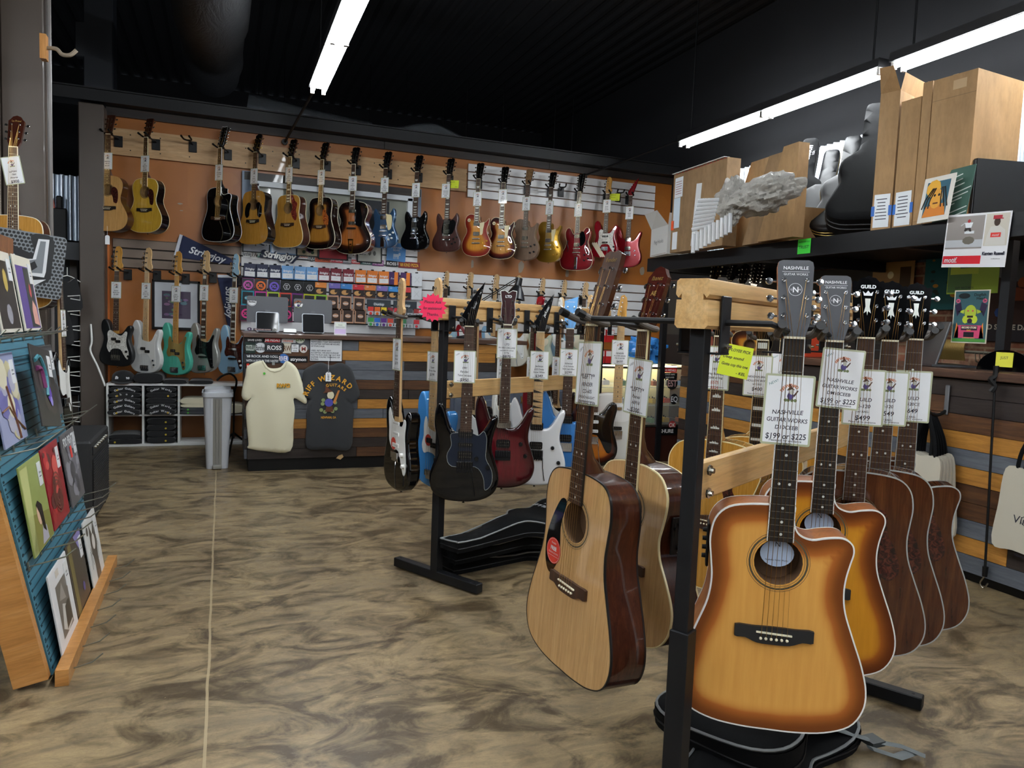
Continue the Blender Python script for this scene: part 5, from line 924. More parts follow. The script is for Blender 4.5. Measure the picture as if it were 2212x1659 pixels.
stpg = spline([(-.03, -.03), (-.06, .0), (-.085, .03), (-.1, .0), (-.09, -.07), (-.085, -.13), (-.04, -.17), (.03, -.17), (.09, -.27), (.12, -.25), (.11, -.15), (.1, -.09), (.11, -.03), (.09, -.01), (.06, -.05)], 3)
RG(1290, 708, 4.3, 20, RA, 'sunburst double-cutaway guitar with a black guard', 'behind the left-handed dreadnought', None, [], hang=True, shape='strat', head='strat', tilt=0, top=sb, neck=maplea, bridge='trem', pickups=[(y, .07, .018, whitep) for y in (-.5, -.55, -.605)], pg=(stpg, gloss('0c0c0e')), hw=chrome, u=1.1, **{**ST, 'detail': 1})
RG(1342, 704, 4.45, 24, RA, 'white single-cutaway guitar with a maple neck', 'at the far end of the solid-body rack', -.16, [('FENDER', .0125), ('PLAYER SERIES', .0105), ('TELECASTER', .0105), ('$650', .018)], 'USED', shape='tele', head='tele', tilt=0, top=gloss('dcdcd6'), neck=maplea, fb=maple, inm=blk, bridge='hard', pickups=[(-.5, .06, .018, chrome), (-.62, .07, .02, blk)], pg=(spline([(-.03, -.01), (-.1, -.02), (-.11, -.07), (-.1, -.12), (-.06, -.16), (.04, -.17), (.1, -.14), (.11, -.09), (.08, -.08), (.045, -.085)], 3), whitep), hw=chrome, u=1.33, **{**ST, 'detail': 1, 'nf': 21, 'nb': .41})
# edge-on guitars on the far side
def stk(R, zt, nb, sc): m = MB(); m.disc(-.03, -.6, .03, zt + .003, paint('c8382a'), n=20); m.text('FREE', .014, -.03, -.6, zt + .0034, wl, bold=.03); m.build('sticker', R)
RG(860, 688, 3.5, 80, RA, 'black guitar with a white guard, edge-on', 'hanging apart at the near end of the rack', -.17, [('Squier', .0125), ('Bullet', .012), ('$179', .018)], 'NEW!', shape='strat', head='strat', tilt=0, top=gloss('060607'), neck=maple, bridge='trem', pickups=[(y, .07, .018, whitep) for y in (-.5, -.55, -.605)], pg=(stpg, whitep), knobs=((.08, -.64), (.1, -.69)), knobm=whitep, hw=chrome, extra=stk, u=.0, **{**ST, 'detail': 1, 'nf': 21})
RG(938, 697, 3.72, 72, RA, 'light blue bass turned to the aisle', 'beside the near post of the rack', -.22, [('Squier', .0125), ('Bronco Bass', .012), ('$199', .018)], 'NEW!', shape='bass', head='bass', tilt=0, top=gloss('3f86c8'), neck=maple, fb=maple, inm=blk, strings=4, bridge='bassb', pickups=[(-.6, .05, .026, blk, -.02), (-.62, .05, .026, blk, .02)], pg=(ppg, whitep), hw=chrome, extra=stk, u=.12, rnd=.01, depth=.045, sc=.762, nf=20, nb=.52)
for k, (px, dep, hd, hm, mt, tx, cl_) in enumerate(((1026, 4.0, 'strat', None, gloss('151517'), 'black guitar with a natural headstock', 'n'), (1085, 4.25, 'strat', plain('amber_gloss', 'd8922a', .2, 0, 1), gloss('c9c9c4'), 'guitar with an amber-yellow headstock', 'y'), (1150, 4.35, 'gibson', gloss('6a0a14'), gloss('6a0a14'), 'dark red guitar with a red headstock', 'r'), (1205, 4.55, 'strat', gloss('e2e2de'), gloss('101114'), 'black guitar with a white headstock', 'w'), (1268, 4.8, 'bass', None, gloss('202024'), 'guitar with a broad pale headstock', 'p'))):
    sol = hd != 'gibson'
    RG(px, 700 + 3 * k, dep, 88, RA, tx, 'turned edge-on behind the solid-body rack', -.25, [('Squier', .012), ('$%d' % (250 + 49 * k), .018)], 'USED', shape='strat' if sol else 'lp', head=hd, headm=hm, tilt=0 if sol else 13, top=mt, neck=maple if sol else gloss('6a0a14'), bridge='trem' if sol else 'tom', pg=(stpg, whitep) if sol else None, hw=chrome, **({**ST, 'detail': 1, 'nf': 21} if sol else dict(rnd=.006, depth=.045, nb=.375, sc=.628, nf=22)))
# guitar on the post and the slim edge-on one behind the record stand
Gp = G(28, 318, 12, 'amber acoustic guitar with a brown headstock', 'hung on the big brown post', -.124, [('LaPrimi', .0125), ('1960', .012), ('Alvarez', .012), ('$900', .02)], Y=4.78, hang=False, new='', shape='dread', top=spruceO, side=mahog, head='iba', headm=gloss('3a1c14'), hw=chrome, bind=ivory, fb=rosew, detail=2, cardx=-.0, cardrot=.2, logo=lg('La Primi', .014, .15))
G(132, 612, -86, 'slim pale-necked black guitar seen from its side', 'hanging behind the record stand', -.22, [('Fender', .012), ('$600', .018)], Y=4.75, hang=False, shape='strat', head='tele', tilt=0, top=gloss('08080a'), neck=maple, bridge='trem', pg=(stpg, whitep), hw=chrome, rnd=.01, depth=.045, sc=.648, nf=21, nb=.45)
# ---------------------------------------------------------------- far wall under the loft
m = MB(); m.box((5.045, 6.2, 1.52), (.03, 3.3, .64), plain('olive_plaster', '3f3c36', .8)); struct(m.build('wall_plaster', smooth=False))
m = MB(); m.box((5.04, 6.2, .6), (.03, 3.3, 1.2), plain('shadow_brown', '241d19', .8)); struct(m.build('wall_dado', smooth=False))  # lower wall below the plaster, one even dark brown
for px, py, dep, sh, hd, hmx, mt, tx in ((1541, 607, 6.9, 'arch', 'gibson', 0, burst('rose_burst', '9a5a4a', '8a4c3e', '2a1210', '5a2a20', .02, .12), 'rose-brown archtop guitar hanging highest beside the loft corner'), (1576, 607, 6.75, 'strat', 'strat', 1, gloss('0c0c0e'), 'black electric guitar with a black headstock on the far dark wall'), (1602, 614, 6.6, 'dread', 'lap', 0, burst('brown_burst2', 'b0742c', 'a06824', '1a0c06', '4a2410', .02, .12), 'brown burst acoustic guitar with a black slim headstock on the far dark wall'), (1627, 622, 6.3, 'jumbo', 'twelve', 0, burst('amber_burst3', 'b8802c', 'a87024', '2a1206', '6a3410', .02, .1), 'amber-burst jumbo with a long pale-buttoned headstock on the far dark wall')):
    P = atD(px, py, dep); M = face(P, 66, 1); ac = sh != 'strat'
    guitar(M, tx, shape=sh, head=hd, headm=blkhead, hw=gold if hd == 'gibson' else nickel, top=mt, side=blkg if sh != 'strat' else None, rnd=0 if ac else .01, depth=.09 if ac else .045, neck=mahog, bridge='acoustic' if ac else 'hard', nb=.36 if ac else .45, bind=cream if ac else None, hole=sh != 'arch', cat='guitar', extra=(lambda R, zt, nb, sc: fholes(R, zt, nb, sc)) if sh == 'arch' else None)
m = MB()
for yy in (5.2, 5.9, 6.6): m.box((4.93, yy, 1.60), (.2, .03, .03), blkm)
m.box((4.99, 5.9, 1.60), (.02, 1.8, .05), blkm); tagit(m.build('hanging_rail', smooth=False), 'black steel rail carrying the guitars on the far dark wall', 'rail')
# ---------------------------------------------------------------- string wall
def pack(px, py, w, h, c, lab, style, Y=7.76, rot=0):
    M = wallM(px, py, Y, rot); R = thing('string_pack', lab, 'string pack', M, 'string packs on the slatwall')
    dk = paint(c, .35); wt = paint('dfe0e2', .4)
    m = MB(); m.box((0, 0, -.006), (w, h, .012), dk, bev=.002)
    if style == 'sj': m.box((0, -h * .24, .0005), (w * .86, h * .36, .001), wt); m.text('Stringjoy', .03, 0, h * .12, .0008, wt, maxw=w * .8, shear=.3, bold=.03); m.text('10 - 46', .01, 0, -h * .22, .0012, ink('55585c'))
    if style == 'ring': m.box((0, 0, .0003), (w * .96, h * .96, .0006), paint('2a2c33', .3)); m.ring(0, -.005, .030, .046, .0008, dk, n=20); m.text('XL', .038, 0, -.005, .0011, dk, bold=.06)
    if style == 'hex': m.ring(0, 0, .03, .034, .0005, wt, n=6); m.text('NY', .018, 0, .009, .0006, wt, bold=.03); m.text('XL', .018, 0, -.011, .0006, wt, bold=.03)
    if style == 'photo':
        m.box((0, h * .27, .0004), (w, h * .46, .0008), dk); m.box((0, -h * .2, .0004), (w, h * .55, .0008), paint('2b2320', .3)); m.text('XS', .02, -w * .25, h * .36, .001, wt); m.disc(-.01, -h * .22, .035, .001, paint('c4935a'), n=14, sy=.7); m.disc(.012, -h * .15, .014, .0014, paint('2a1c14'), n=10)
    if style == 'foil': m.box((0, 0, .0004), (w * .8, h * .78, .0008), paint({'b98f74': '3a2c26'}.get(c, '1e1e22'), .3)); m.disc(0, 0, .03, .001, dk, n=12, sy=.7); m.text('SLINKY' if c != 'b98f74' else 'earthwood', .02, 0, 0, .0013, wt, maxw=.05, bold=.03)
    if style == 'duo': m.box((w * .2, 0, .0004), (w * .35, h, .0008), paint('d8782a')); m.text('Evo', .025, -w * .15, 0, .0008, wt, shear=.3)
    if style == 'x': m.text('X', .09, 0, 0, .0005, paint('c8ccd0'), bold=-.005)
    m.build('packet', R)
    m = MB(); m.box((0, h / 2 - .002, -.012), (.03, .028, .004), blk); m.tube([(0, h / 2 + .005, -.035), (0, h / 2 + .003, .01), (0, h / 2 + .012, .018)], .0025, blkm, 6); m.build('peg', R)
q = lambda cx_, cy_: (500 + cx_ / 5.027, 500 + cy_ / 5.027)
R1 = [(200, '1d2340', 'navy', 'sj'), (335, '1d2340', 'navy', 'sj'), (475, '1d2340', 'navy', 'sj'), (610, '6f9fd0', 'light blue', 'sj'), (745, '6f9fd0', 'light blue', 'sj'), (875, '6f9fd0', 'light blue', 'sj'), (1005, '6e1a28', 'maroon', 'sj'), (1135, '6e1a28', 'maroon', 'sj'), (1270, '6e1a28', 'maroon', 'sj'), (1405, 'd8782a', 'orange', 'sj'), (1530, 'd8782a', 'orange', 'sj'), (1655, 'd8782a', 'orange', 'sj'), (1765, '3f2456', 'purple', 'duo'), (1895, '3f2456', 'purple', 'duo'), (2015, 'd6dade', 'white', 'x')]
R2 = [(180, 'c45aa8', 'pink ring', 'ring'), (320, 'e0702c', 'orange ring', 'ring'), (465, '7058c4', 'violet ring', 'ring'), (600, '0e0f11', 'black', 'hex'), (720, '0e0f11', 'black', 'hex'), (850, '0e0f11', 'black', 'hex'), (970, 'd8843a', 'orange-topped', 'photo'), (1120, '6c62a8', 'violet-topped', 'photo'), (1245, '3f7fc0', 'blue-topped', 'photo'), (1380, 'c8303c', 'red-topped', 'photo'), (1505, 'c8743a', 'rust-topped', 'photo'), (1635, '7a6cae', 'lilac-topped', 'photo'), (1760, '3a86c8', 'sky-topped', 'photo'), (1890, 'c43a40', 'scarlet-topped', 'photo'), (2010, 'd6dade', 'white', 'x')]
R3 = [(175, '2a8a9c', 'teal foil', 'foil'), (320, 'c43a94', 'magenta foil', 'foil'), (455, 'a8c43a', 'lime foil', 'foil'), (590, 'c84434', 'red foil', 'foil'), (715, '6a2a78', 'purple foil', 'foil'), (845, 'b4b82a', 'yellow-green foil', 'foil'), (970, '84b83a', 'green foil', 'foil'), (1100, 'b98f74', 'copper foil', 'foil'), (1240, 'b98f74', 'copper foil', 'foil'), (1385, 'b98f74', 'copper foil', 'foil')]
R4 = [(160, 'd23a80', 'pink ring', 'ring'), (600, 'd23a80', 'pink ring', 'ring'), (1130, 'b98f74', 'copper foil', 'foil'), (1265, 'b98f74', 'copper foil', 'foil'), (1400, 'b98f74', 'copper foil', 'foil')]
ordn = ['first', 'second', 'third', 'fourth', 'fifth', 'sixth', 'seventh', 'eighth', 'ninth', 'tenth', 'eleventh', 'twelfth', 'thirteenth', 'fourteenth', 'fifteenth']
for rn, row, y0, sl, hh in (('top', R1, 412, .056, .135), ('second', R2, 566, .056, .125), ('third', R3, 712, .056, .15), ('lowest', R4, 880, .03, .15)):
    for k, (x, c, cn, st) in enumerate(row): pack(*q(x, y0 + sl * x), .112 if st != 'foil' else .118, hh, c, '%s string packet, %s along the %s row of the string wall' % (cn, ordn[k], rn), st, rot=random.uniform(-2, 2))
for k, x in enumerate((1600, 1885)):
    M = wallM(*q(x, 790 + .05 * (x - 1600)), 7.75); R = thing('string_rack_header', 'dark grey %s header board of the small pack rack' % ['first', 'second'][k], 'display header', M); m = MB(); m.box((0, 0, 0), (.25, .09, .01), paint('2f363c')); m.text('Dunlop', .035, 0, 0, .006, wl, bold=.02); m.prism(rrect(.12, .03, .015), .005, .0055, paint('5a666c')); m.build('board', R, smooth=False)
cols = ['d03a34', 'e06a2a', 'e0c02a', '8a2f38', 'c43a40', '6a6c70', '4a4c50', 'a03a3a', '3f9a4a', '2f6cc0', '5a2f7c', 'c44a3a', '34363a', '3f7a54', '8a8c90', 'c43a40']
cnn = ['red', 'orange', 'yellow', 'wine', 'scarlet', 'grey', 'charcoal', 'brick red', 'green', 'blue', 'purple', 'coral', 'black', 'sea green', 'silver', 'crimson']
for k in range(16):
    x = 1512 + (k % 8) * 71; y = 868 + (k // 8) * 118 + .05 * (x - 1512); M = wallM(*q(x, y), 7.73); R = thing('pick_pack', '%s pack of picks in the %s row of the small pack rack' % (cnn[k], ['upper', 'lower'][k // 8]), 'pick pack', M, 'pick packs'); m = MB(); m.box((0, .026, 0), (.058, .045, .006), paint(cols[k])); m.box((0, -.02, 0), (.058, .05, .004), paint('b9bcc0', .2)); m.disc(0, -.02, .016, .004, paint(cols[k]), n=8); m.build('blister', R, smooth=False)
m = MB()
for zz in (0, .12): m.tube([onY(*q(1480, 905 + zz * 1000), 7.72), onY(*q(2030, 935 + zz * 1000), 7.72)], .003, blkm, 5)
tagit(m.build('wire_rack'), 'thin black wire rack holding the pick packs', 'rack')
# stickers and banners above the packs
def sticker(x, y, w, h, bg, txt, fg, lab, Y=7.80, name='sticker', rot=0, r=.004, qq=q, two=None, shear=0, bold=.02, M=None, rnd=False):
    M = M or wallM(*qq(x, y), Y, rot); m = MB(); b = paint(bg, .4); f = paint(fg, .45)
    if rnd: m.prism([(w / 2 * math.cos(a * .2618), h / 2 * math.sin(a * .2618)) for a in range(24)], 0, .0012, b)
    else: m.prism(rrect(w, h, r), 0, .0012, b)
    ls = txt.split('/'); n = len(ls); s = h / n * .72
    for i, t_ in enumerate(ls): m.text(t_, s, 0, h * (.5 - (i + .5) / n), .0016, f, maxw=w * .88, bold=bold, shear=shear)
    return tagit(m.build(name, smooth=False), lab, 'sticker', M)
sj = thing('lettered_sign', 'white and navy script name sign above the string packs', 'sign', wallM(*q(525, 262), 7.78, -3))
nv = paint('16203c'); m = MB(); m.text('Stringjoy', .17, 0, 0, 0, nv, bold=.07, shear=.25); w_ = max(v[0] for v in m.v) - min(v[0] for v in m.v); m.v = [(v[0] * .38 / w_, v[1] * .38 / w_, v[2]) for v in m.v]
b2 = MB(); b2.add([(v[0], v[1], v[2]) for v in m.v], m.f, nv); b2.build('sign_back', sj, smooth=False)
b3 = MB(); b3.text('Stringjoy', .085, 0, 0, .004, whitep, bold=.035, shear=.25, maxw=.36); b3.build('lettering', sj, smooth=False)
for a in ((165, 240, .09, .08, 'e4e6e6', 'Banshee', '30343a', 'round white badge sticker at the end of the top slat', 1), (248, 255, .06, .085, 'e4e6e6', 'RW', '5a4a3a', 'little white sticker with the shop logo on the top slat', 0), (310, 250, .09, .06, '6fae9c', 'PICK', 'e4e6e6', 'green plectrum-shaped sticker on the top slat', 1), (770, 272, .12, .05, 'd9d9da', 'ORANGE', 'c8602a', 'white sticker with orange lettering after the script sign', 0), (870, 288, .075, .07, '2a2a2c', 'EQD', 'b0b0b0', 'round dark sticker between two orange-lettered ones', 1), (990, 300, .15, .06, 'c8562c', 'PLAY LOUD', '221a18', 'orange sticker with crossed guitars behind black lettering', 0), (1140, 310, .13, .055, 'c83a48', 'JHS PEDALS', 'e8e8e8', 'pinkish red pedal maker sticker on the top slat', 0), (1255, 315, .09, .07, '6c6c70', 'MOOD', 'e0e0e0', 'grey sticker with a pale face on the top slat', 0), (1350, 330, .085, .04, 'c02f34', 'GREER', 'e8e8e8', 'small red sticker with white letters on the top slat', 0), (1465, 328, .12, .06, '2f5a58', 'WAMPLER/WALRUS', 'dfe6e4', 'two-line teal and green sticker on the top slat', 0), (1590, 342, .12, .06, '7a3f78', 'SWEET SOUND', 'e8e0e8', 'purple and white sticker on the top slat', 0), (1738, 350, .12, .06, '121214', 'ROSS', 'e8e8e8', 'black sticker with thin white capitals on the top slat', 0), (1930, 365, .23, .065, '7a1f22', "'68 KIND PIZZA", 'd8b03a', 'maroon and yellow pizza sticker at the end of the top slat', 0)):
    sticker(*a[:8], rnd=bool(a[8]), r=.002)
# framed papers behind the archtops
def framed(px, py, w, h, fr, mat, lab, Y=7.80, rot=0, art=None, fw=.012, name='framed_picture', cat='framed picture', M=None):
    R = thing(name, lab, cat, M or wallM(px, py, Y, rot)); f = MB(); fm = paint(fr, .3)
    for sx_, sy, a, b in ((0, 1, w, fw), (0, -1, w, fw), (1, 0, fw, h), (-1, 0, fw, h)): f.box((sx_ * (w - fw) / 2, sy * (h - fw) / 2, 0), (a, b, .02), fm, bev=.002)
    f.build('frame', R, smooth=False); p = MB(); p.box((0, 0, 0), (w - fw, h - fw, .006), paint(mat, .5))
    if art: art(p)
    p.build('print', R, smooth=False); return R
def lines(n, w, c='6a6c70', y0=.03, dy=.012):
    def f(p):
        for k in range(n): p.box((random.uniform(-.005, .005), y0 - dy * k, .0035), (w * random.uniform(.7, 1), .002, .0005), paint(c))
    return f
framed(*q(270, 120), .26, .2, '101216', 'c4cad6', 'black framed certificate below the natural dreadnought', art=lines(7, .15, y0=-.0))
framed(*q(570, 140), .26, .2, '5f7fa0', 'c2ccd8', 'blue framed certificate with a round seal', art=lambda p: (lines(5, .15)(p), p.disc(0, .02, .03, .0045, paint('3a342c'), n=14)))
framed(*q(825, 165), .22, .2, '2c2a26', 'b4a88c', 'tan framed print of a leafy crest', art=lambda p: [p.disc(random.uniform(-.05, .05), random.uniform(-.06, .05), .018, .0045, paint(random.choice(['2f4a38', '5a2f5a', '3a3a2a'])), n=7) for _ in range(14)])
framed(*q(1105, 190), .3, .22, '161618', 'a02a34', 'red framed plaque beside the archtop guitar', art=lambda p: p.text('TO ROCK', .03, 0, .03, .004, paint('2a1214')))
framed(*q(1500, 235), .26, .2, '15161a', 'b4b6ae', 'black framed drawing of three guitars', art=lambda p: [p.disc(-.05 + .05 * k, 0, .016, .004, paint('5a5c58'), n=8, sy=1.6) for k in range(3)])
M = wallM(*q(1790, 225), 7.79, -2); m = MB(); bl = paint('4f86bf'); m.box((0, 0, 0), (.2, .19, .004), bl); m.text('Fairest', .04, 0, .05, .0025, wl, shear=.2); m.text('BEAR', .03, 0, .02, .0025, wl); m.box((0, -.035, .0025), (.06, .03, .001), paint('b8c8d8')); m.box((.035, -.02, .0025), (.02, .03, .001), paint('b8c8d8'))
for dx in (-.025, -.01, .012, .026): m.box((dx, -.06, .0025), (.007, .025, .001), paint('b8c8d8'))
tagit(m.build('paper_bag_print', smooth=False), 'bright blue printed card with a white animal below the blue guitar', 'print', M)
# pennants
def pennant(px0, py0, L, W, ang, lab, txt):
    M = wallM(px0, py0, 7.82, ang); m = MB(); nv = paint('1a2240', .7); m.prism([(0, -W / 2), (L, 0), (0, W / 2)], 0, .003, nv); m.box((-.012, 0, .0015), (.03, W, .003), paint('c8ccd6', .7)); m.text(txt, W * .42, L * .40, 0, .0036, wl, bold=.02, shear=.25, maxw=L * .68); tagit(m.build('pennant', smooth=False), lab, 'pennant', M)
pennant(388, 532, .64, .22, -14, 'navy felt pennant pointing at the string wall', 'Stringjoy'); pennant(494, 600, .6, .2, -88, 'navy felt pennant pointing down beside the blue bass', 'Stringjoy')
framed(381, 659, .42, .47, '0c0d0f', 'c3c8ce', 'black framed purple and green abstract picture behind the basses', Y=7.82, fw=.022, art=lambda p: (p.box((0, 0, .0035), (.25, .26, .001), paint('4a3f52', .15)), [p.disc(random.uniform(-.1, .1), random.uniform(-.1, .1), random.uniform(.01, .035), .0045 + .0002 * i, paint(random.choice(['7a5f84', '54707a', '3a2f42', '8f6a8a', '5d7a5a']), .15), n=7, sy=.5) for i in range(26)]))
m = MB(); a = onY(383, 608, 7.78); m.tube([(a.x, a.y, 1.62), (a.x, a.y, 1.50)], .002, whitep, 4); m.box((a.x, a.y, 1.46), (.05, .004, .09), card); tagit(m.build('paper_tag'), 'small white paper tag above the framed abstract picture', 'tag')
for px, py, lb in ((232, 518, 'white paper tag hanging below the honey acoustic'),):
    a = onY(px, py, 7.5); m = MB(); m.prism([(-.018, -.04), (.018, -.04), (.018, .03), (.008, .04), (-.008, .04), (-.018, .03)], 0, .002, card); m.tube([(0, .04, .001), (0, .12, .001)], .001, whitep, 4); tagit(m.build('paper_tag', smooth=False), lb, 'tag', Matrix.Translation(a) @ VW)
# ---------------------------------------------------------------- on the counter
def pos(px, py, w, h, lab, wiz_):
    P = onY(px, py, 6.62); R = thing('sales_monitor', lab, 'monitor', Matrix.Translation((P.x, 6.62, 1.10)) @ VW); gm = plain('silver_shell', '74777c', .4, .4); hz = P.z - 1.10
    m = MB(); m.prism(rrect(w, h, .015), -.012, .006, gm, Matrix.Translation((0, hz, 0)) @ Matrix.Rotation(.1, 4, 'X')); m.prism(rrect(.034, .034, .006), .006, .0065, blk, Matrix.Translation((0, hz + .03, .002)) @ Matrix.Rotation(.1, 4, 'X')); m.prism(rrect(.018, .018, .003), .0065, .0068, gm, Matrix.Translation((0, hz + .03, .0025)) @ Matrix.Rotation(.1, 4, 'X')); m.build('screen_shell', R)
    m = MB(); T = Matrix.Translation((-w * .38, hz + h * .28, .012)) 
    if wiz_: wiz(m, 0, 0, .075, .003, T); m.disc(0, 0, .035, .0, card, T, 14)
    else: m.disc(0, 0, .036, .001, card, T, 20); m.ring(0, 0, .030, .032, .002, blk, T, 20); m.text('Banshee', .02, 0, 0, .002, blk, T, maxw=.05, bold=.03)
    m.build('badge_sticker', R, smooth=False)
    m = MB(); m.box((0, .004, 0), (.18, .008, .14), gm); m.box((0, hz / 2, .0), (.04, hz, .02), gm); m.build('stand', R)
pos(578, 669, .33, .22, 'grey sales monitor with a round badge, back turned', 0); pos(676, 672, .32, .2, 'grey sales monitor with a logo sticker, back turned', 1)
for px, lb in ((578, 'black customer tablet standing before the badge-marked monitor'), (677, 'black customer tablet standing before the logo-marked monitor')):
    P = onY(px, 705, 6.38); R = thing('tablet', lb, 'tablet', Matrix.Translation((P.x, 6.38, 1.10)) @ VW)
    m = MB(); T = Matrix.Rotation(math.radians(-14), 4, 'X'); m.prism(rrect(.18, .165, .014, 0, .09), -.005, .004, plain('tablet_shell', '8c9096', .35, .5), T); m.prism(rrect(.168, .153, .01, 0, .09), .004, .005, plain('dark_glass', '07080c', .5, 0, .3, spec=.1), T); m.build('display', R)
    m = MB(); m.box((0, .006, -.05), (.14, .012, .12), blk, bev=.003); m.build('stand', R)
for px, py, lb in ((627, 698, 'white card reader dock between the two tablets'), (735, 698, 'clear sign holder with pale and lilac cards')):
    P = onY(px, 706, 6.32); R = thing('card_reader' if px < 700 else 'sign_holder', lb, 'card reader' if px < 700 else 'sign holder', Matrix.Translation((P.x, 6.32, 1.10)) @ VW); m = MB()
    if px < 700: m.prism(rrect(.1, .055, .008, 0, .032), -.05, .0, whitep, Matrix.Rotation(math.radians(-50), 4, 'X')); m.box((0, .005, -.02), (.1, .01, .08), blk)
    else: m.box((0, .055, 0), (.1, .11, .004), plain('clear_holder', 'd8dadb', .1, 0, .5)); m.box((0, .03, .003), (.09, .04, .002), paint('c8b4d8')); m.box((0, .085, .003), (.08, .03, .002), paint('dfe6da')); m.text('hours', .014, 0, .085, .0045, inkb); m.box((0, .003, 0), (.1, .006, .06), whitep)
    m.build('case', R, smooth=False)
# desk lamp
P = onY(1118, 622, 6.9); R = thing('desk_lamp', 'black jointed desk lamp leaning over the counter end', 'desk lamp', (2.1, 6.55, 1.10))
I = Matrix.Translation((-2.1, -6.55, -1.1)); Z = I @ P
m = MB(); m.lathe([(.09, 0), (.09, .015), (.02, .03), (.012, .05)], blkm, 20); m.build('base', R)
a = I @ onY(1040, 648, 6.8); b = I @ onY(1118, 600, 6.85); m = MB(); m.tube([(0, 0, .04), a], .006, blkm, 6); m.tube([a, b], .005, blkm, 6); m.tube([a + Vector((0, 0, -.02)), b + Vector((0, 0, -.02))], .004, blkm, 6); m.build('arm', R)
m = MB(); T = Matrix.Translation(b + Vector((.02, 0, -.02))) @ Matrix.Rotation(math.radians(12), 4, 'Y'); m.lathe([(a * 1.35, b * 1.3 - .02) for a, b in ((.0, .03), (.022, .03), (.026, -.03), (.03, -.035), (.055, -.08), (.075, -.13), (.07, -.13), (.05, -.075), (.02, -.035))], plain('lamp_black', '17181b', .35), 24, T); m.build('lamp_shade', R)
# policy sign, shirts, stickers on the counter front
q2 = q
def fw(x, y, Y=6.132): return wallM(*q(x, y), Y)
M = fw(1027, 1278); m = MB(); m.box((0, 0, .003), (.26, .2, .006), plain('sign_black', '16171a', .3)); m.box((0, 0, .0065), (.25, .19, .001), plain('sign_paper', 'd0d3d6', .4)); yy = .075
for t_ in ('RETURN POLICY', 'NEW/USED: 7 DAY EXCHANGE', 'ACCEPTED WITHIN 48 HOURS', 'OF PURCHASE', '', 'USED: RETURNS NOT', 'ACCEPTED. WE ENCOURAGE', 'YOU TO PLAY AND TRY OUT ANY', "GUITAR YOU'RE THINKING OF", 'BUYING'):
    if t_: m.text(t_, .0165, 0 if t_[0] == 'R' else -.12, yy, .0075, inkb, al='C' if t_[0] == 'R' else 'L', maxw=.235, bold=.02)
    yy -= .0175
tagit(m.build('policy_sign', smooth=False), 'black framed returns policy sign on the counter front', 'sign', M)
for x, y, w, h, bg, tx, fg, lb, rn in ((252, 1158, .15, .06, '101113', 'LOUD AMPS/SAVE LIVES', 'e8e8e8', 'black two-line sticker about loud amps on the planks', 0), (447, 1135, .135, .035, '2a3036', 'WAMPLER', 'e0e4e6', 'dark grey sticker with white capitals on the planks', 0), (447, 1182, .135, .032, 'b8262e', 'JHS PEDALS', 'eeeeee', 'red pedal maker sticker on the planks', 0), (620, 1140, .09, .045, 'd8dce2', '(O)', '4a6a94', 'white rectangular sticker with a small blue ring', 0), (612, 1190, .12, .028, 'c8cacc', 'ORANGE', 'd0501e', 'orange lettered sticker on the grey plank', 0), (745, 1165, .075, .075, 'c8ccc0', 'EHX', '5a7a3a', 'cut-out sticker of a green creature on the planks', 1), (205, 1262, .075, .085, '20302a', 'GODZILLA', 'c8d0c8', 'dark green poster-like sticker on the planks', 0), (315, 1262, .08, .08, 'd4d8dc', 'Banshee', '2a2c30', 'round white badge sticker on the planks', 1), (465, 1262, .145, .065, '2c2e32', 'ROSS', 'e8e8e8', 'black sticker with thin white capitals on the planks', 0), (605, 1268, .065, .08, 'c4bfb0', 'RW', '5a3a24', 'cut-out wizard logo sticker on the planks', 0), (687, 1268, .06, .06, 'e4e6ea', 'HEY,/I LOVE/YOU!', '34363a', 'square white sticker with three short lines', 0), (782, 1275, .06, .065, 'd2cdc8', 'M', '8a3a34', 'round cream sticker with a dark red figure', 1), (335, 1380, .27, .07, '26292e', "'68 ROCK AND ROLL/WITH A KICK IN THE PANTS!!", 'dfe2e4', 'long dark sticker half behind the cream shirt', 0), (565, 1380, .08, .075, '3a6ab0', 'RIVER', 'e8e0e0', 'round red and blue sticker on the planks', 1), (725, 1388, .145, .05, '0c0d0f', 'strymon', 'f0f0f0', 'black sticker with white lower-case letters', 0), (178, 1475, .02, .06, 'c83a2a', 'R', 'e0e0e0', 'red sticker edge showing beside the cream shirt', 0), (195, 1058, .035, .025, '4a3a54', 'B', 'd8d8e0', 'small round sticker on the counter edge', 1), (340, 1065, .14, .016, '3a3444', 'RIFF WIZARD GUITARS', 'd8b8a8', 'narrow strip sticker on the counter edge', 0), (462, 1070, .04, .026, '8a8c88', 'o', '3a3a3a', 'small grey round sticker on the counter edge', 1)):
    sticker(0, 0, w, h, bg, tx, fg, lb, rnd=bool(rn), r=.002, M=wallM(*q(x, y), 6.131 if y > 1090 else 6.095))
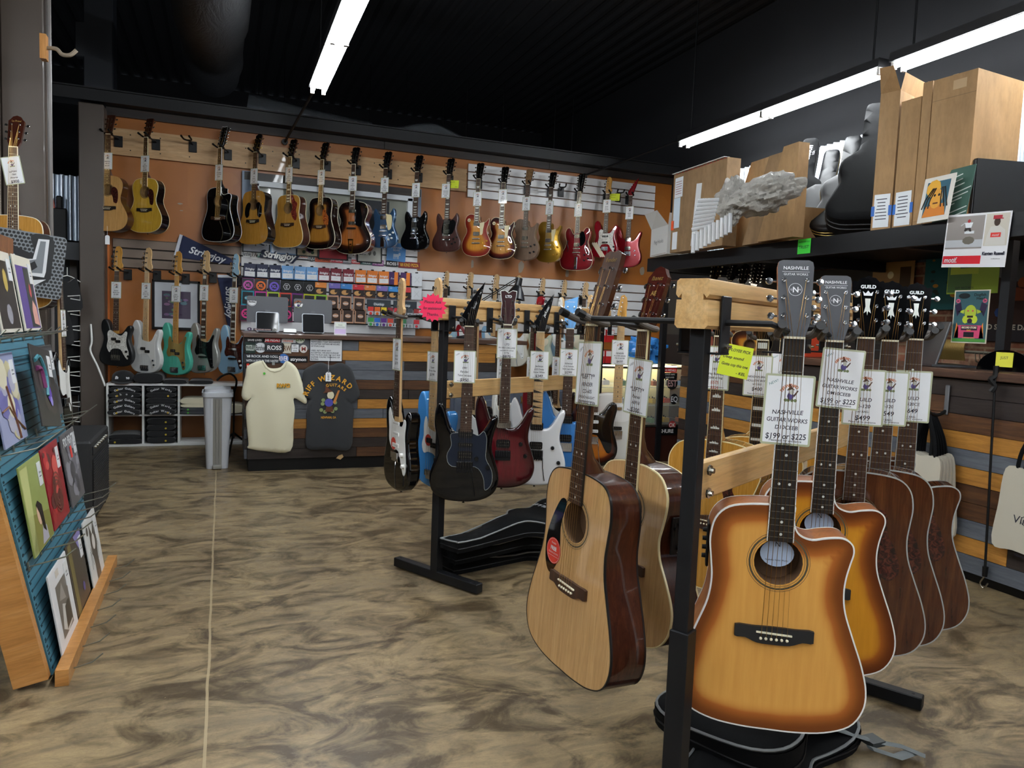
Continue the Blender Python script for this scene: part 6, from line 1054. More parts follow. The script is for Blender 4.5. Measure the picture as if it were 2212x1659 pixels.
def shirt(pts, c, lab, Y, decor, coll=None, seed=1):
    P = [onY(500 + x / 5.027, 700 + y / 5.027, Y) for x, y in pts]; cx_ = sum(p.x for p in P) / len(P); top = max(p.z for p in P)
    R = thing('t_shirt', lab, 't-shirt', Matrix.Translation((cx_, Y, top)) @ VW); O = [(p.x - cx_, p.z - top) for p in P]; rn = random.Random(seed)
    ph = [(rn.uniform(8, 30), rn.uniform(0, 6), rn.uniform(.3, 1)) for _ in range(5)]
    m = MB(); O2 = spline(O, 4); plate(m, O2, 0, c, sp=.012, rings=(.004, .01, .02))
    k = len(m.v); nv = []
    for i, (x, y, z) in enumerate(m.v):
        d = m.e.get(i, .02); f = sum(a * math.sin(w * x + p + 5 * y) for w, p, a in ph) * .0032 * min(1, -y / .2 + .15); nv.append((x, y, .012 * math.sqrt(min(1, d / .02)) + f * min(1, d / .02)))
    m.v = nv; m.e = {}; n = len(O2); m.add([(x, y, 0) for x, y in O2] + [(x, y, -.006) for x, y in O2], [[i, (i + 1) % n, n + (i + 1) % n, n + i] for i in range(n)], c); m.add([(x, y, -.006) for x, y in O2], [list(range(n))], c)
    m.build('garment', R, ang=60)
    m = MB(); m.tube([(0, .06, -.008), (0, -.005, -.012)], .002, blkm, 6); m.build('clothes_hanger', R)
    if coll: mm = MB(); mm.tube([((onY(500 + x / 5.027, 700 + y / 5.027, Y)).x - cx_, (onY(500 + x / 5.027, 700 + y / 5.027, Y)).z - top, .012) for x, y in coll], .007, c, 8, flat=.6); mm.build('collar', R)
    decor(R, lambda x, y: (onY(500 + x / 5.027, 700 + y / 5.027, Y).x - cx_, onY(500 + x / 5.027, 700 + y / 5.027, Y).z - top)); return R
def cloth(name, c):
    t = NT(name); t.base(c); t.set(rough=.9, sheen=.2); t.bump(t.noise(t.coord(), 400, 2), .1, .001); return t.m
yg = paint('d69a2e'); gg = paint('7c8a5c')
def d1(R, f):
    m = MB(); x, y = f(560, 665); m.text('RWG', .042, x, y, .019, yg, bold=.06); m.text('RWG', .042, x + .003, y - .004, .0185, paint('2f4a34'), bold=.08); x, y = f(355, 535); m.disc(x, y, .010, .02, paint('4fae3a'), n=10); x, y = f(455, 430); m.box((x, y, .005), (.02, .022, .002), paint('8a8c88')); m.build('print', R, smooth=False)
def d2(R, f):
    m = MB(); x, y = f(1060, 850); m.arctext('RIFF WIZARD', .056, x + .005, y, .205, 165, 34, .021, yg, bold=.03); m.arctext('GUITARS', .033, x + .02, y - .0, .145, 112, 42, .021, yg, bold=.03); x, y = f(1050, 1010); m.text('NEWNAN, GA', .026, x, y, .021, yg, bold=.02, maxw=.12)
    x, y = f(1055, 850); m.disc(x, y, .034, .021, paint('4a4a9c'), n=12); m.disc(x + .012, y + .06, .028, .021, paint('d6ceb0'), n=10, sy=1.2); m.poly([(x - .05, y + .075), (x + .03, y + .09), (x, y + .11), (x - .03, y + .14), (x - .03, y + .1)], .0212, paint('5a3424')); m.poly([(x + .03, y), (x + .07, y + .1), (x + .085, y + .1), (x + .05, y - .01)], .0212, paint('b8763a'))
    for dx, dy in ((-.05, -.01), (-.06, -.06), (-.03, -.075), (.03, -.07), (.055, -.05), (.05, .0), (-.045, .02)): m.disc(x + dx, y + dy, .016, .0208, gg, n=7)
    m.poly([(x - .02, y - .03), (x + .03, y - .03), (x + .035, y - .075), (x - .03, y - .075)], .0209, paint('5a3424')); m.build('print', R, smooth=False)
    m = MB(); x, y = f(1048, 560); m.prism([(x - .022, y - .045), (x + .022, y - .045), (x + .022, y + .02), (x + .01, y + .032), (x - .01, y + .032), (x - .022, y + .02)], .024, .0255, card); m.tube([(x, y + .03, .025), (x, y + .13, .02)], .0015, whitep, 4); m.text('T-SHIRT $25', .02, x, y, .026, inkb, rot=1.57, bold=.02); m.build('price_tag', R, smooth=False)
shirt([(330, 398), (400, 470), (470, 482), (540, 465), (600, 402), (690, 455), (745, 560), (815, 800), (798, 865), (680, 805), (688, 930), (672, 1100), (640, 1378), (360, 1380), (200, 1355), (172, 1335), (185, 1300), (165, 1100), (158, 900), (215, 800), (168, 832), (108, 775), (150, 560), (180, 455)], cloth('cream_cotton', 'ddd8bc'), 'cream t-shirt with a small chest print hanging on the planks', 6.10, d1, [(335, 400), (375, 470), (420, 505), (470, 515), (525, 500), (570, 465), (600, 405)], 3)
shirt([(970, 418), (1080, 450), (1180, 420), (1290, 475), (1345, 600), (1392, 770), (1302, 858), (1255, 830), (1325, 900), (1320, 1050), (1290, 1352), (1060, 1356), (822, 1345), (818, 1100), (822, 900), (850, 815), (775, 790), (775, 600), (785, 510), (860, 455)], cloth('charcoal_cotton', '2a2c2f'), 'charcoal t-shirt with a big gold-lettered back print on the planks', 6.10, d2, None, 8)
# tan wood chip on the lowest plank
m = MB(); m.prism([(-.03, -.01), (-.01, .012), (.02, .022), (.03, .0), (.005, -.022)], 0, .002, paint('c8a878')); tagit(m.build('bare_wood_chip', smooth=False), 'pale bare chip in the lowest counter plank', 'chip', fw(1175, 2445 - 1005)) if False else tagit(m.build('wood_chip', smooth=False), 'pale bare chip on the lowest counter plank', 'wood chip', Matrix.Translation(onY(734, 987, 6.135)) @ VW)
# ---------------------------------------------------------------- cube shelf with shirts
S = thing('cube_shelf', 'white cube shelf of folded shop shirts against the orange wall', 'shelf', (-.965, 7.48, 0)); sw = plain('white_melamine', 'dcdedd', .35); W4 = 1.19; cw4 = W4 / 4
for nm, c, s in (('top', (W4 / 2, .17, .567), (W4, .34, .02)), ('bottom', (W4 / 2, .17, .012), (W4, .34, .024)), ('middle_shelf', (W4 / 2, .17, .285), (W4, .33, .016))): m = MB(); m.box(c, s, sw, bev=.0015); m.build(nm, S, smooth=False)
for k in range(5): m = MB(); m.box((cw4 * k + (.009 if k == 0 else (-.009 if k == 4 else 0)), .17, .289), (.018, .338, .55), sw); m.build('divider', S, smooth=False)
def folded(x, z, w, h, c, lab, dots=(), txt=None, grp='folded shirts in the cube shelf', y=7.6, d=.26, over=0):
    R = thing('folded_shirt', lab, 'folded shirt', (x, y, z), grp); m = MB()
    def f(u, v, s):
        a = 2 * math.pi * v; rx = w / 2 * (1 - .06 * math.sin(3 * u + x * 9)); return (math.copysign(abs(math.cos(a)) ** .55, math.cos(a)) * rx + .004 * math.sin(9 * u + z * 40), -d / 2 - over + u * d, h / 2 + math.copysign(abs(math.sin(a)) ** .7, math.sin(a)) * h / 2 * (1 - .12 * (1 - u)))
    m.grid(lambda u, v: f(u, v, 0), 6, 28, c); m.add([f(0, v / 28, 0) for v in range(28)], [list(range(28))], c); m.add([f(1, v / 28, 0) for v in range(28)], [list(range(28))[::-1]], c); m.build('garment', R, ang=60)
    if txt or dots:
        m = MB(); T = Matrix.Translation((0, -d / 2 - over - .003, h / 2)) @ VW
        if txt: m.arctext(txt, h * .5, 0, -w * .55, w * .6, 125, 55, 0, wl, T, bold=.03)
        for dx, c2 in dots: m.disc(dx, -h * .1, .009, .001, paint(c2), T, 10)
        m.build('print', R, smooth=False)
bc = cloth('black_cotton', '101114'); cc_ = cloth('cream_cotton2', 'd6cfb4'); dg = cloth('dark_grey_cotton', '33363a')
xc = [-.965 + cw4 * (k + .5) for k in range(4)]
for k in range(5): folded(xc[0], .295 + .05 * k, .25, .052, bc, 'black shirt, layer %s from below, in the first upper cube' % ordn[k], ((-.06, 'c8a83a'),) if k != 1 else (), 'Guitar Guitars' if k != 3 else 'shop', over=.05 - .015 * k)
for k in range(2): folded(xc[0], .025 + .045 * k, .25, .047, bc, 'black hooded shirt, %s in the first lower cube' % ['bottom', 'top'][k], ((-.08, 'c8b03a'),) if k == 0 else ())
for k in range(5): folded(xc[1], .295 + .05 * k, .26, .052, bc, 'black shirt, layer %s from below, in the second upper cube' % ordn[k], ((.06, 'c8a83a'),) if k in (0, 3) else (), 'Guitar Works' if k in (0, 1, 4) else None, over=.045 - .012 * k)
for k in range(4): folded(xc[1], .025 + .058 * k, .25, .06, bc, 'black hooded shirt, layer %s from below, in the second lower cube' % ordn[k], ((.04, 'c8b03a'),))
for k in range(2): folded(xc[2], .295 + .03 * k, .26, .032, dg, 'dark grey shirt with a green dot, %s of two in the third cube' % ['lower', 'upper'][k], ((-.07, '4fae3a'),))
for k in range(2): folded(xc[2], .356 + .03 * k, .26, .035 + .02 * k, cc_, 'cream shirt, %s of two in the third cube' % ['lower', 'upper'][k])
folded(xc[3], .295, .26, .09, cc_, 'cream shirt bundle in the last cube behind the bin', y=7.6)
def cap(x, z):
    R = thing('baseball_cap', 'black cap with white script on the cube shelf', 'cap', (x, 7.60, z)); m = MB(); m.lathe([(.095, 0), (.097, .03), (.088, .07), (.06, .098), (.02, .11), (0, .111)], bc, 20); m.build('crown', R); m = MB(); m.grid(lambda u, v: ((.085 * math.cos(math.pi * v)) * (1 + .1 * u), -.07 - u * .07 * math.sin(math.pi * v), .012 - .02 * u * math.sin(math.pi * v) + .004), 4, 12, bc); m.grid(lambda u, v: ((.085 * math.cos(math.pi * v)) * (1 + .1 * u), -.07 - u * .07 * math.sin(math.pi * v), .008 - .02 * u * math.sin(math.pi * v) + .004), 4, 12, plain('under_visor', '7a4a34', .7), flip=True); m.build('visor', R); m = MB(); m.text('Banshee', .035, 0, .05, .0, wl, Matrix.Translation((0, -.0945, 0)) @ VW @ Matrix.Rotation(-.15, 4, 'X'), bold=.05, shear=.2); m.build('print', R, smooth=False)
cap(-.84, .578)
folded(-.62, .578, .25, .10, bc, 'black folded hoodie on top of the cube shelf', grp=None); folded(-.40, .578, .2, .04, bc, 'flat black folded shirt on the cube shelf beside the hoodie', grp=None); folded(-.18, .578, .2, .035, bc, 'second flat black folded shirt on the cube shelf', grp=None)
# bin
B = thing('pedal_bin', 'tall white plastic bin with a grey centre strip', 'bin', (-.03, 6.44, 0)); wp = plain('bin_white', 'c9cdd3', .4)
m = MB(); s0, s1 = rrect(.165, .25, .03), rrect(.215, .31, .035); n = len(s0); m.add([(x, y, .0) for x, y in s0] + [(x, y, .58) for x, y in s1], [[i, (i + 1) % n, n + (i + 1) % n, n + i] for i in range(n)] + [list(range(n))[::-1]], wp)
for sg in (-1, 1): m.add([(sg * .034, -.128, .02), (sg * .055, -.129, .02), (sg * .05, -.158, .575), (sg * .034, -.158, .575), (sg * .04, -.134, .02)], [(0, 1, 2, 3)[::sg]], wp)
m.build('body', B)
m = MB(); m.add([(-.033, -.128, .01), (.033, -.128, .01), (.033, -.160, .57), (-.033, -.160, .57)], [(0, 1, 2, 3)], plain('bin_grey', '8c8a84', .5)); 
for dx in (-.012, .012): m.tube([(dx, -.131, .02), (dx, -.162, .56)], .003, plain('bin_grey', '8c8a84', .5), 5)
m.build('centre_strip', B)
m = MB(); m.prism(rrect(.235, .33, .04), .58, .615, wp); m.prism(rrect(.20, .29, .05), .615, .64, wp); m.build('lid', B, ang=50)
m = MB(); m.box((0, -.15, .02), (.07, .05, .03), plain('bin_grey', '8c8a84', .5), bev=.005); m.build('pedal', B)
# tripod stand behind the bin
m = MB(); 
for a in (0, 2.1, 4.2): m.tube([(0, 0, .2), (.22 * math.cos(a + .3), .22 * math.sin(a + .3), .012)], .009, blk, 6)
m.tube([(0, 0, .15), (0, 0, .6)], .008, blk, 6); m.tube(spline([(0, 0, .55), (.02, 0, .66), (-.03, 0, .72), (-.1, 0, .70), (-.14, 0, .66)], 4, False), .009, blk, 8); tagit(m.build('guitar_stand'), 'black folding guitar stand behind the white bin', 'stand', (.1, 6.9, 0))
m = MB(); m.tube(spline([(-1.1, 7.6, 1.1), (-1.09, 7.58, .95), (-1.1, 7.57, .86), (-1.04, 7.55, .72), (-.975, 7.5, .55)], 5, False), .009, whitep, 6); tagit(m.build('white_cable'), 'white cable hanging down the brown column to the cube shelf', 'cable')
# ---------------------------------------------------------------- left side: amp, post, record stand
A = thing('guitar_amplifier', 'black combo guitar amplifier on the floor behind the record stand', 'amplifier', (-.86, 5.02, 0)); tol = plain('black_tolex', '131416', .6)
m = MB(); m.box((0, 0, .26), (.36, .68, .48), tol, bev=.012); m.build('cabinet', A)
m = MB(); gr = plain('amp_grille', '0a0b0d', .5); m.box((.183, 0, .22), (.006, .6, .34), gr)
for k in range(22): m.box((.187, 0, .06 + .0155 * k), (.004, .6, .005), plain('grille_bar', '24272b', .4))
m.build('grille', A, smooth=False)
m = MB(); m.box((.16, 0, .44), (.05, .6, .05), plain('panel_black', '1b1c20', .35)); m.build('control_panel', A, smooth=False)
for k in range(7): m = MB(); m.lathe([(.011, 0), (.009, .015), (0, .015)], nickel, 8, Matrix.Translation((.18, -.24 + .07 * k, .455)) @ Matrix.Rotation(math.pi / 2, 4, 'Y')); m.build('knob', A)
for sx_ in (-.15, .15):
    for sy in (-.3, .3): m = MB(); m.lathe([(.018, 0), (.02, .02)], blk, 8, Matrix.Translation((sx_, sy, 0))); m.build('foot', A)
m = MB(); m.tube(spline([(0, -.12, .5), (0, -.1, .53), (0, .1, .53), (0, .12, .5)], 4, False), .008, blk, 8); m.build('handle', A)
# big brown post
m = MB(); bp = plain('post_brown', '4f463f', .4, 0, .15); m.box((-1.31, 5.12, 2.25), (.26, .24, 4.5), bp, bev=.01); m.box((-1.07, 5.16, 2.25), (.22, .14, 4.5), bp, bev=.01); m.box((-1.19, 5.02, 2.25), (.03, .06, 4.5), plain('post_edge', 'a39a8c', .35)); struct(m.build('trim_6'))
m = MB(); m.tube([(-.94, 5.1, 0), (-.94, 5.1, 4.5)], .013, plain('conduit_grey', '5a5552', .4), 8); tagit(m.build('conduit'), 'grey conduit pipe running up the big brown post', 'conduit')
H = thing('wall_hook', 'black rubber-tipped hook on a wood block high on the brown post', 'hook', onX(95, 103, -.91)); m = MB(); m.box((-.0, 0, 0), (.03, .06, .13), pinez); m.build('block', H, smooth=False); m = MB(); m.tube(spline([(.01, 0, 0), (.06, -.01, .0), (.09, -.03, -.03), (.13, -.04, -.03), (.16, -.04, .0)], 4, False), .011, plain('hook_foam', '8a7d6c', .6), 8); m.build('arm', H)
# white lettered black card hanging on the amber guitar
def gosign():
    P = atD(60, 570, 3.95); M = face(P, -8, 3, -6); m = MB(); m.prism(rrect(.33, .34, .02), 0, .004, plain('halftone_grey', '6f7478', .4)); bk = plain('sign_blackink', '08080a', .35)
    for i in range(17):
        for j in range(17):
            m.disc(-.152 + .019 * i + (.0095 if j % 2 else 0), -.157 + .0195 * j, .0078, .0045, bk, n=8)
    m.poly(spline([(-.165, .03), (-.1, .09), (.02, .06), (.0, .155), (.1, .155), (.11, .02), (.1, -.08), (.0, -.11), (-.09, -.1), (-.165, -.09)], 4), .005, bk)
    m.poly([(.02, .03), (.035, .14), (.085, .145), (.085, -.03), (.08, -.06), (0, -.06), (-.05, -.03), (-.04, .02)], .0055, wl); m.poly([(.035, .03), (.045, .13), (.07, .132), (.07, -.04), (.01, -.045), (-.03, -.02), (-.02, .01)], .006, plain('halftone_grey', '6f7478', .4)); m.poly([(.0, -.005), (.03, .02), (.045, -.01), (.02, -.035)], .0065, bk); m.poly([(-.16, .035), (-.11, .06), (-.06, .04), (-.09, .01), (-.16, .01)], .0055, wl)
    m.poly([(-.04, -.095), (.09, -.07), (.04, -.11), (-.06, -.12)], .0055, wl); tagit(m.build('printed_card', smooth=False), 'black and grey dotted card with white graffiti letters', 'card', M)
gosign()
# record stand
BF, TF, BN = onY(221, 1227, 3.9), onY(47, 557, 3.9), onY(114, 1411, 2.78)
ey = (BN - BF).normalized(); nn = (TF - BF).cross(BN - BF).normalized(); nn = nn if nn.x > 0 else -nn; ey.z = 0; ey.normalize(); et = nn.cross(ey); et = et if et.z > 0 else -et
RM_ = Matrix(((-ey.x, et.x, nn.x, BN.x), (-ey.y, et.y, nn.y, BN.y), (-ey.z, et.z, nn.z, BF.z), (0, 0, 0, 1)))   # x away from camera, y up the board, z out
RS = thing('record_stand', 'leaning blue pegboard record stand in a pine frame', 'record stand', RM_)
blu = plain('teal_pegboard', '3f6f80', .45); L_ = 1.13
m = MB(); m.box((L_ / 2, .735, -.012), (L_, 1.47, .022), blu)
for j in range(48): m.box((L_ / 2, .02 + .0305 * j, .0), (L_ - .02, .0035, .002), plain('peg_groove', '1d3842', .6))
m.build('pegboard', RS, smooth=False)
m = MB(); hl_ = plain('peg_hole', '0f1c22', .8)
for xx in (-.0005,):
    for j in range(58): m.box((xx, .02 + .025 * j, -.012), (.001, .008, .008), hl_)
for xx in (.012, .022):
    for j in range(58): m.box((xx, .02 + .025 * j, .0005), (.004, .008, .001), hl_)
ph = m.build('peg_holes', RS, smooth=False); ph['kind'] = 'stuff'
I = RM_.inverted(); 
def wbar(m, a, b, w, t_, mat): 
    a, b = Vector(a), Vector(b); d = (b - a); Ln = d.length; d.normalize(); s = Vector((0, 1, 0)); n = d.cross(s).normalized(); vs = []
    for p in (a, b):
        for i, j in ((-1, -1), (1, -1), (1, 1), (-1, 1)): vs.append(I @ (p + s * i * t_ / 2 + n * j * w / 2))
    m.add(vs, [(0, 1, 2, 3), (7, 6, 5, 4), (0, 4, 5, 1), (1, 5, 6, 2), (2, 6, 7, 3), (3, 7, 4, 0)], mat)
m = MB(); wbar(m, (-.572, 2.735, 0.02), (-.90, 2.735, 1.5), .10, .04, pinez); m.build('side_rail', RS, smooth=False)
m = MB(); wbar(m, (-.66, 3.95, 0.02), (-1.0, 3.95, 1.45), .09, .04, pinez); m.build('side_rail', RS, smooth=False)
m = MB(); m.box((0, 0, 0), (.04, 1.28, .055), pinez, I @ Matrix.Translation((-.485, 3.36, .028))); m.build('base_rail', RS, smooth=False)
m = MB(); m.box((0, 0, 0), (.05, 1.25, .09), wood('walnut_cap', '5a3a22', '74492a', '8a5c38', (6, .5, 6), 4, .5), I @ Matrix.Translation((-.90, 3.3, 1.50))); m.build('top_cap', RS, smooth=False)
for zz in (.55, 1.1): m = MB(); m.box((0, 0, 0), (.04, 1.15, .07), pinez, I @ Matrix.Translation((-.70 - zz * .21, 3.35, zz))); m.build('back_rail', RS, smooth=False)
wire = plain('zinc_wire', '8f9288', .35, .9)
for r in range(4):
    t0 = [.0, .385, .765, 1.14][r]
    m = MB(); 
    if r == 3: m.tube([(.02, t0 - .005, .10), (L_, t0 - .005, .10)], .003, wire, 6)
    m.build('front_wire', RS) if r == 3 else None
    for k in range(7):
        xx = .03 + .18 * k; m = MB(); m.box((xx, t0 - .01, .004), (.012, .03, .004), wire); ln = .15 if r < 3 else .11; m.tube([(xx, t0 - .012, .004), (xx, t0 - .008, ln * .75), (xx, t0 + .012, ln)], .0026, wire, 6); m.build('peg_hook', RS)
rd_ = random.Random(5)
def record(col, row, lab, bg, art, tilt=0, out=.012, dx=0, tag=True, wh=.312):
    t0 = [.0, .385, .765, 1.145][row] + .002; x0 = [.06, .40, .745][col] + dx
    M = RM_ @ Matrix.Translation((x0 + wh / 2, t0, out)) @ Matrix.Rotation(math.radians(-tilt if False else tilt), 4, 'Z') @ Matrix.Rotation(math.radians(3), 4, 'X')
    # turned so its own x runs to the viewer's right
    R = thing('record_sleeve', lab, 'record', M, 'records on the pegboard stand'); m = MB(); m.box((0, wh / 2, 0), (wh, wh, .006), paint(bg, .3), bev=.001); h = wh / 2
    art(m, h); m.build('sleeve', R, smooth=False)
    if tag: m = MB(); m.box((wh * .33, wh * .78, .005), (.05, .085, .002), card); m.text('new', .016, wh * .33, wh * .8, .0065, inkb, rot=0); m.box((wh * .33, wh * .75, .0064), (.03, .003, .0003), inkb); m.build('price_sticker', R, smooth=False)
def blobs(cols, n=30, s=.05):
    def f(m, h):
        for i in range(n): r = rd_.uniform(.3, 1) * s; m.disc(rd_.uniform(-h + r, h - r), rd_.uniform(r, 2 * h - r), r, .0035 + .00005 * i, paint(rd_.choice(cols), .3), n=8, sy=rd_.uniform(.5, 1))
    return f
def a_bal(m, h): m.poly([(-.09, .06), (.09, .06), (.09, .25), (-.09, .25)], .0035, paint('6c665f', .3)); m.poly([(-.07, .09), (.0, .06), (.08, .07), (.03, .15), (-.03, .17)], .0038, paint('c9c6bf', .3)); m.poly([(-.02, .07), (.08, .08), (.07, .16), (.0, .15)], .004, paint('38342f', .3)); m.poly([(-.06, .19), (.0, .24), (.04, .17)], .0038, paint('97918a', .3)); m.box((-.03, .285, .0036), (.05, .025, .0005), paint('c8bfb4'))
def a_cat(m, h):
    b = paint('4b4642', .3); m.poly([(-.04, .02), (.06, .02), (.05, .11), (.08, .19), (.05, .28), (0, .22), (-.05, .28), (-.07, .19), (-.04, .1)], .0036, b); m.disc(.0, .19, .035, .004, paint('cfcac4', .3)); m.disc(-.1, .26, .02, .0036, b)
    for k in range(10): m.box((-.1 + .02 * k, .13 + .01 * (k % 3), .0034), (.003, .08, .0005), b, rot=(k * .3, 'Z'))
def a_green(m, h): m.poly([(-.15, .004), (.15, .004), (.15, .1), (-.15, .14)], .0034, paint('7c7a3e', .4)); m.poly([(-.15, .3), (-.05, .3), (-.1, .0), (-.15, 0)], .0034, paint('b4b87a', .4)); m.disc(0.0, .12, .035, .004, paint('c9a78c', .4), n=12, sy=1.2); m.poly([(.0, .165), (.05, .14), (.055, .04), (.02, .06), (.0, .12), (-.03, .155)], .0045, paint('1c1615', .4)); m.poly([(-.02, .01), (.08, .01), (.07, .06), (.02, .08)], .0038, paint('a8a6b0', .4))
def a_red(m, h):
    blobs(['b02a30', '8f1f26', 'c8504a', '5a2a2a'], 26)(m, h)
    for r in (.03, .045, .06, .075): m.ring(0, .12, r, r + .006, .006, paint('7a4a3e', .4))
def a_side(c1, c2, c3): return lambda m, h: (blobs([c1, c2, c3], 30, .06)(m, h))
record(0, 0, 'white-bordered sleeve with a faded grey picture in the bottom row', 'dcdcde', a_bal, out=.02); record(1, 0, 'dark sleeve with a violet beam in the bottom row', '3a3430', lambda m, h: (m.box((-.1, .156, .0035), (.06, .3, .0005), paint('6a6038', .3)), m.poly([(.0, .31), (.15, .31), (.12, .2)], .0037, paint('8078b0', .3)), m.disc(.05, .09, .02, .0037, paint('4a4486', .3))), out=.014); record(2, 0, 'pale sleeve with a wild-haired black figure in the bottom row', 'cfd0ce', a_cat, out=.02)
record(0, 1, 'green sleeve with a dark-haired woman in profile', '8f9a58', a_green, out=.02); record(1, 1, 'red sleeve with concentric fingerprint lines', '8a1f28', a_red, out=.016); record(2, 1, 'steel-grey sleeve with white block lettering and a red tag', '5c5a5c', lambda m, h: (blobs(['6a6870', '4a484c', '8a8890', '39383c'], 26, .06)(m, h), m.text('FOO FIGHTERS', .05, 0, .275, .006, wl, bold=.04, maxw=.27), m.box((.0, .22, .006), (.035, .05, .001), paint('c83a34'))), out=.02)
record(0, 2, 'blue and cream sleeve with bare branches', '8e94b4', lambda m, h: (blobs(['a6a6b8', 'cfc8ae', '6a68a0', 'b8b08a', '5a58a0'], 34, .07)(m, h), m.tube([(-.02, .2, .006), (.02, .1, .006), (.05, .01, .006)], .005, paint('6a4438'), 5), m.tube([(-.12, .12, .006), (-.03, .13, .006), (.03, .08, .006), (.13, .03, .006)], .0035, paint('7a5a44'), 5)), out=.02); record(1, 2, 'dark tilted sleeve with a purple and teal swirl', '33312f', lambda m, h: (blobs(['3a3634', '2c2a2a', '45403c'], 14, .08)(m, h), m.tube(spline([(-.13, .25, .006), (-.05, .27, .006), (.01, .2, .006), (-.02, .12, .006)], 4, False), .008, paint('3f7a86'), 6), m.tube(spline([(-.12, .22, .006), (-.06, .22, .006), (-.04, .15, .006)], 4, False), .01, paint('6a2f5a'), 6), m.disc(.02, .13, .035, .0065, paint('5a3f9a'), n=10), m.disc(.035, .1, .02, .0068, paint('8f86c8'), n=8)), tilt=-8, out=.07, dx=-.02); record(2, 2, 'grey and crimson sleeve with a small white crest', '4a4a4c', lambda m, h: (blobs(['4c4c50', '5c6468', '3c3a3c'], 18, .07)(m, h), m.poly([(-.15, .0), (-.1, .0), (-.09, .3), (-.15, .3)], .005, paint('9c2a36')), m.box((-.12, .24, .0055), (.035, .08, .0005), card)), out=.016)
record(0, 3, 'sleeve with a grey sky over a dark forest photo', '8a8f94', lambda m, h: (m.box((0, .24, .0035), (.3, .13, .0004), paint('b0b2b4', .3)), blobs(['4a4a40', '2c2a2c', '6c6a50', 'a08a48'], 18, .05)(m, h)), out=.02); record(1, 3, 'cream-bordered sleeve with a golden figure on black', 'cfcabc', lambda m, h: (m.box((0, .145, .0035), (.27, .26, .0004), paint('34302c', .3)), m.disc(.02, .2, .03, .0042, paint('a8924c'), n=8, sy=1.5), m.disc(0, .07, .04, .0042, paint('86848a'), n=9)), out=.018); record(2, 3, 'cream-bordered purple sleeve with a pink hand', 'd2cdbc', lambda m, h: (m.box((0, .14, .0035), (.27, .26, .0004), paint('5c4a86', .3)), m.box((.05, .14, .004), (.13, .25, .0004), paint('3c403c', .3)), m.poly([(.03, .03), (.12, .02), (.11, .1), (.06, .13), (.03, .09)], .0046, paint('c89488')), m.disc(.05, .17, .02, .0046, paint('a04a48'), n=8, sy=1.5)), out=.018)
for k, (y, z) in enumerate(((2.9, .72), (2.85, .18))): m = MB(); m.lathe([(.0, 0), (.15, 0), (.15, .003), (0, .004)], blk, 28); m.ring(0, 0, .0, .05, .005, paint(['8a7a4a', 'a8a8a8'][k])); tagit(m.build('vinyl_record'), ['black disc behind the stand beside the green sleeve', 'black disc with a pale label low behind the stand'][k], 'vinyl record', Matrix.Translation((-.80 - z * .2 + .1, y + .02, z + .06)) @ Matrix.Rotation(math.radians(75), 4, 'Y'))
# shirts, hangers and clips behind the record stand
def hshirt(px, py, dep, w, h, lab, c=bc, rot=0, txt=None):
    M = face(atD(px, py, dep), rot); R = thing('hanging_shirt', lab, 'shirt', M, 'black shirts hanging behind the record stand'); m = MB(); O = spline([(-.06, 0), (0, -.04), (.06, 0), (w / 2, -.06), (w / 2 + .03, -.25), (w / 2 - .03, -.3), (w / 2 - .02, -h), (0, -h + .01), (-w / 2 + .02, -h), (-w / 2 + .03, -.3), (-w / 2 - .03, -.25), (-w / 2, -.06)], 3); m.prism(O, -.03, .0, c)
    if txt: m.text(txt, .08, .0, -.42, .002, wl, rot=-1.4, bold=.05)
    m.build('garment', R); m = MB(); m.tube(spline([(-.1, -.03, -.015), (0, .02, -.015), (.1, -.03, -.015)], 3, False), .004, whitep, 6); m.tube([(0, .02, -.015), (0, .09, -.015)], .003, whitep, 6); m.build('clothes_hanger', R)
hshirt(92, 652, 4.55, .27, .75, 'black shirt with white gothic lettering beside the sleeve wall', txt='METAL', rot=-10)
for k in range(4): hshirt(146 + 2 * k, 600 + 62 * k, 6.4 + .2 * k, .17, .30, 'small black shirt, tier %s of the hanging display in the passage' % ordn[k], rot=-20)
m = MB()
for k in range(9): c = atD(152, 640 + 33 * k, 6.2); m.tube([c + Vector((-.02, 0, 0)), c + Vector((.07, 0, .01)), c + Vector((.07, 0, -.03)), c + Vector((.0, 0, -.02))], .004, whitep, 5)
o = m.build('clip_hangers'); tagit(o, 'chain of small white plastic clip hangers in the passage', 'hangers'); o['kind'] = 'stuff'
c = onY(176, 680, 8.1); m = MB(); m.box((c.x, 8.1, 1.0), (.035, .02, .75), paint('c8a02a')); m.box((c.x, 8.1, 1.33), (.045, .03, .06), paint('c8a02a')); tagit(m.build('level_stick', smooth=False), 'yellow stick hanging on the dark passage door', 'stick')
m = MB(); m.box((0, 0, 0), (.12, .03, .3), tol, bev=.01); m.box((0, 0, .2), (.05, .03, .12), tol, bev=.01); tagit(m.build('black_case'), 'black case leaning on the steel sheet above the passage', 'case', Matrix.Translation((onY(128, 465, 7.9).x, 7.91, 1.99)))
m = MB(); m.prism(spline([(0, .25), (.05, .1), (.04, -.15), (-.02, -.2), (-.05, -.05), (-.03, .1)], 4), 0, .02, paint('b0402e', .3)); tagit(m.build('guitar_horn'), 'red pointed guitar horn showing beside the brown post', 'guitar', Matrix.Translation(onY(106, 470, 7.92)) @ VW)
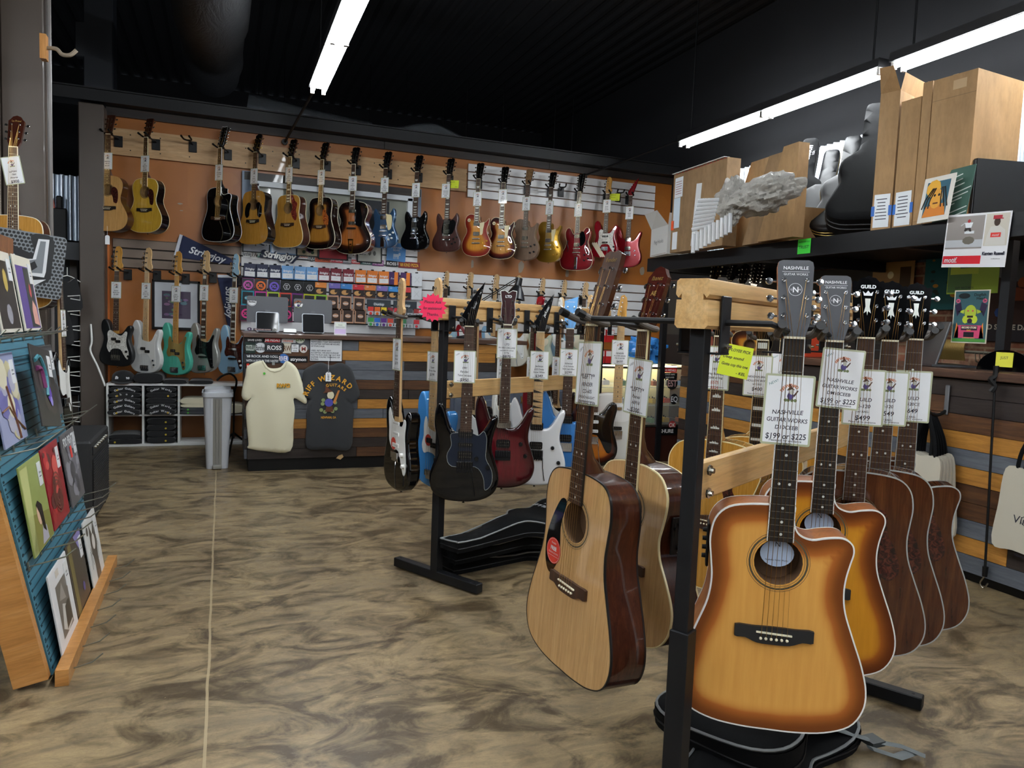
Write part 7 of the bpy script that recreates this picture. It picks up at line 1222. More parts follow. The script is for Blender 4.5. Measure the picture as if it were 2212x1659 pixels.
# ---------------------------------------------------------------- loft goods
ZL = 1.906
kraft = wood('kraft_board', '94744f', 'a58259', 'b08e66', (1, 1, .4), 3, .75); kraft2 = wood('kraft_board_dark', '7d6244', '8c6f4e', '997b59', (1, 1, .4), 3, .75)
tape = plain('packing_tape', 'b3946a', .3); lab_ = paint('dfe3e6', .4)
def zat(P, px, py): r = ray(px, py); return HC + r[2] * math.hypot(P.x, P.y) / math.hypot(r[0], r[1])
def base(pxa, pya, pxb, pyb, z=ZL):
    A, B = onZ(pxa, pya, z), onZ(pxb, pyb, z); u = (B - A).normalized(); n = Vector((-u.y, u.x, 0)); 
    if n.dot(A) < 0: n = -n
    return A, (B - A).length, Matrix(((u.x, n.x, 0, A.x), (u.y, n.y, 0, A.y), (0, 0, 1, z), (0, 0, 0, 1)))
def carton(a, b, top, dep, lab, mat=kraft, deco=None, flaps=False, taper=0, cat='box', name='cardboard_box', lean=0, z=ZL):
    A, w, M = base(*a, *b, z); h = zat(A, *top) - z; R = thing(name, lab, cat, M @ Matrix.Rotation(math.radians(lean), 4, 'X')); m = MB()
    t_ = taper * w; V = [(0, 0, 0), (w, 0, 0), (w, dep, 0), (0, dep, 0), (t_, 0, h), (w, 0, h), (w, dep, h), (t_, dep, h)]
    m.add(V, [(0, 1, 5, 4), (1, 2, 6, 5), (2, 3, 7, 6), (3, 0, 4, 7), (0, 3, 2, 1), (4, 5, 6, 7)], mat); m.box((w / 2, dep / 2, h + .001), (w * .12, dep, .001), tape); m.box((w / 2, -.0008, h * .04), (w * .9, .001, .003), kraft2); m.build('carton', R, smooth=False)
    if flaps: f = MB(); f.add([(0, 0, h), (w, 0, h), (w * .95, -.1, h + .12), (.02, -.08, h + .13)], [(0, 1, 2, 3)], mat); f.add([(w, 0, h), (w, dep, h), (w + .02, dep, h + .1), (w + .02, 0, h + .1)], [(0, 1, 2, 3)], mat); f.build('flap', R, smooth=False)
    if deco: deco(R, w, h)
    return R, w, h
def notes(cols=1):
    def f(R, w, h):
        m = MB(); m.box((w * .5, -.002, .12), (w * .8, .002, .2), lab_)
        for k in range(7): m.box((w * .48, -.0035, .19 - .02 * k), (w * random.uniform(.4, .65), .001, .005), inkb)
        m.build('note', R, smooth=False)
        for sx_ in (.06, .94): m = MB(); m.box((w * sx_, -.0038, .12), (.02, .001, .06), paint('2a64b4', .4)); m.build('blue_tape', R, smooth=False)
    return f
carton((1880, 500), (1922, 497), (1884, 205), .45, 'slim tall cardboard box with a handwritten note, beside the black cases', deco=notes(), flaps=True)
carton((1926, 497), (1968, 492), (1930, 222), .45, 'slim tall cardboard box between the note-marked box and the widest box', deco=notes())
def bigd(R, w, h): notes()(R, w * .5, h)
A, w, M = base(1972, 491, 2000, 488)
carton((1970, 492), (1990, 490), (1968, 182), .42, 'narrow-faced tall cardboard box touching the widest box', deco=None)
R, w, h = carton((1992, 488), (2085, 478), (2000, 176), .42, 'tallest and widest cardboard box on the loft shelf', deco=None)
m = MB(); m.box((w / 2, -.0012, h - .12), (w, .0006, .004), kraft2); m.box((w * .62, -.001, h * .93), (w * .3, .0008, .05), tape); m.build('crease', R, smooth=False)
# guitar cartons lying at a slant
for k, (a, b, tp, lb) in enumerate((((1556, 541), (1642, 528), (1650, 338), 'lowest leaning guitar-shaped carton behind the plastic bag'), ((1600, 530), (1680, 518), (1690, 326), 'middle leaning guitar-shaped carton behind the plastic bag'), ((1635, 523), (1712, 511), (1716, 306), 'tallest leaning guitar-shaped carton behind the plastic bag'))):
    A, w, M = base(*a, *b); T = M @ Vector((0, 0, 0)); h = zat(M @ Vector((w, 0, 0)), *tp) - ZL; M = M @ Matrix.Translation((0, .012 * (2 - k), 0))
    R = thing('guitar_carton', lb, 'box', M, 'guitar cartons'); m = MB(); V = [(0, 0, 0), (w, 0, 0), (w, 0, h), (w * .6, 0, h)]; V += [(x, .085, z) for x, y, z in V]; m.add(V, [(0, 1, 2, 3), (1, 5, 6, 2), (5, 4, 7, 6), (4, 0, 3, 7), (3, 2, 6, 7), (0, 4, 5, 1)], kraft2 if k == 1 else kraft); m.build('carton', R, smooth=False)
carton((1636, 531), (1703, 519), (1640, 462), .3, 'small taped cardboard box in front of the gig bags', mat=kraft)
def shipd(R, w, h):
    m = MB(); m.box((w * .12, -.002, h * .82), (w * .16, .002, h * .25), lab_); m.box((w * .1, -.002, h * .5), (w * .13, .002, h * .38), paint('c6d4de')); m.box((w * .09, -.002, h * .15), (w * .1, .002, h * .22), lab_); m.box((w * .03, -.002, h * .35), (w * .06, .002, h * .12), paint('e2562a')); m.box((w * .5, -.002, h * .42), (w * .1, .002, h * .75), paint('d9dcde', .2), rot=(.08, 'Y'))
    for k in range(6): m.box((w * .12, -.0035, h * (.74 + .03 * k)), (w * .12, .001, .004), ink('8a2a2a'))
    m.build('shipping_label', R, smooth=False); m = MB(); m.box((w * .5, .0, h + .002), (w * .98, .05, .004), lab_)
    for k in range(16): m.box((w * (.06 + .06 * k), -.001, h + .0), (w * .03, .002, .012), paint('c23a3a'))
    m.build('printed_tape', R, smooth=False)
carton((1447, 547), (1560, 530), (1452, 378), .12, 'wide flat shipping box with red printed tape at the loft end', mat=kraft2, deco=shipd, taper=-.0)
R, w, h = carton((1404, 556), (1440, 548), (1410, 497), .2, 'small white open carton on the loft corner', mat=paint('c9c9c6', .5), flaps=True, name='white_carton')
m = MB(); m.text('Peg Hooks', .05, w / 2, h * .5, 0, ink('6c6c70'), Matrix.Translation((0, -.002, 0)) @ VW, maxw=w * .7); m.build('lettering', R, smooth=False)
# clear air pillows and the crumpled bag
t = NT('clear_plastic'); t.base('c9ccce'); t.set(rough=.18, alpha=.6, spec=.8); t.bump(t.noise(t.coord(), 30, 4), .5, .01)
t = NT('crumpled_plastic'); t.base('cdc9c0'); t.set(rough=.25, alpha=.93, spec=.8); t.bump(t.noise(t.coord(), 16, 7, .75, 1.5), 1.0, .04)
M = face(atD(1512, 548, 4.7), 40); R = thing('air_pillow_wrap', 'folded clear air-pillow packaging hanging over the loft edge', 'packaging', M); m = MB()
for k in range(10): m.tube([(-.04 + .024 * k, .0 + .014 * k, .04), (-.045 + .024 * k, .12 + .014 * k, .02)], .013, MT['clear_plastic'], 8)
m.build('chamber_strip', R); m = MB()
for k in range(8): m.tube([(-.06 + .004 * k, .15 + .026 * k, .0), (.07 + .004 * k, .18 + .022 * k, .0)], .013, MT['clear_plastic'], 8)
m.build('chamber_strip', R)
def lump(M, w, d, h, mat, name, lab, cat, n=26, seed=1, rough=.12):
    rough *= 2.2
    def f(u, v):
        th = math.pi * u; ph = 2 * math.pi * v; q_ = Vector((math.sin(th) * math.cos(ph), math.sin(th) * math.sin(ph), math.cos(th))); r = 1 + rough * sum(abs(noise.noise(q_ * f_ + Vector((seed, 0, 0)))) * 2.4 / (f_ ** .7) for f_ in (1.6, 3.3, 7)) - rough * .5
        return (w / 2 * math.sin(th) * math.cos(ph) * r, d / 2 * math.sin(th) * math.sin(ph) * r, h / 2 - h / 2 * math.cos(th) * (1 + (r - 1) * .6))
    m = MB(); m.grid(f, n, n * 2, mat); return tagit(m.build(name, ang=25), lab, cat, M)
lump(Matrix.Translation(atD(1660, 455, 4.25)) @ Matrix.Rotation(-.8, 4, 'Z') @ Matrix.Rotation(-.3, 4, 'Y'), .34, .26, .19, MT['crumpled_plastic'], 'plastic_bag', 'crumpled pale plastic bag of packing paper on the leaning cartons', 'plastic bag', 30, 4, .16)
lump(Matrix.Translation(atD(1578, 480, 5.0)), .17, .2, .27, MT['crumpled_plastic'], 'plastic_bag', 'crumpled clear plastic bag behind the air pillows', 'plastic bag', 24, 9, .2)
# guitar cases and gig bags standing on their sides
tr = plain('case_trim', 'a08a4a', .3, .6); tolex = plain('case_tolex', '0c0d0f', .5, spec=.3); nylon = plain('black_nylon', '08090b', .8, spec=.15)
CASE = [(0, 0), (.2, -.0), (.3, .05), (.32, .16), (.27, .3), (.25, .42), (.28, .52), (.24, .62), (.12, .70), (.08, .78), (.075, 1.02), (.045, 1.06), (-.045, 1.06), (-.075, 1.02), (-.08, .78), (-.12, .70), (-.2, .62)][:]
def gcase(px, py, rotz, tilt, w, lab, soft, deco=None, s=1.0):
    P = onZ(px, py, ZL); M = Matrix.Translation(P + Vector((.12, .06, .02))) @ Matrix.Rotation(math.radians(rotz), 4, 'Z') @ Matrix.Rotation(math.radians(tilt), 4, 'Y')
    R = thing('gig_bag' if soft else 'guitar_case', lab, 'gig bag' if soft else 'guitar case', M); O = spline(mir([(.0, 0), (.12, .005), (.19, .05), (.205, .13), (.17, .24), (.15, .32), (.165, .42), (.15, .5), (.09, .56), (.062, .62), (.06, .95), (.04, 1.0), (0, 1.005)]), 3); O = [(x * s, y * s) for x, y in O]
    T = Matrix(((0, 0, 1, 0), (1, 0, 0, 0), (0, 1, 0, 0), (0, 0, 0, 1))); mt = nylon if soft else tolex; m = MB(); plate(m, O, w, mt, lambda d: -.02 + .02 * math.sqrt(min(1, d / .02)), sp=.04, rings=(.006, .02)); n = len(O)
    m.v = [(x, y, z) for x, y, z in m.v]; m.add([(x, y, 0.0) for x, y in O] + [(x, y, w - .02) for x, y in O], [[i, (i + 1) % n, n + (i + 1) % n, n + i] for i in range(n)], mt); m.add([(x, y, 0.0) for x, y in O], [list(range(n))], mt); m.e = {}; m.v = [tuple(T @ Vector(p)) for p in m.v]; m.build('shell', R, ang=50)
    m = MB()
    for zz in (w * .35, w * .6): m.tube([tuple(T @ Vector((x * 1.005, y * 1.002, zz))) for x, y in O], .003 if not soft else .005, tr if not soft else blk, 5, closed=True)
    m.build('piping' if soft else 'valance', R)
    if not soft:
        for i in (6, 14, n - 8): x, y = O[i % n]; q = MB(); q.box((w * .48, x * 1.02, y), (.05, .02, .035), tr, bev=.004); q.build('latch', R)
    if deco: deco(R, w, s)
def gib(R, w, s): m = MB(); T = Matrix.Translation((w + .002, 0, .8)) @ Matrix(((0, 0, 1, 0), (1, 0, 0, 0), (0, 1, 0, 0), (0, 0, 0, 1))); m.text('Gibson', .06, 0, 0, 0, wl, T, rot=1.5, bold=.03, shear=.2); m.text('USA', .025, .04, 0, 0, wl, T, rot=1.5); m.build('lettering', R, smooth=False)
gcase(1700, 526, -140, -36, .13, 'black padded gig bag with a white maker name on its neck', True, gib, .98)
gcase(1748, 521, -140, -42, .09, 'older black hard guitar case with gold latches, next to the lettered gig bag', False, None, .95)
gcase(1796, 517, -140, -39, .09, 'second black hard guitar case tied with blue tape', False, lambda R, w, s: MB().box((w / 2, .0, .6), (w + .02, .12, .03), paint('2a64b4', .4), rot=(.2, 'X')).build('blue_tape', R), 1.0)
gcase(1846, 510, -140, -36, .17, 'bulky black gig bag leaning on the slim tall boxes', True, lambda R, w, s: MB().tube(spline([(w, .1, .2), (w + .02, .15, .35), (w + .02, .1, .5), (w, .08, .58)], 4, False), .012, blk, 6).build('shoulder_strap', R), 1.12)
# speaker, albums and picture
def spk(R, w, h): m = MB(); m.box((w * .5, -.004, h * .5), (w * .97, .006, h * .96), plain('speaker_front', '2a2c30', .6)); m.build('grille', R, smooth=False)
carton((2030, 490), (2100, 478), (2026, 362), .7, 'large matt black loudspeaker box lying on the loft', mat=plain('speaker_black', '08090a', .5, spec=.25), deco=spk, name='loudspeaker', cat='loudspeaker')
carton((1990, 490), (2012, 487), (1990, 392), .34, 'dark slim binder standing before the loudspeaker', mat=plain('binder_dark', '26282b', .5), name='album_binder', cat='binder'); carton((2013, 486), (2030, 484), (2013, 388), .34, 'second dark slim binder touching the loudspeaker', mat=plain('binder_dark', '26282b', .5), name='album_binder', cat='binder')
def leanpic(a, b, top, lab, art, bg, name='art_print', lean=8, off=-.12):
    A, w, M = base(*a, *b); M = M @ Matrix.Translation((0, off, 0)); h = zat(A, *top) - ZL; m = MB(); T = Matrix.Translation((w / 2, 0, h / 2)) @ VW; m.box((0, 0, -.002), (w, h, .004), paint(bg, .5), T); art(m, w, h, T); tagit(m.build(name, smooth=False), lab, 'print', M @ Matrix.Rotation(math.radians(-lean), 4, 'X'))
def a_port(m, w, h, T):
    m.box((0, 0, .0005), (w * .74, h * .78, .001), paint('2f5a6a'), T); m.disc(-.03, .06, .05, .0012, paint('e0a83a'), T, 9); m.poly([(-w * .37, -h * .39), (w * .37, -h * .39), (w * .3, -h * .12), (-w * .28, -h * .15)], .0012, paint('c8782a'), T); m.disc(0, .0, w * .2, .0014, paint('d89a3a'), T, 12, 1.3)
    for k in range(9): m.tube([(-.03 + .01 * k, h * .24, .002), (-.075 + .018 * k, .0, .002), (-.09 + .022 * k, -h * .2, .002)], .004, paint('1c120c'), 4, T) if abs(k - 4) > 1 else None
    m.disc(-w * .06, .02, .008, .0018, blk, T, 8); m.disc(w * .08, .02, .008, .0018, blk, T, 8); m.box((0, -h * .1, .0018), (w * .16, .008, .0005), paint('5a2a14'), T)
leanpic((2032, 486), (2105, 474), (2040, 372), 'tilted green and white striped print behind the portrait', lambda m, w, h, T: [m.box((random.uniform(-.05, .05), -h * .4 + h * .09 * k, .001), (w * .6, .006, .001), paint('c8d0cc'), T, rot=(.2, 'Z')) for k in range(9)], '3c5a50', off=-.06); leanpic((2024, 487), (2092, 477), (2032, 390), 'white-bordered colourful portrait of a person with long locks', a_port, 'd6d2c8', off=-.14)
# things fixed to the loft beam and posts
VX = Matrix(((0, 0, -1, 0), (-1, 0, 0, 0), (0, 1, 0, 0), (0, 0, 0, 1)))   # plane facing -X : x right (towards -Y), y up
def beamM(px, py, X, rot=0): return Matrix.Translation(onX(px, py, X)) @ VX @ Matrix.Rotation(math.radians(rot), 4, 'Z')
m = MB(); m.box((0, 0, 0), (.12, .1, .002), paint('4ae04a', .6)); m.text('NOTE FOR KIDS', .014, 0, .03, .0015, inkb); m.text('TRUST!', .03, 0, -.005, .0015, inkb); tagit(m.build('paper_note', smooth=False), 'bright green paper note on the loft beam', 'note', beamM(1737, 532, 3.69))
def motif(m):
    m.box((0, 0, 0), (.46, .36, .002), paint('e4e4e6', .3)); z = .0015; m.box((-.085, .055, z), (.27, .22, .001), paint('8f8884', .4)); m.box((-.085, -.02, z + .0003), (.27, .05, .001), paint('b9bcc0')); m.disc(-.05, .0, .045, .0025, paint('6c665c'), n=9, sy=.6); m.box((-.05, .055, .0026), (.07, .018, .0005), lab_); m.disc(-.06, .13, .012, .003, paint('a02a2a'), n=9); m.poly([(-.09, .12), (-.03, .12), (-.04, .085), (-.08, .085)], .0028, lab_); m.poly([(-.085, .085), (-.045, .085), (-.035, .06), (-.05, .06), (-.06, .075), (-.08, .06), (-.09, .065)], .0029, paint('2c2624')); m.tube([(-.09, .118, .003), (-.115, .1, .003)], .004, lab_, 4)
    m.box((.14, .065, z), (.16, .21, .001), paint('c8c2b4')); m.poly([(.07, -.035), (.21, -.035), (.2, .06), (.16, .09), (.1, .085), (.08, .03)], .0024, paint('cfccc4')); m.disc(.14, .115, .022, .0028, paint('3a2a20'), n=10, sy=1.3); m.box((.14, .145, .003), (.06, .025, .0008), paint('9c2430')); m.box((.165, .135, .0031), (.03, .006, .0008), paint('9c2430')); m.box((.14, .03, .0032), (.07, .03, .0005), paint('d0382e')); m.text('motif', .022, .14, .03, .0037, wl, shear=.2)
    m.box((-.085, -.13, z), (.28, .055, .001), paint('c41e2c')); m.text('motif.', .05, -.165, -.13, .0028, wl, shear=.25, bold=.02, maxw=.1); m.text('Kanten Russell', .03, .14, -.09, .0028, inkb, bold=.05, maxw=.155); m.text('motifbrand.com', .01, .16, -.125, .0028, inkb)
m = MB(); motif(m); tagit(m.build('poster', smooth=False), 'white skateboarding poster with a red bar taped to the loft beam', 'poster', beamM(2107, 519, 3.685, -3) @ Matrix.Diagonal((.78, .78, 1, 1)))
def df(m):
    m.box((0, 0, 0), (.24, .37, .002), paint('c9c2ae')); m.box((0, 0, .0012), (.225, .355, .001), paint('33565c')); z = .002
    m.disc(-.05, .145, .04, z, paint('121a1c'), n=14, sy=.5); m.text('Dogfish', .026, .055, .152, z, paint('121a1c'), bold=.03); m.text('Head', .026, .06, .127, z, paint('121a1c'), bold=.03)
    for s, t_ in ((-1, '20'), (1, '24')): m.disc(s * .09, .11, .015, z, paint('d05a78'), n=12); m.text(t_, .018, s * .09, .11, z + .0004, paint('1a1c30'), bold=.04); m.poly([(s * .11, .08), (s * .07, .1), (s * .06, .05), (s * .09, .0)], z, paint('241a34')); m.poly([(s * .04, .05), (s * .085, .035), (s * .045, .02)], z, paint('a8b83a')); m.disc(s * .03, -.02, .022, z + .0006, paint('b8c83a'), n=8, sy=1.3); m.disc(s * .085, -.12, .012, z, paint('d04a70'), n=8); m.poly([(s * .1, -.15), (s * .09, -.04), (s * .075, -.08), (s * .07, -.15)], z, paint('d8803a'))
    m.disc(0, .03, .04, z + .0003, paint('a8b83a'), n=14, sy=1.3); m.disc(-.016, .04, .006, z + .0008, paint('c8405a'), n=8); m.disc(.016, .04, .006, z + .0008, paint('c8405a'), n=8); m.box((0, .0, z + .0008), (.04, .014, .0004), paint('2a1a24')); m.disc(0, -.03, .018, z + .0009, paint('2a1a30'), n=10)
    m.poly([(-.08, -.06), (.08, -.06), (.1, -.15), (-.1, -.15)], z, paint('c04468')); m.box((0, -.08, z + .0006), (.11, .03, .0004), paint('2a1a30')); m.text('RECORD STORE', .018, 0, -.076, z + .0012, paint('e8d8b8'), bold=.04, maxw=.1); m.text('DAY', .014, 0, -.095, z + .0012, paint('e0a83a'), bold=.04); m.box((0, -.125, z + .0004), (.07, .035, .0004), paint('18141c')); m.box((0, -.165, z), (.225, .02, .0004), paint('4a8a3a')); m.text('COMING SOON', .012, 0, -.15, z + .0008, paint('c8c83a'))
m = MB(); df(m); tagit(m.build('poster', smooth=False), 'small bright poster with a green horned creature on the steel post', 'poster', Matrix.Translation(onX(2096, 684, 3.80)) @ VX @ Matrix.Diagonal((.86, .78, 1, 1)))
def bee(m):
    m.box((0, 0, 0), (.34, .6, .002), paint('1f6468'))
    for k in range(26): m.disc(random.uniform(-.13, .13), random.uniform(-.25, .25), random.uniform(.012, .035), .0015 + .0001 * k, paint(random.choice(['c8943a', 'd8a84a', '2a3c34', '1a4a4c', 'b8843a'])), n=7, sy=.6)
m = MB(); bee(m); tagit(m.build('poster', smooth=False), 'teal poster of golden bees on the brick wall', 'poster', Matrix.Translation(onX(2042, 582, 5.03)) @ VX)
def geo(m):
    m.box((0, 0, 0), (.36, .36, .002), paint('8aa834')); m.box((-.09, 0, .0013), (.17, .34, .001), paint('4a7040')); m.box((-.06, .05, .002), (.2, .2, .001), paint('a4b83a')); m.box((.0, .06, .003), (.18, .14, .001), paint('2f4a34')); m.box((-.03, .08, .0037), (.08, .08, .001), paint('a4b83a')); m.text('RIFF RECORDS', .02, -.05, -.14, .003, inkb)
m = MB(); geo(m); tagit(m.build('poster', smooth=False), 'lime and dark green geometric poster behind the skateboarding poster', 'poster', Matrix.Translation(onX(2103, 575, 4.6)) @ VX)
def rsd(m):
    m.box((0, 0, 0), (.72, .8, .002), paint('6f7274')); m.poly([(-.36, -.4), (.36, -.4), (.36, .1), (.1, .0), (-.1, .05), (-.36, -.1)], .0015, paint('3a2420')); m.box((0, -.34, .0016), (.72, .12, .001), paint('26242a')); m.box((-.26, .12, .0018), (.2, .2, .001), paint('4a1c20'))
    m.text('DOGFISH HEAD', .08, .06, .31, .003, inkb, bold=.05, maxw=.55); m.text('ANALOG BEER FOR THE', .04, .06, .24, .003, inkb, maxw=.5); m.text('RECORD STORE DAY', .05, -.05, -.3, .003, paint('c8c2b4'), bold=.03, maxw=.5); m.disc(.1, .0, .04, .003, paint('a85a2c'), n=10); m.poly([(.0, -.12), (.2, -.12), (.14, -.03), (.04, -.03)], .003, paint('8a4426')); m.disc(-.05, -.2, .035, .003, paint('2a4a86'), n=8); m.disc(-.15, -.22, .03, .003, paint('5a5a34'), n=6); m.disc(.25, -.22, .06, .003, paint('141416'), n=14); m.disc(.25, -.22, .02, .0035, paint('8a6a2a'), n=10)
m = MB(); rsd(m); tagit(m.build('poster', smooth=False), 'large grey and brown record store day poster on the brick wall', 'poster', Matrix.Translation(onX(2180, 612, 5.03)) @ VX)
m = MB(); m.box((0, 0, 0), (.4, .5, .002), paint('b08a52', .4)); m.box((.0, .15, .002), (.36, .18, .001), paint('8a8476')); m.box((.12, -.1, .002), (.1, .2, .001), paint('4a3418')); m.disc(-.02, -.06, .03, .002, paint('fff0c0')); tagit(m.build('poster', smooth=False), 'warm photograph of a lit room on the far brick', 'poster', Matrix.Translation(onX(1930, 578, 5.03)) @ VX)
# record counter top: laptop, hangers, disc, stickers, cord, bags
m = MB(); T = Matrix.Translation(Vector((3.80, onX(1990, 782, 3.78).y, 1.105))) @ Matrix.Rotation(math.radians(60), 4, 'Z'); m.box((0, 0, .13), (.34, .012, .26), plain('laptop_grey', '4b4d50', .35, .5), T @ Matrix.Rotation(.25, 4, 'X'), bev=.003); m.box((0, -.1, .006), (.34, .24, .012), plain('laptop_grey', '4b4d50', .35, .5), T); tagit(m.build('laptop'), 'open grey laptop on the record counter behind the dark headstocks', 'laptop')
P = onX(2170, 800, 3.75); R = thing('vinyl_record', 'black disc with a yellow note standing on the record counter', 'vinyl record', Matrix.Translation(Vector((P.x, P.y, 1.105))) @ VX); m = MB(); m.prism([(.15 * math.cos(a * .131), .0 + .11 * math.sin(a * .131)) for a in range(25)], 0, .006, blkg); m.build('disc', R); m = MB(); m.box((.0, .06, .009), (.09, .075, .002), paint('dcd84a')); m.text('JUST', .02, 0, .07, .0105, inkb); m.build('paper_note', R, smooth=False)
m = MB(); 
for k in range(30): c = onX(2026 + 2 * k, 775, 4.75); m.tube(spline([(c.x, c.y, 1.12), (c.x - .02, c.y, 1.20), (c.x, c.y, 1.26)], 3, False), .004, plain('brass_wire', '8a7440', .4, .6), 4)
m.tube([onX(2010, 755, 4.75), onX(2212, 768, 4.75)], .012, plain('zinc_wire', '8f9288', .35, .9), 6); o = m.build('hanger_rail'); tagit(o, 'dense row of brass wire hangers on a rail before the brick', 'hangers'); o['kind'] = 'stuff'
for k in range(4):
    c = onX(2108 + 9 * k, 780, 4.2); m = MB(); m.tube(spline([(0, 0, 0), (0, -.08, -.07), (0, .08, -.07)], 2), .004, steel, 4); m.tube([(0, 0, 0), (0, .01, .05)], .003, steel, 4); tagit(m.build('wire_hanger'), 'bare wire hanger behind the record counter', 'clothes hanger', c, 'bare wire hangers behind the record counter')
for px, w_, bg, tx, fg, lb in ((2047, .13, 'c42a30', 'motif.', 'f0f0f0', 'red sticker with white serif letters on the record counter edge'), (2087, .14, 'b8b8b2', 'MCGILLS', '4a4c50', 'grey block-letter sticker on the record counter edge'), (2130, .16, '9ab0d0', 'WAVES', '3a5aa0', 'pale blue patterned sticker on the record counter edge')):
    sticker(0, 0, w_, .042, bg, tx, fg, lb, M=Matrix.Translation(Vector((3.605, onX(px, 800, 3.61).y, 1.081))) @ VX)
m = MB(); a, b = onX(2150, 812, 3.58), onX(2127, 1245, 3.585); m.tube([a, b], .006, blk, 6); m.tube(spline([a + Vector((0, 0, .05)), a, a + Vector((-.02, .01, -.02)), a + Vector((-.01, -.01, -.05)), a + Vector((-.02, 0, -.08))], 3, False), .013, blk, 6); m.lathe([(.012, 0), (.014, .05)], blk, 8, Matrix.Translation(b)); m.tube(spline([b, b + Vector((0, .02, -.04)), b + Vector((0, 0, -.06)), b + Vector((0, -.02, -.03))], 4, False), .004, steel, 6); tagit(m.build('bungee_cord'), 'knotted black cord stretched down the record counter front', 'cord')
def chook(px, py, lab, n, lab2, txt=None, w=.30, h=.40, sp_=.02):
    P = onX(px, py, 3.605); H = thing('counter_hook', lab, 'hook', P); m = MB(); m.box((-.006, 0, .03), (.012, .025, .16), plain('hook_grey', '77797c', .35, .6), bev=.004); m.build('plate', H); m = MB(); m.tube(spline([(-.01, 0, -.03), (-.06, 0, -.05), (-.12, 0, -.04), (-.15, 0, -.01)], 4, False), .009, blk, 8); m.build('peg', H)
    for k in range(n):
        R = thing('tote_bag', lab2 % ordn[k] if '%s' in lab2 else lab2, 'tote bag', Matrix.Translation((P.x - .03 - sp_ * (n - k) , P.y + .01 * k, P.z - .05)) @ VX @ Matrix.Rotation(.04 * (k - n / 2), 4, 'Z'), 'canvas tote bags on the counter hook' if n > 1 else None); m = MB(); cv = cloth('canvas', 'b9b3a2'); m.prism(spline([(-w * .42, -.22), (-w * .2, -.205), (0, -.22), (w * .2, -.205), (w * .42, -.22), (w * .47, -.4), (w * .5, -.2 - h), (w * .2, -.21 - h), (-w * .2, -.205 - h), (-w * .5, -.2 - h), (-w * .47, -.4)], 4), -.009, .005, cv)
        if txt and k == 0: m.text(txt, .055, .0, -.45, .0065, inkb, shear=.1); m.text('Newnan, GA', .02, 0, -.62, .0065, inkb); m.ring(-.02, -.45, .02, .023, .0065, inkb)
        m.build('bag_body', R); m = MB()
        for s in (-.09, .09): m.tube(spline([(s, -.23, .0), (s * .8, -.12, .005), (s * .15, .0, .005), (s * .5, -.12, -.005), (s * .6, -.23, -.005)], 4, False), .011, nylon, 6, flat=.4)
        m.build('strap', R)
chook(2046, 876, 'grey coat hook on the record counter holding the hidden tote bags', 5, 'natural canvas tote bag, %s from the planks on the counter hook', sp_=.022, h=.42)
chook(2268, 902, 'black hook holding the lettered tote bag on the record counter', 1, 'natural canvas tote bag with dark script, its lower half hanging free', 'Vintage', w=.34, h=.40)
# goods between the two counters
A = thing('guitar_amplifier', 'black amplifier head and cabinet stack behind the pine rack', 'amplifier', (4.38, 5.62, 0)); m = MB(); m.box((0, 0, .3), (.62, .34, .56), tol, bev=.012); m.build('cabinet', A); m = MB(); m.box((0, -.172, .27), (.56, .006, .46), plain('amp_grille', '0a0b0d', .5)); m.build('grille', A, smooth=False); m = MB(); m.box((0, -.172, .54), (.58, .01, .06), plain('panel_grey', '55585c', .35)); m.build('control_panel', A, smooth=False)
for k in range(8): m = MB(); m.lathe([(.012, 0), (.01, .018), (0, .018)], nickel, 8, Matrix.Translation((-.23 + .065 * k, -.176, .54)) @ Matrix.Rotation(math.pi / 2, 4, 'X')); m.build('knob', A)
m = MB(); m.box((0, 0, .09), (.5, .34, .17), tolex, bev=.015); 
for s in (-.2, .2): m.box((s, -.172, .09), (.03, .006, .05), steel)
m.box((0, -.172, .12), (.03, .006, .02), paint('2a64b4')); tagit(m.build('flight_case'), 'black hard case with steel latches on the amplifier', 'case', (4.38, 5.62, .585))
E_ = thing('sticker_cabinet', 'narrow black cabinet covered in round and square stickers', 'cabinet', (4.45, 6.5, 0)); m = MB(); m.box((.2, .2, .43), (.4, .4, .86), blk, bev=.005); m.build('body', E_, smooth=False); m = MB(); rn = random.Random(3)
for k in range(22):
    x, z = rn.uniform(.04, .36), .06 + .037 * k; c = paint(rn.choice(['d8d8d8', '8a8c90', 'c8a83a', '5a5c60', 'b8b8b0', '8a2a2a', '3a4a5a'])); T = Matrix.Translation((x, -.0015 - .0001 * k, z)) @ VW
    (m.disc(0, 0, .045, 0, c, T, 14), m.disc(0, 0, .032, .0003, blk, T, 12)) if k % 2 else (m.box((0, 0, 0), (.1, .05, .001), c, T), m.text('AMPS', .025, 0, 0, .0008, blk, T))
m.build('sticker_layer', E_, smooth=False)
# stickers on the display case end and pick bags, blue sack
for x, y, w_, h_, bg, tx, fg, lb, rn_ in ((1447, 800, .15, .04, 'c8262c', 'JHS PEDALS', 'eeeeee', 'red sticker at the top of the display case glass', 0), (1447, 812, .16, .055, '101113', 'LOUD AMPS/SAVE LIVES', 'e8e8e8', 'black two-line sticker on the display case glass', 0), (1452, 828, .12, .12, '1c1c1e', 'EST', 'c8a0a0', 'round black sticker with a pink bird on the display case glass', 1), (1456, 862, .09, .1, '1a1c20', 'EQ', 'd8dce0', 'round black and white sticker on the display case glass', 1), (1452, 918, .08, .08, 'a83a3a', 'OK', 'f0e8e0', 'round dark red sticker on the display case glass', 1), (1440, 931, .24, .07, '0c0d0f', 'SHURE', 'f0f0f0', 'black microphone maker sticker along the case base', 0)):
    sticker(0, 0, w_, h_, bg, tx, fg, lb, rnd=bool(rn_), M=Matrix.Translation(onY(x, y + (0 if y > 800 else 0), 5.968)) @ VW)
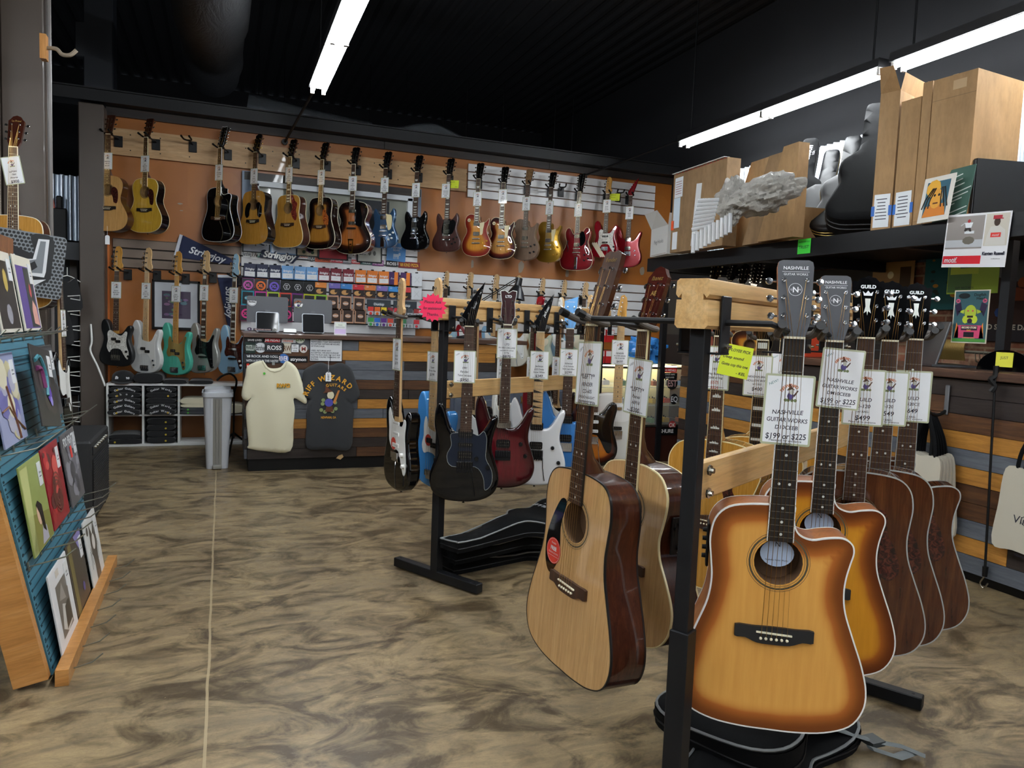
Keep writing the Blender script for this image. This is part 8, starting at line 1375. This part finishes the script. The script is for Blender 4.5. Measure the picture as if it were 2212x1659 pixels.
A, w, M = base(1440, 792, 1475, 793, .905); lump(Matrix.Translation((3.85, 6.3, .895)), .34, .28, .26, plain('blue_plastic', '2f7cc4', .3), 'plastic_sack', 'crumpled blue plastic sack on the display case', 'plastic bag', 20, 6, .25)
m = MB(); m.box((0, 0, .1), (.36, .01, .24), lab_); tagit(m.build('paper_sheet', smooth=False), 'white sheet standing behind the blue sack', 'paper', (4.0, 6.5, .91))
G0 = thing('accessory_rack', 'black wire rack of red and white accessory packs on the display case', 'rack', (3.42, 6.35, .895)); m = MB()
for z in (.02, .14, .3, .45): m.tube([(-.18, 0, z), (.18, 0, z)], .003, blkm, 4)
for x in (-.18, 0, .18): m.tube([(x, 0, 0), (x, 0, .5)], .003, blkm, 4)
m.box((0, 0, .006), (.4, .16, .012), blkm); m.build('wire_frame', G0)
for k in range(6): m = MB(); m.box((0, 0, 0), (.08, .03, .12), paint('b82a2c', .3)); m.box((0, -.016, .03), (.07, .004, .05), paint('d9d4d4', .2)); tagit(m.build('accessory_pack', smooth=False), 'red and white accessory packet on the black wire rack', 'packet', (3.29 + .09 * (k % 3), 6.32, .97 + .0 + .2 * (k // 3)), 'accessory packets on the wire rack')
for k, px in enumerate((1722, 1762)): m = MB(); m.box((0, 0, .12), (.2, .03, .24), paint('c4482f', .4)); m.text('SLEEVES', .03, 0, .2, 0, wl, Matrix.Translation((0, -.017, 0)) @ VW, maxw=.17); tagit(m.build('sleeve_pack', smooth=False), 'red pack of record sleeves, %s between the headstocks' % ordn[k], 'packet', (onX(px, 760, 3.8).x, onX(px, 760, 3.8).y, 1.105))
# ---------------------------------------------------------------- gig bags on the floor
def fbag(x, y, z, rot, lab, seed, s=1.0, grp='gig bags on the floor', th=.07, txt=None):
    rn = random.Random(seed); R = thing('gig_bag', lab, 'gig bag', Matrix.Translation((x, y, z)) @ Matrix.Rotation(math.radians(rot), 4, 'Z'), grp)
    O = spline(mir([(.0, 0), (.14, .01), (.21, .06), (.22, .15), (.185, .26), (.165, .33), (.18, .42), (.15, .5), (.09, .57), (.075, .66), (.07, 1.02), (.045, 1.05), (0, 1.055)]), 3); O = [(a * s, b * s) for a, b in O]; n = len(O); wv = lambda a, b: .014 * math.sin(6 * a + 5 * b + seed) + .012 * math.sin(11 * b - seed)
    m = MB(); plate(m, O, th, nylon, lambda d: -.02 + .02 * math.sqrt(min(1, d / .03)), sp=.035, rings=(.01, .03)); m.v = [(a, b, c + wv(a, b)) for a, b, c in m.v]; m.e = {}
    m.add([(a, b, 0) for a, b in O] + [(a * 1.02, b, th - .02 + wv(a, b)) for a, b in O], [[i, (i + 1) % n, n + (i + 1) % n, n + i] for i in range(n)], nylon); m.add([(a, b, 0) for a, b in O], [list(range(n))], nylon); m.build('shell', R, ang=50)
    m = MB(); m.tube([(a * .985, b, th - .012 + wv(a, b)) for a, b in O], .0045, plain('grey_piping', '7c7f80', .5), 5, closed=True); m.tube([(a * 1.02, b, th * .3) for a, b in O], .003, blk, 5, closed=True); m.build('piping', R)
    if txt: m = MB(); m.text(txt, .05, 0, .3, th + .02, wl, bold=.02, maxw=.28); m.text('GUITAR WORKS', .03, 0, .24, th + .02, wl, maxw=.2); m.build('lettering', R, smooth=False)
    return R
for k in range(3): fbag(2.04 - .05 * k, 3.78 - .03 * k, .002 + .085 * k, 107 + 4 * k, 'black gig bag, layer %s of the pile under the solid-body rack' % ordn[k], 3 + k, .98, 'gig bags piled under the rack', txt='NASHVILLE' if k == 2 else None)
fbag(1.80, 1.86, .002, 118, 'black gig bag with grey piping under the front guitar', 11, 1.0, None); fbag(1.25, 1.62, .085, -66, 'second black gig bag under the sunburst cutaways', 12, .95, None)
m = MB(); gs = plain('grey_webbing', '5c6263', .7); c = onZ(1885, 1600, .03); m.tube([c + Vector((-.18, .05, .06)), c, c + Vector((.06, -.05, 0)), c + Vector((.1, -.1, -.01))], .016, gs, 6, flat=.25); m.box(tuple(c), (.05, .05, .015), plain('buckle', '3c4142', .4)); m.tube([c + Vector((-.1, -.08, .04)), c + Vector((0, -.09, .0)), c + Vector((.09, -.07, -.01))], .016, gs, 6, flat=.25); tagit(m.build('webbing_strap'), 'grey webbing strap with a buckle trailing on the floor', 'strap')
# notes and tags among the guitars
def note(px, py, dep, yaw, w_, h_, ls, lab, rot=0, c='d8e83a'):
    m = MB(); m.box((0, 0, 0), (w_, h_, .0012), paint(c, .6)); n = len(ls)
    for i, t_ in enumerate(ls): m.text(t_, h_ * .13, -w_ * .42 if i < n - 1 else w_ * .1, h_ * (.5 - (i + .7) / (n + .3)), .001, inkb, al='L', bold=.015, shear=.2, maxw=w_ * .86)
    tagit(m.build('paper_note', smooth=False), lab, 'note', face(onY(px, py, 7.6) if dep > 7 else atD(px, py, dep), yaw, 0, rot))
note(1588, 780, 2.46, 45, .10, .105, ['EMPLOYEE PICK', 'Deep sound', 'Gotta cop this one', '- KEL'], 'yellow-green employee note among the amber jumbo strings', rot=-9)
note(980, 398, 7.55, 45, .12, .08, ['Employee Pick', 'it rips', '- Dustin'], 'yellow-green note tucked beside the walnut guitar neck', rot=-3); note(1328, 426, 7.35, 50, .12, .08, ['Employee Pick', 'it was not me', '- Dustin'], 'yellow-green note tucked beside the red offset guitar neck', rot=-3)
m = MB(); st = [((.052 if i % 2 else .066) * math.cos(i * math.pi / 16), (.052 if i % 2 else .066) * math.sin(i * math.pi / 16)) for i in range(32)]; m.prism(st, 0, .0015, paint('f0305c', .6)); 
for i, t_ in enumerate(('Please Ask', 'for assistance!', 'Thanks,')): m.text(t_, .018, 0, .025 - .028 * i, .002, inkb, maxw=.085, bold=.01, shear=.2)
tagit(m.build('starburst_tag', smooth=False), 'hot pink starburst card on the near end of the rack', 'tag', face(Vector(RA @ Vector((-.04, -.0, 1.31))) + Vector((-.03, -.06, -.0)), 20))
bpy.data.objects.remove(_tob)
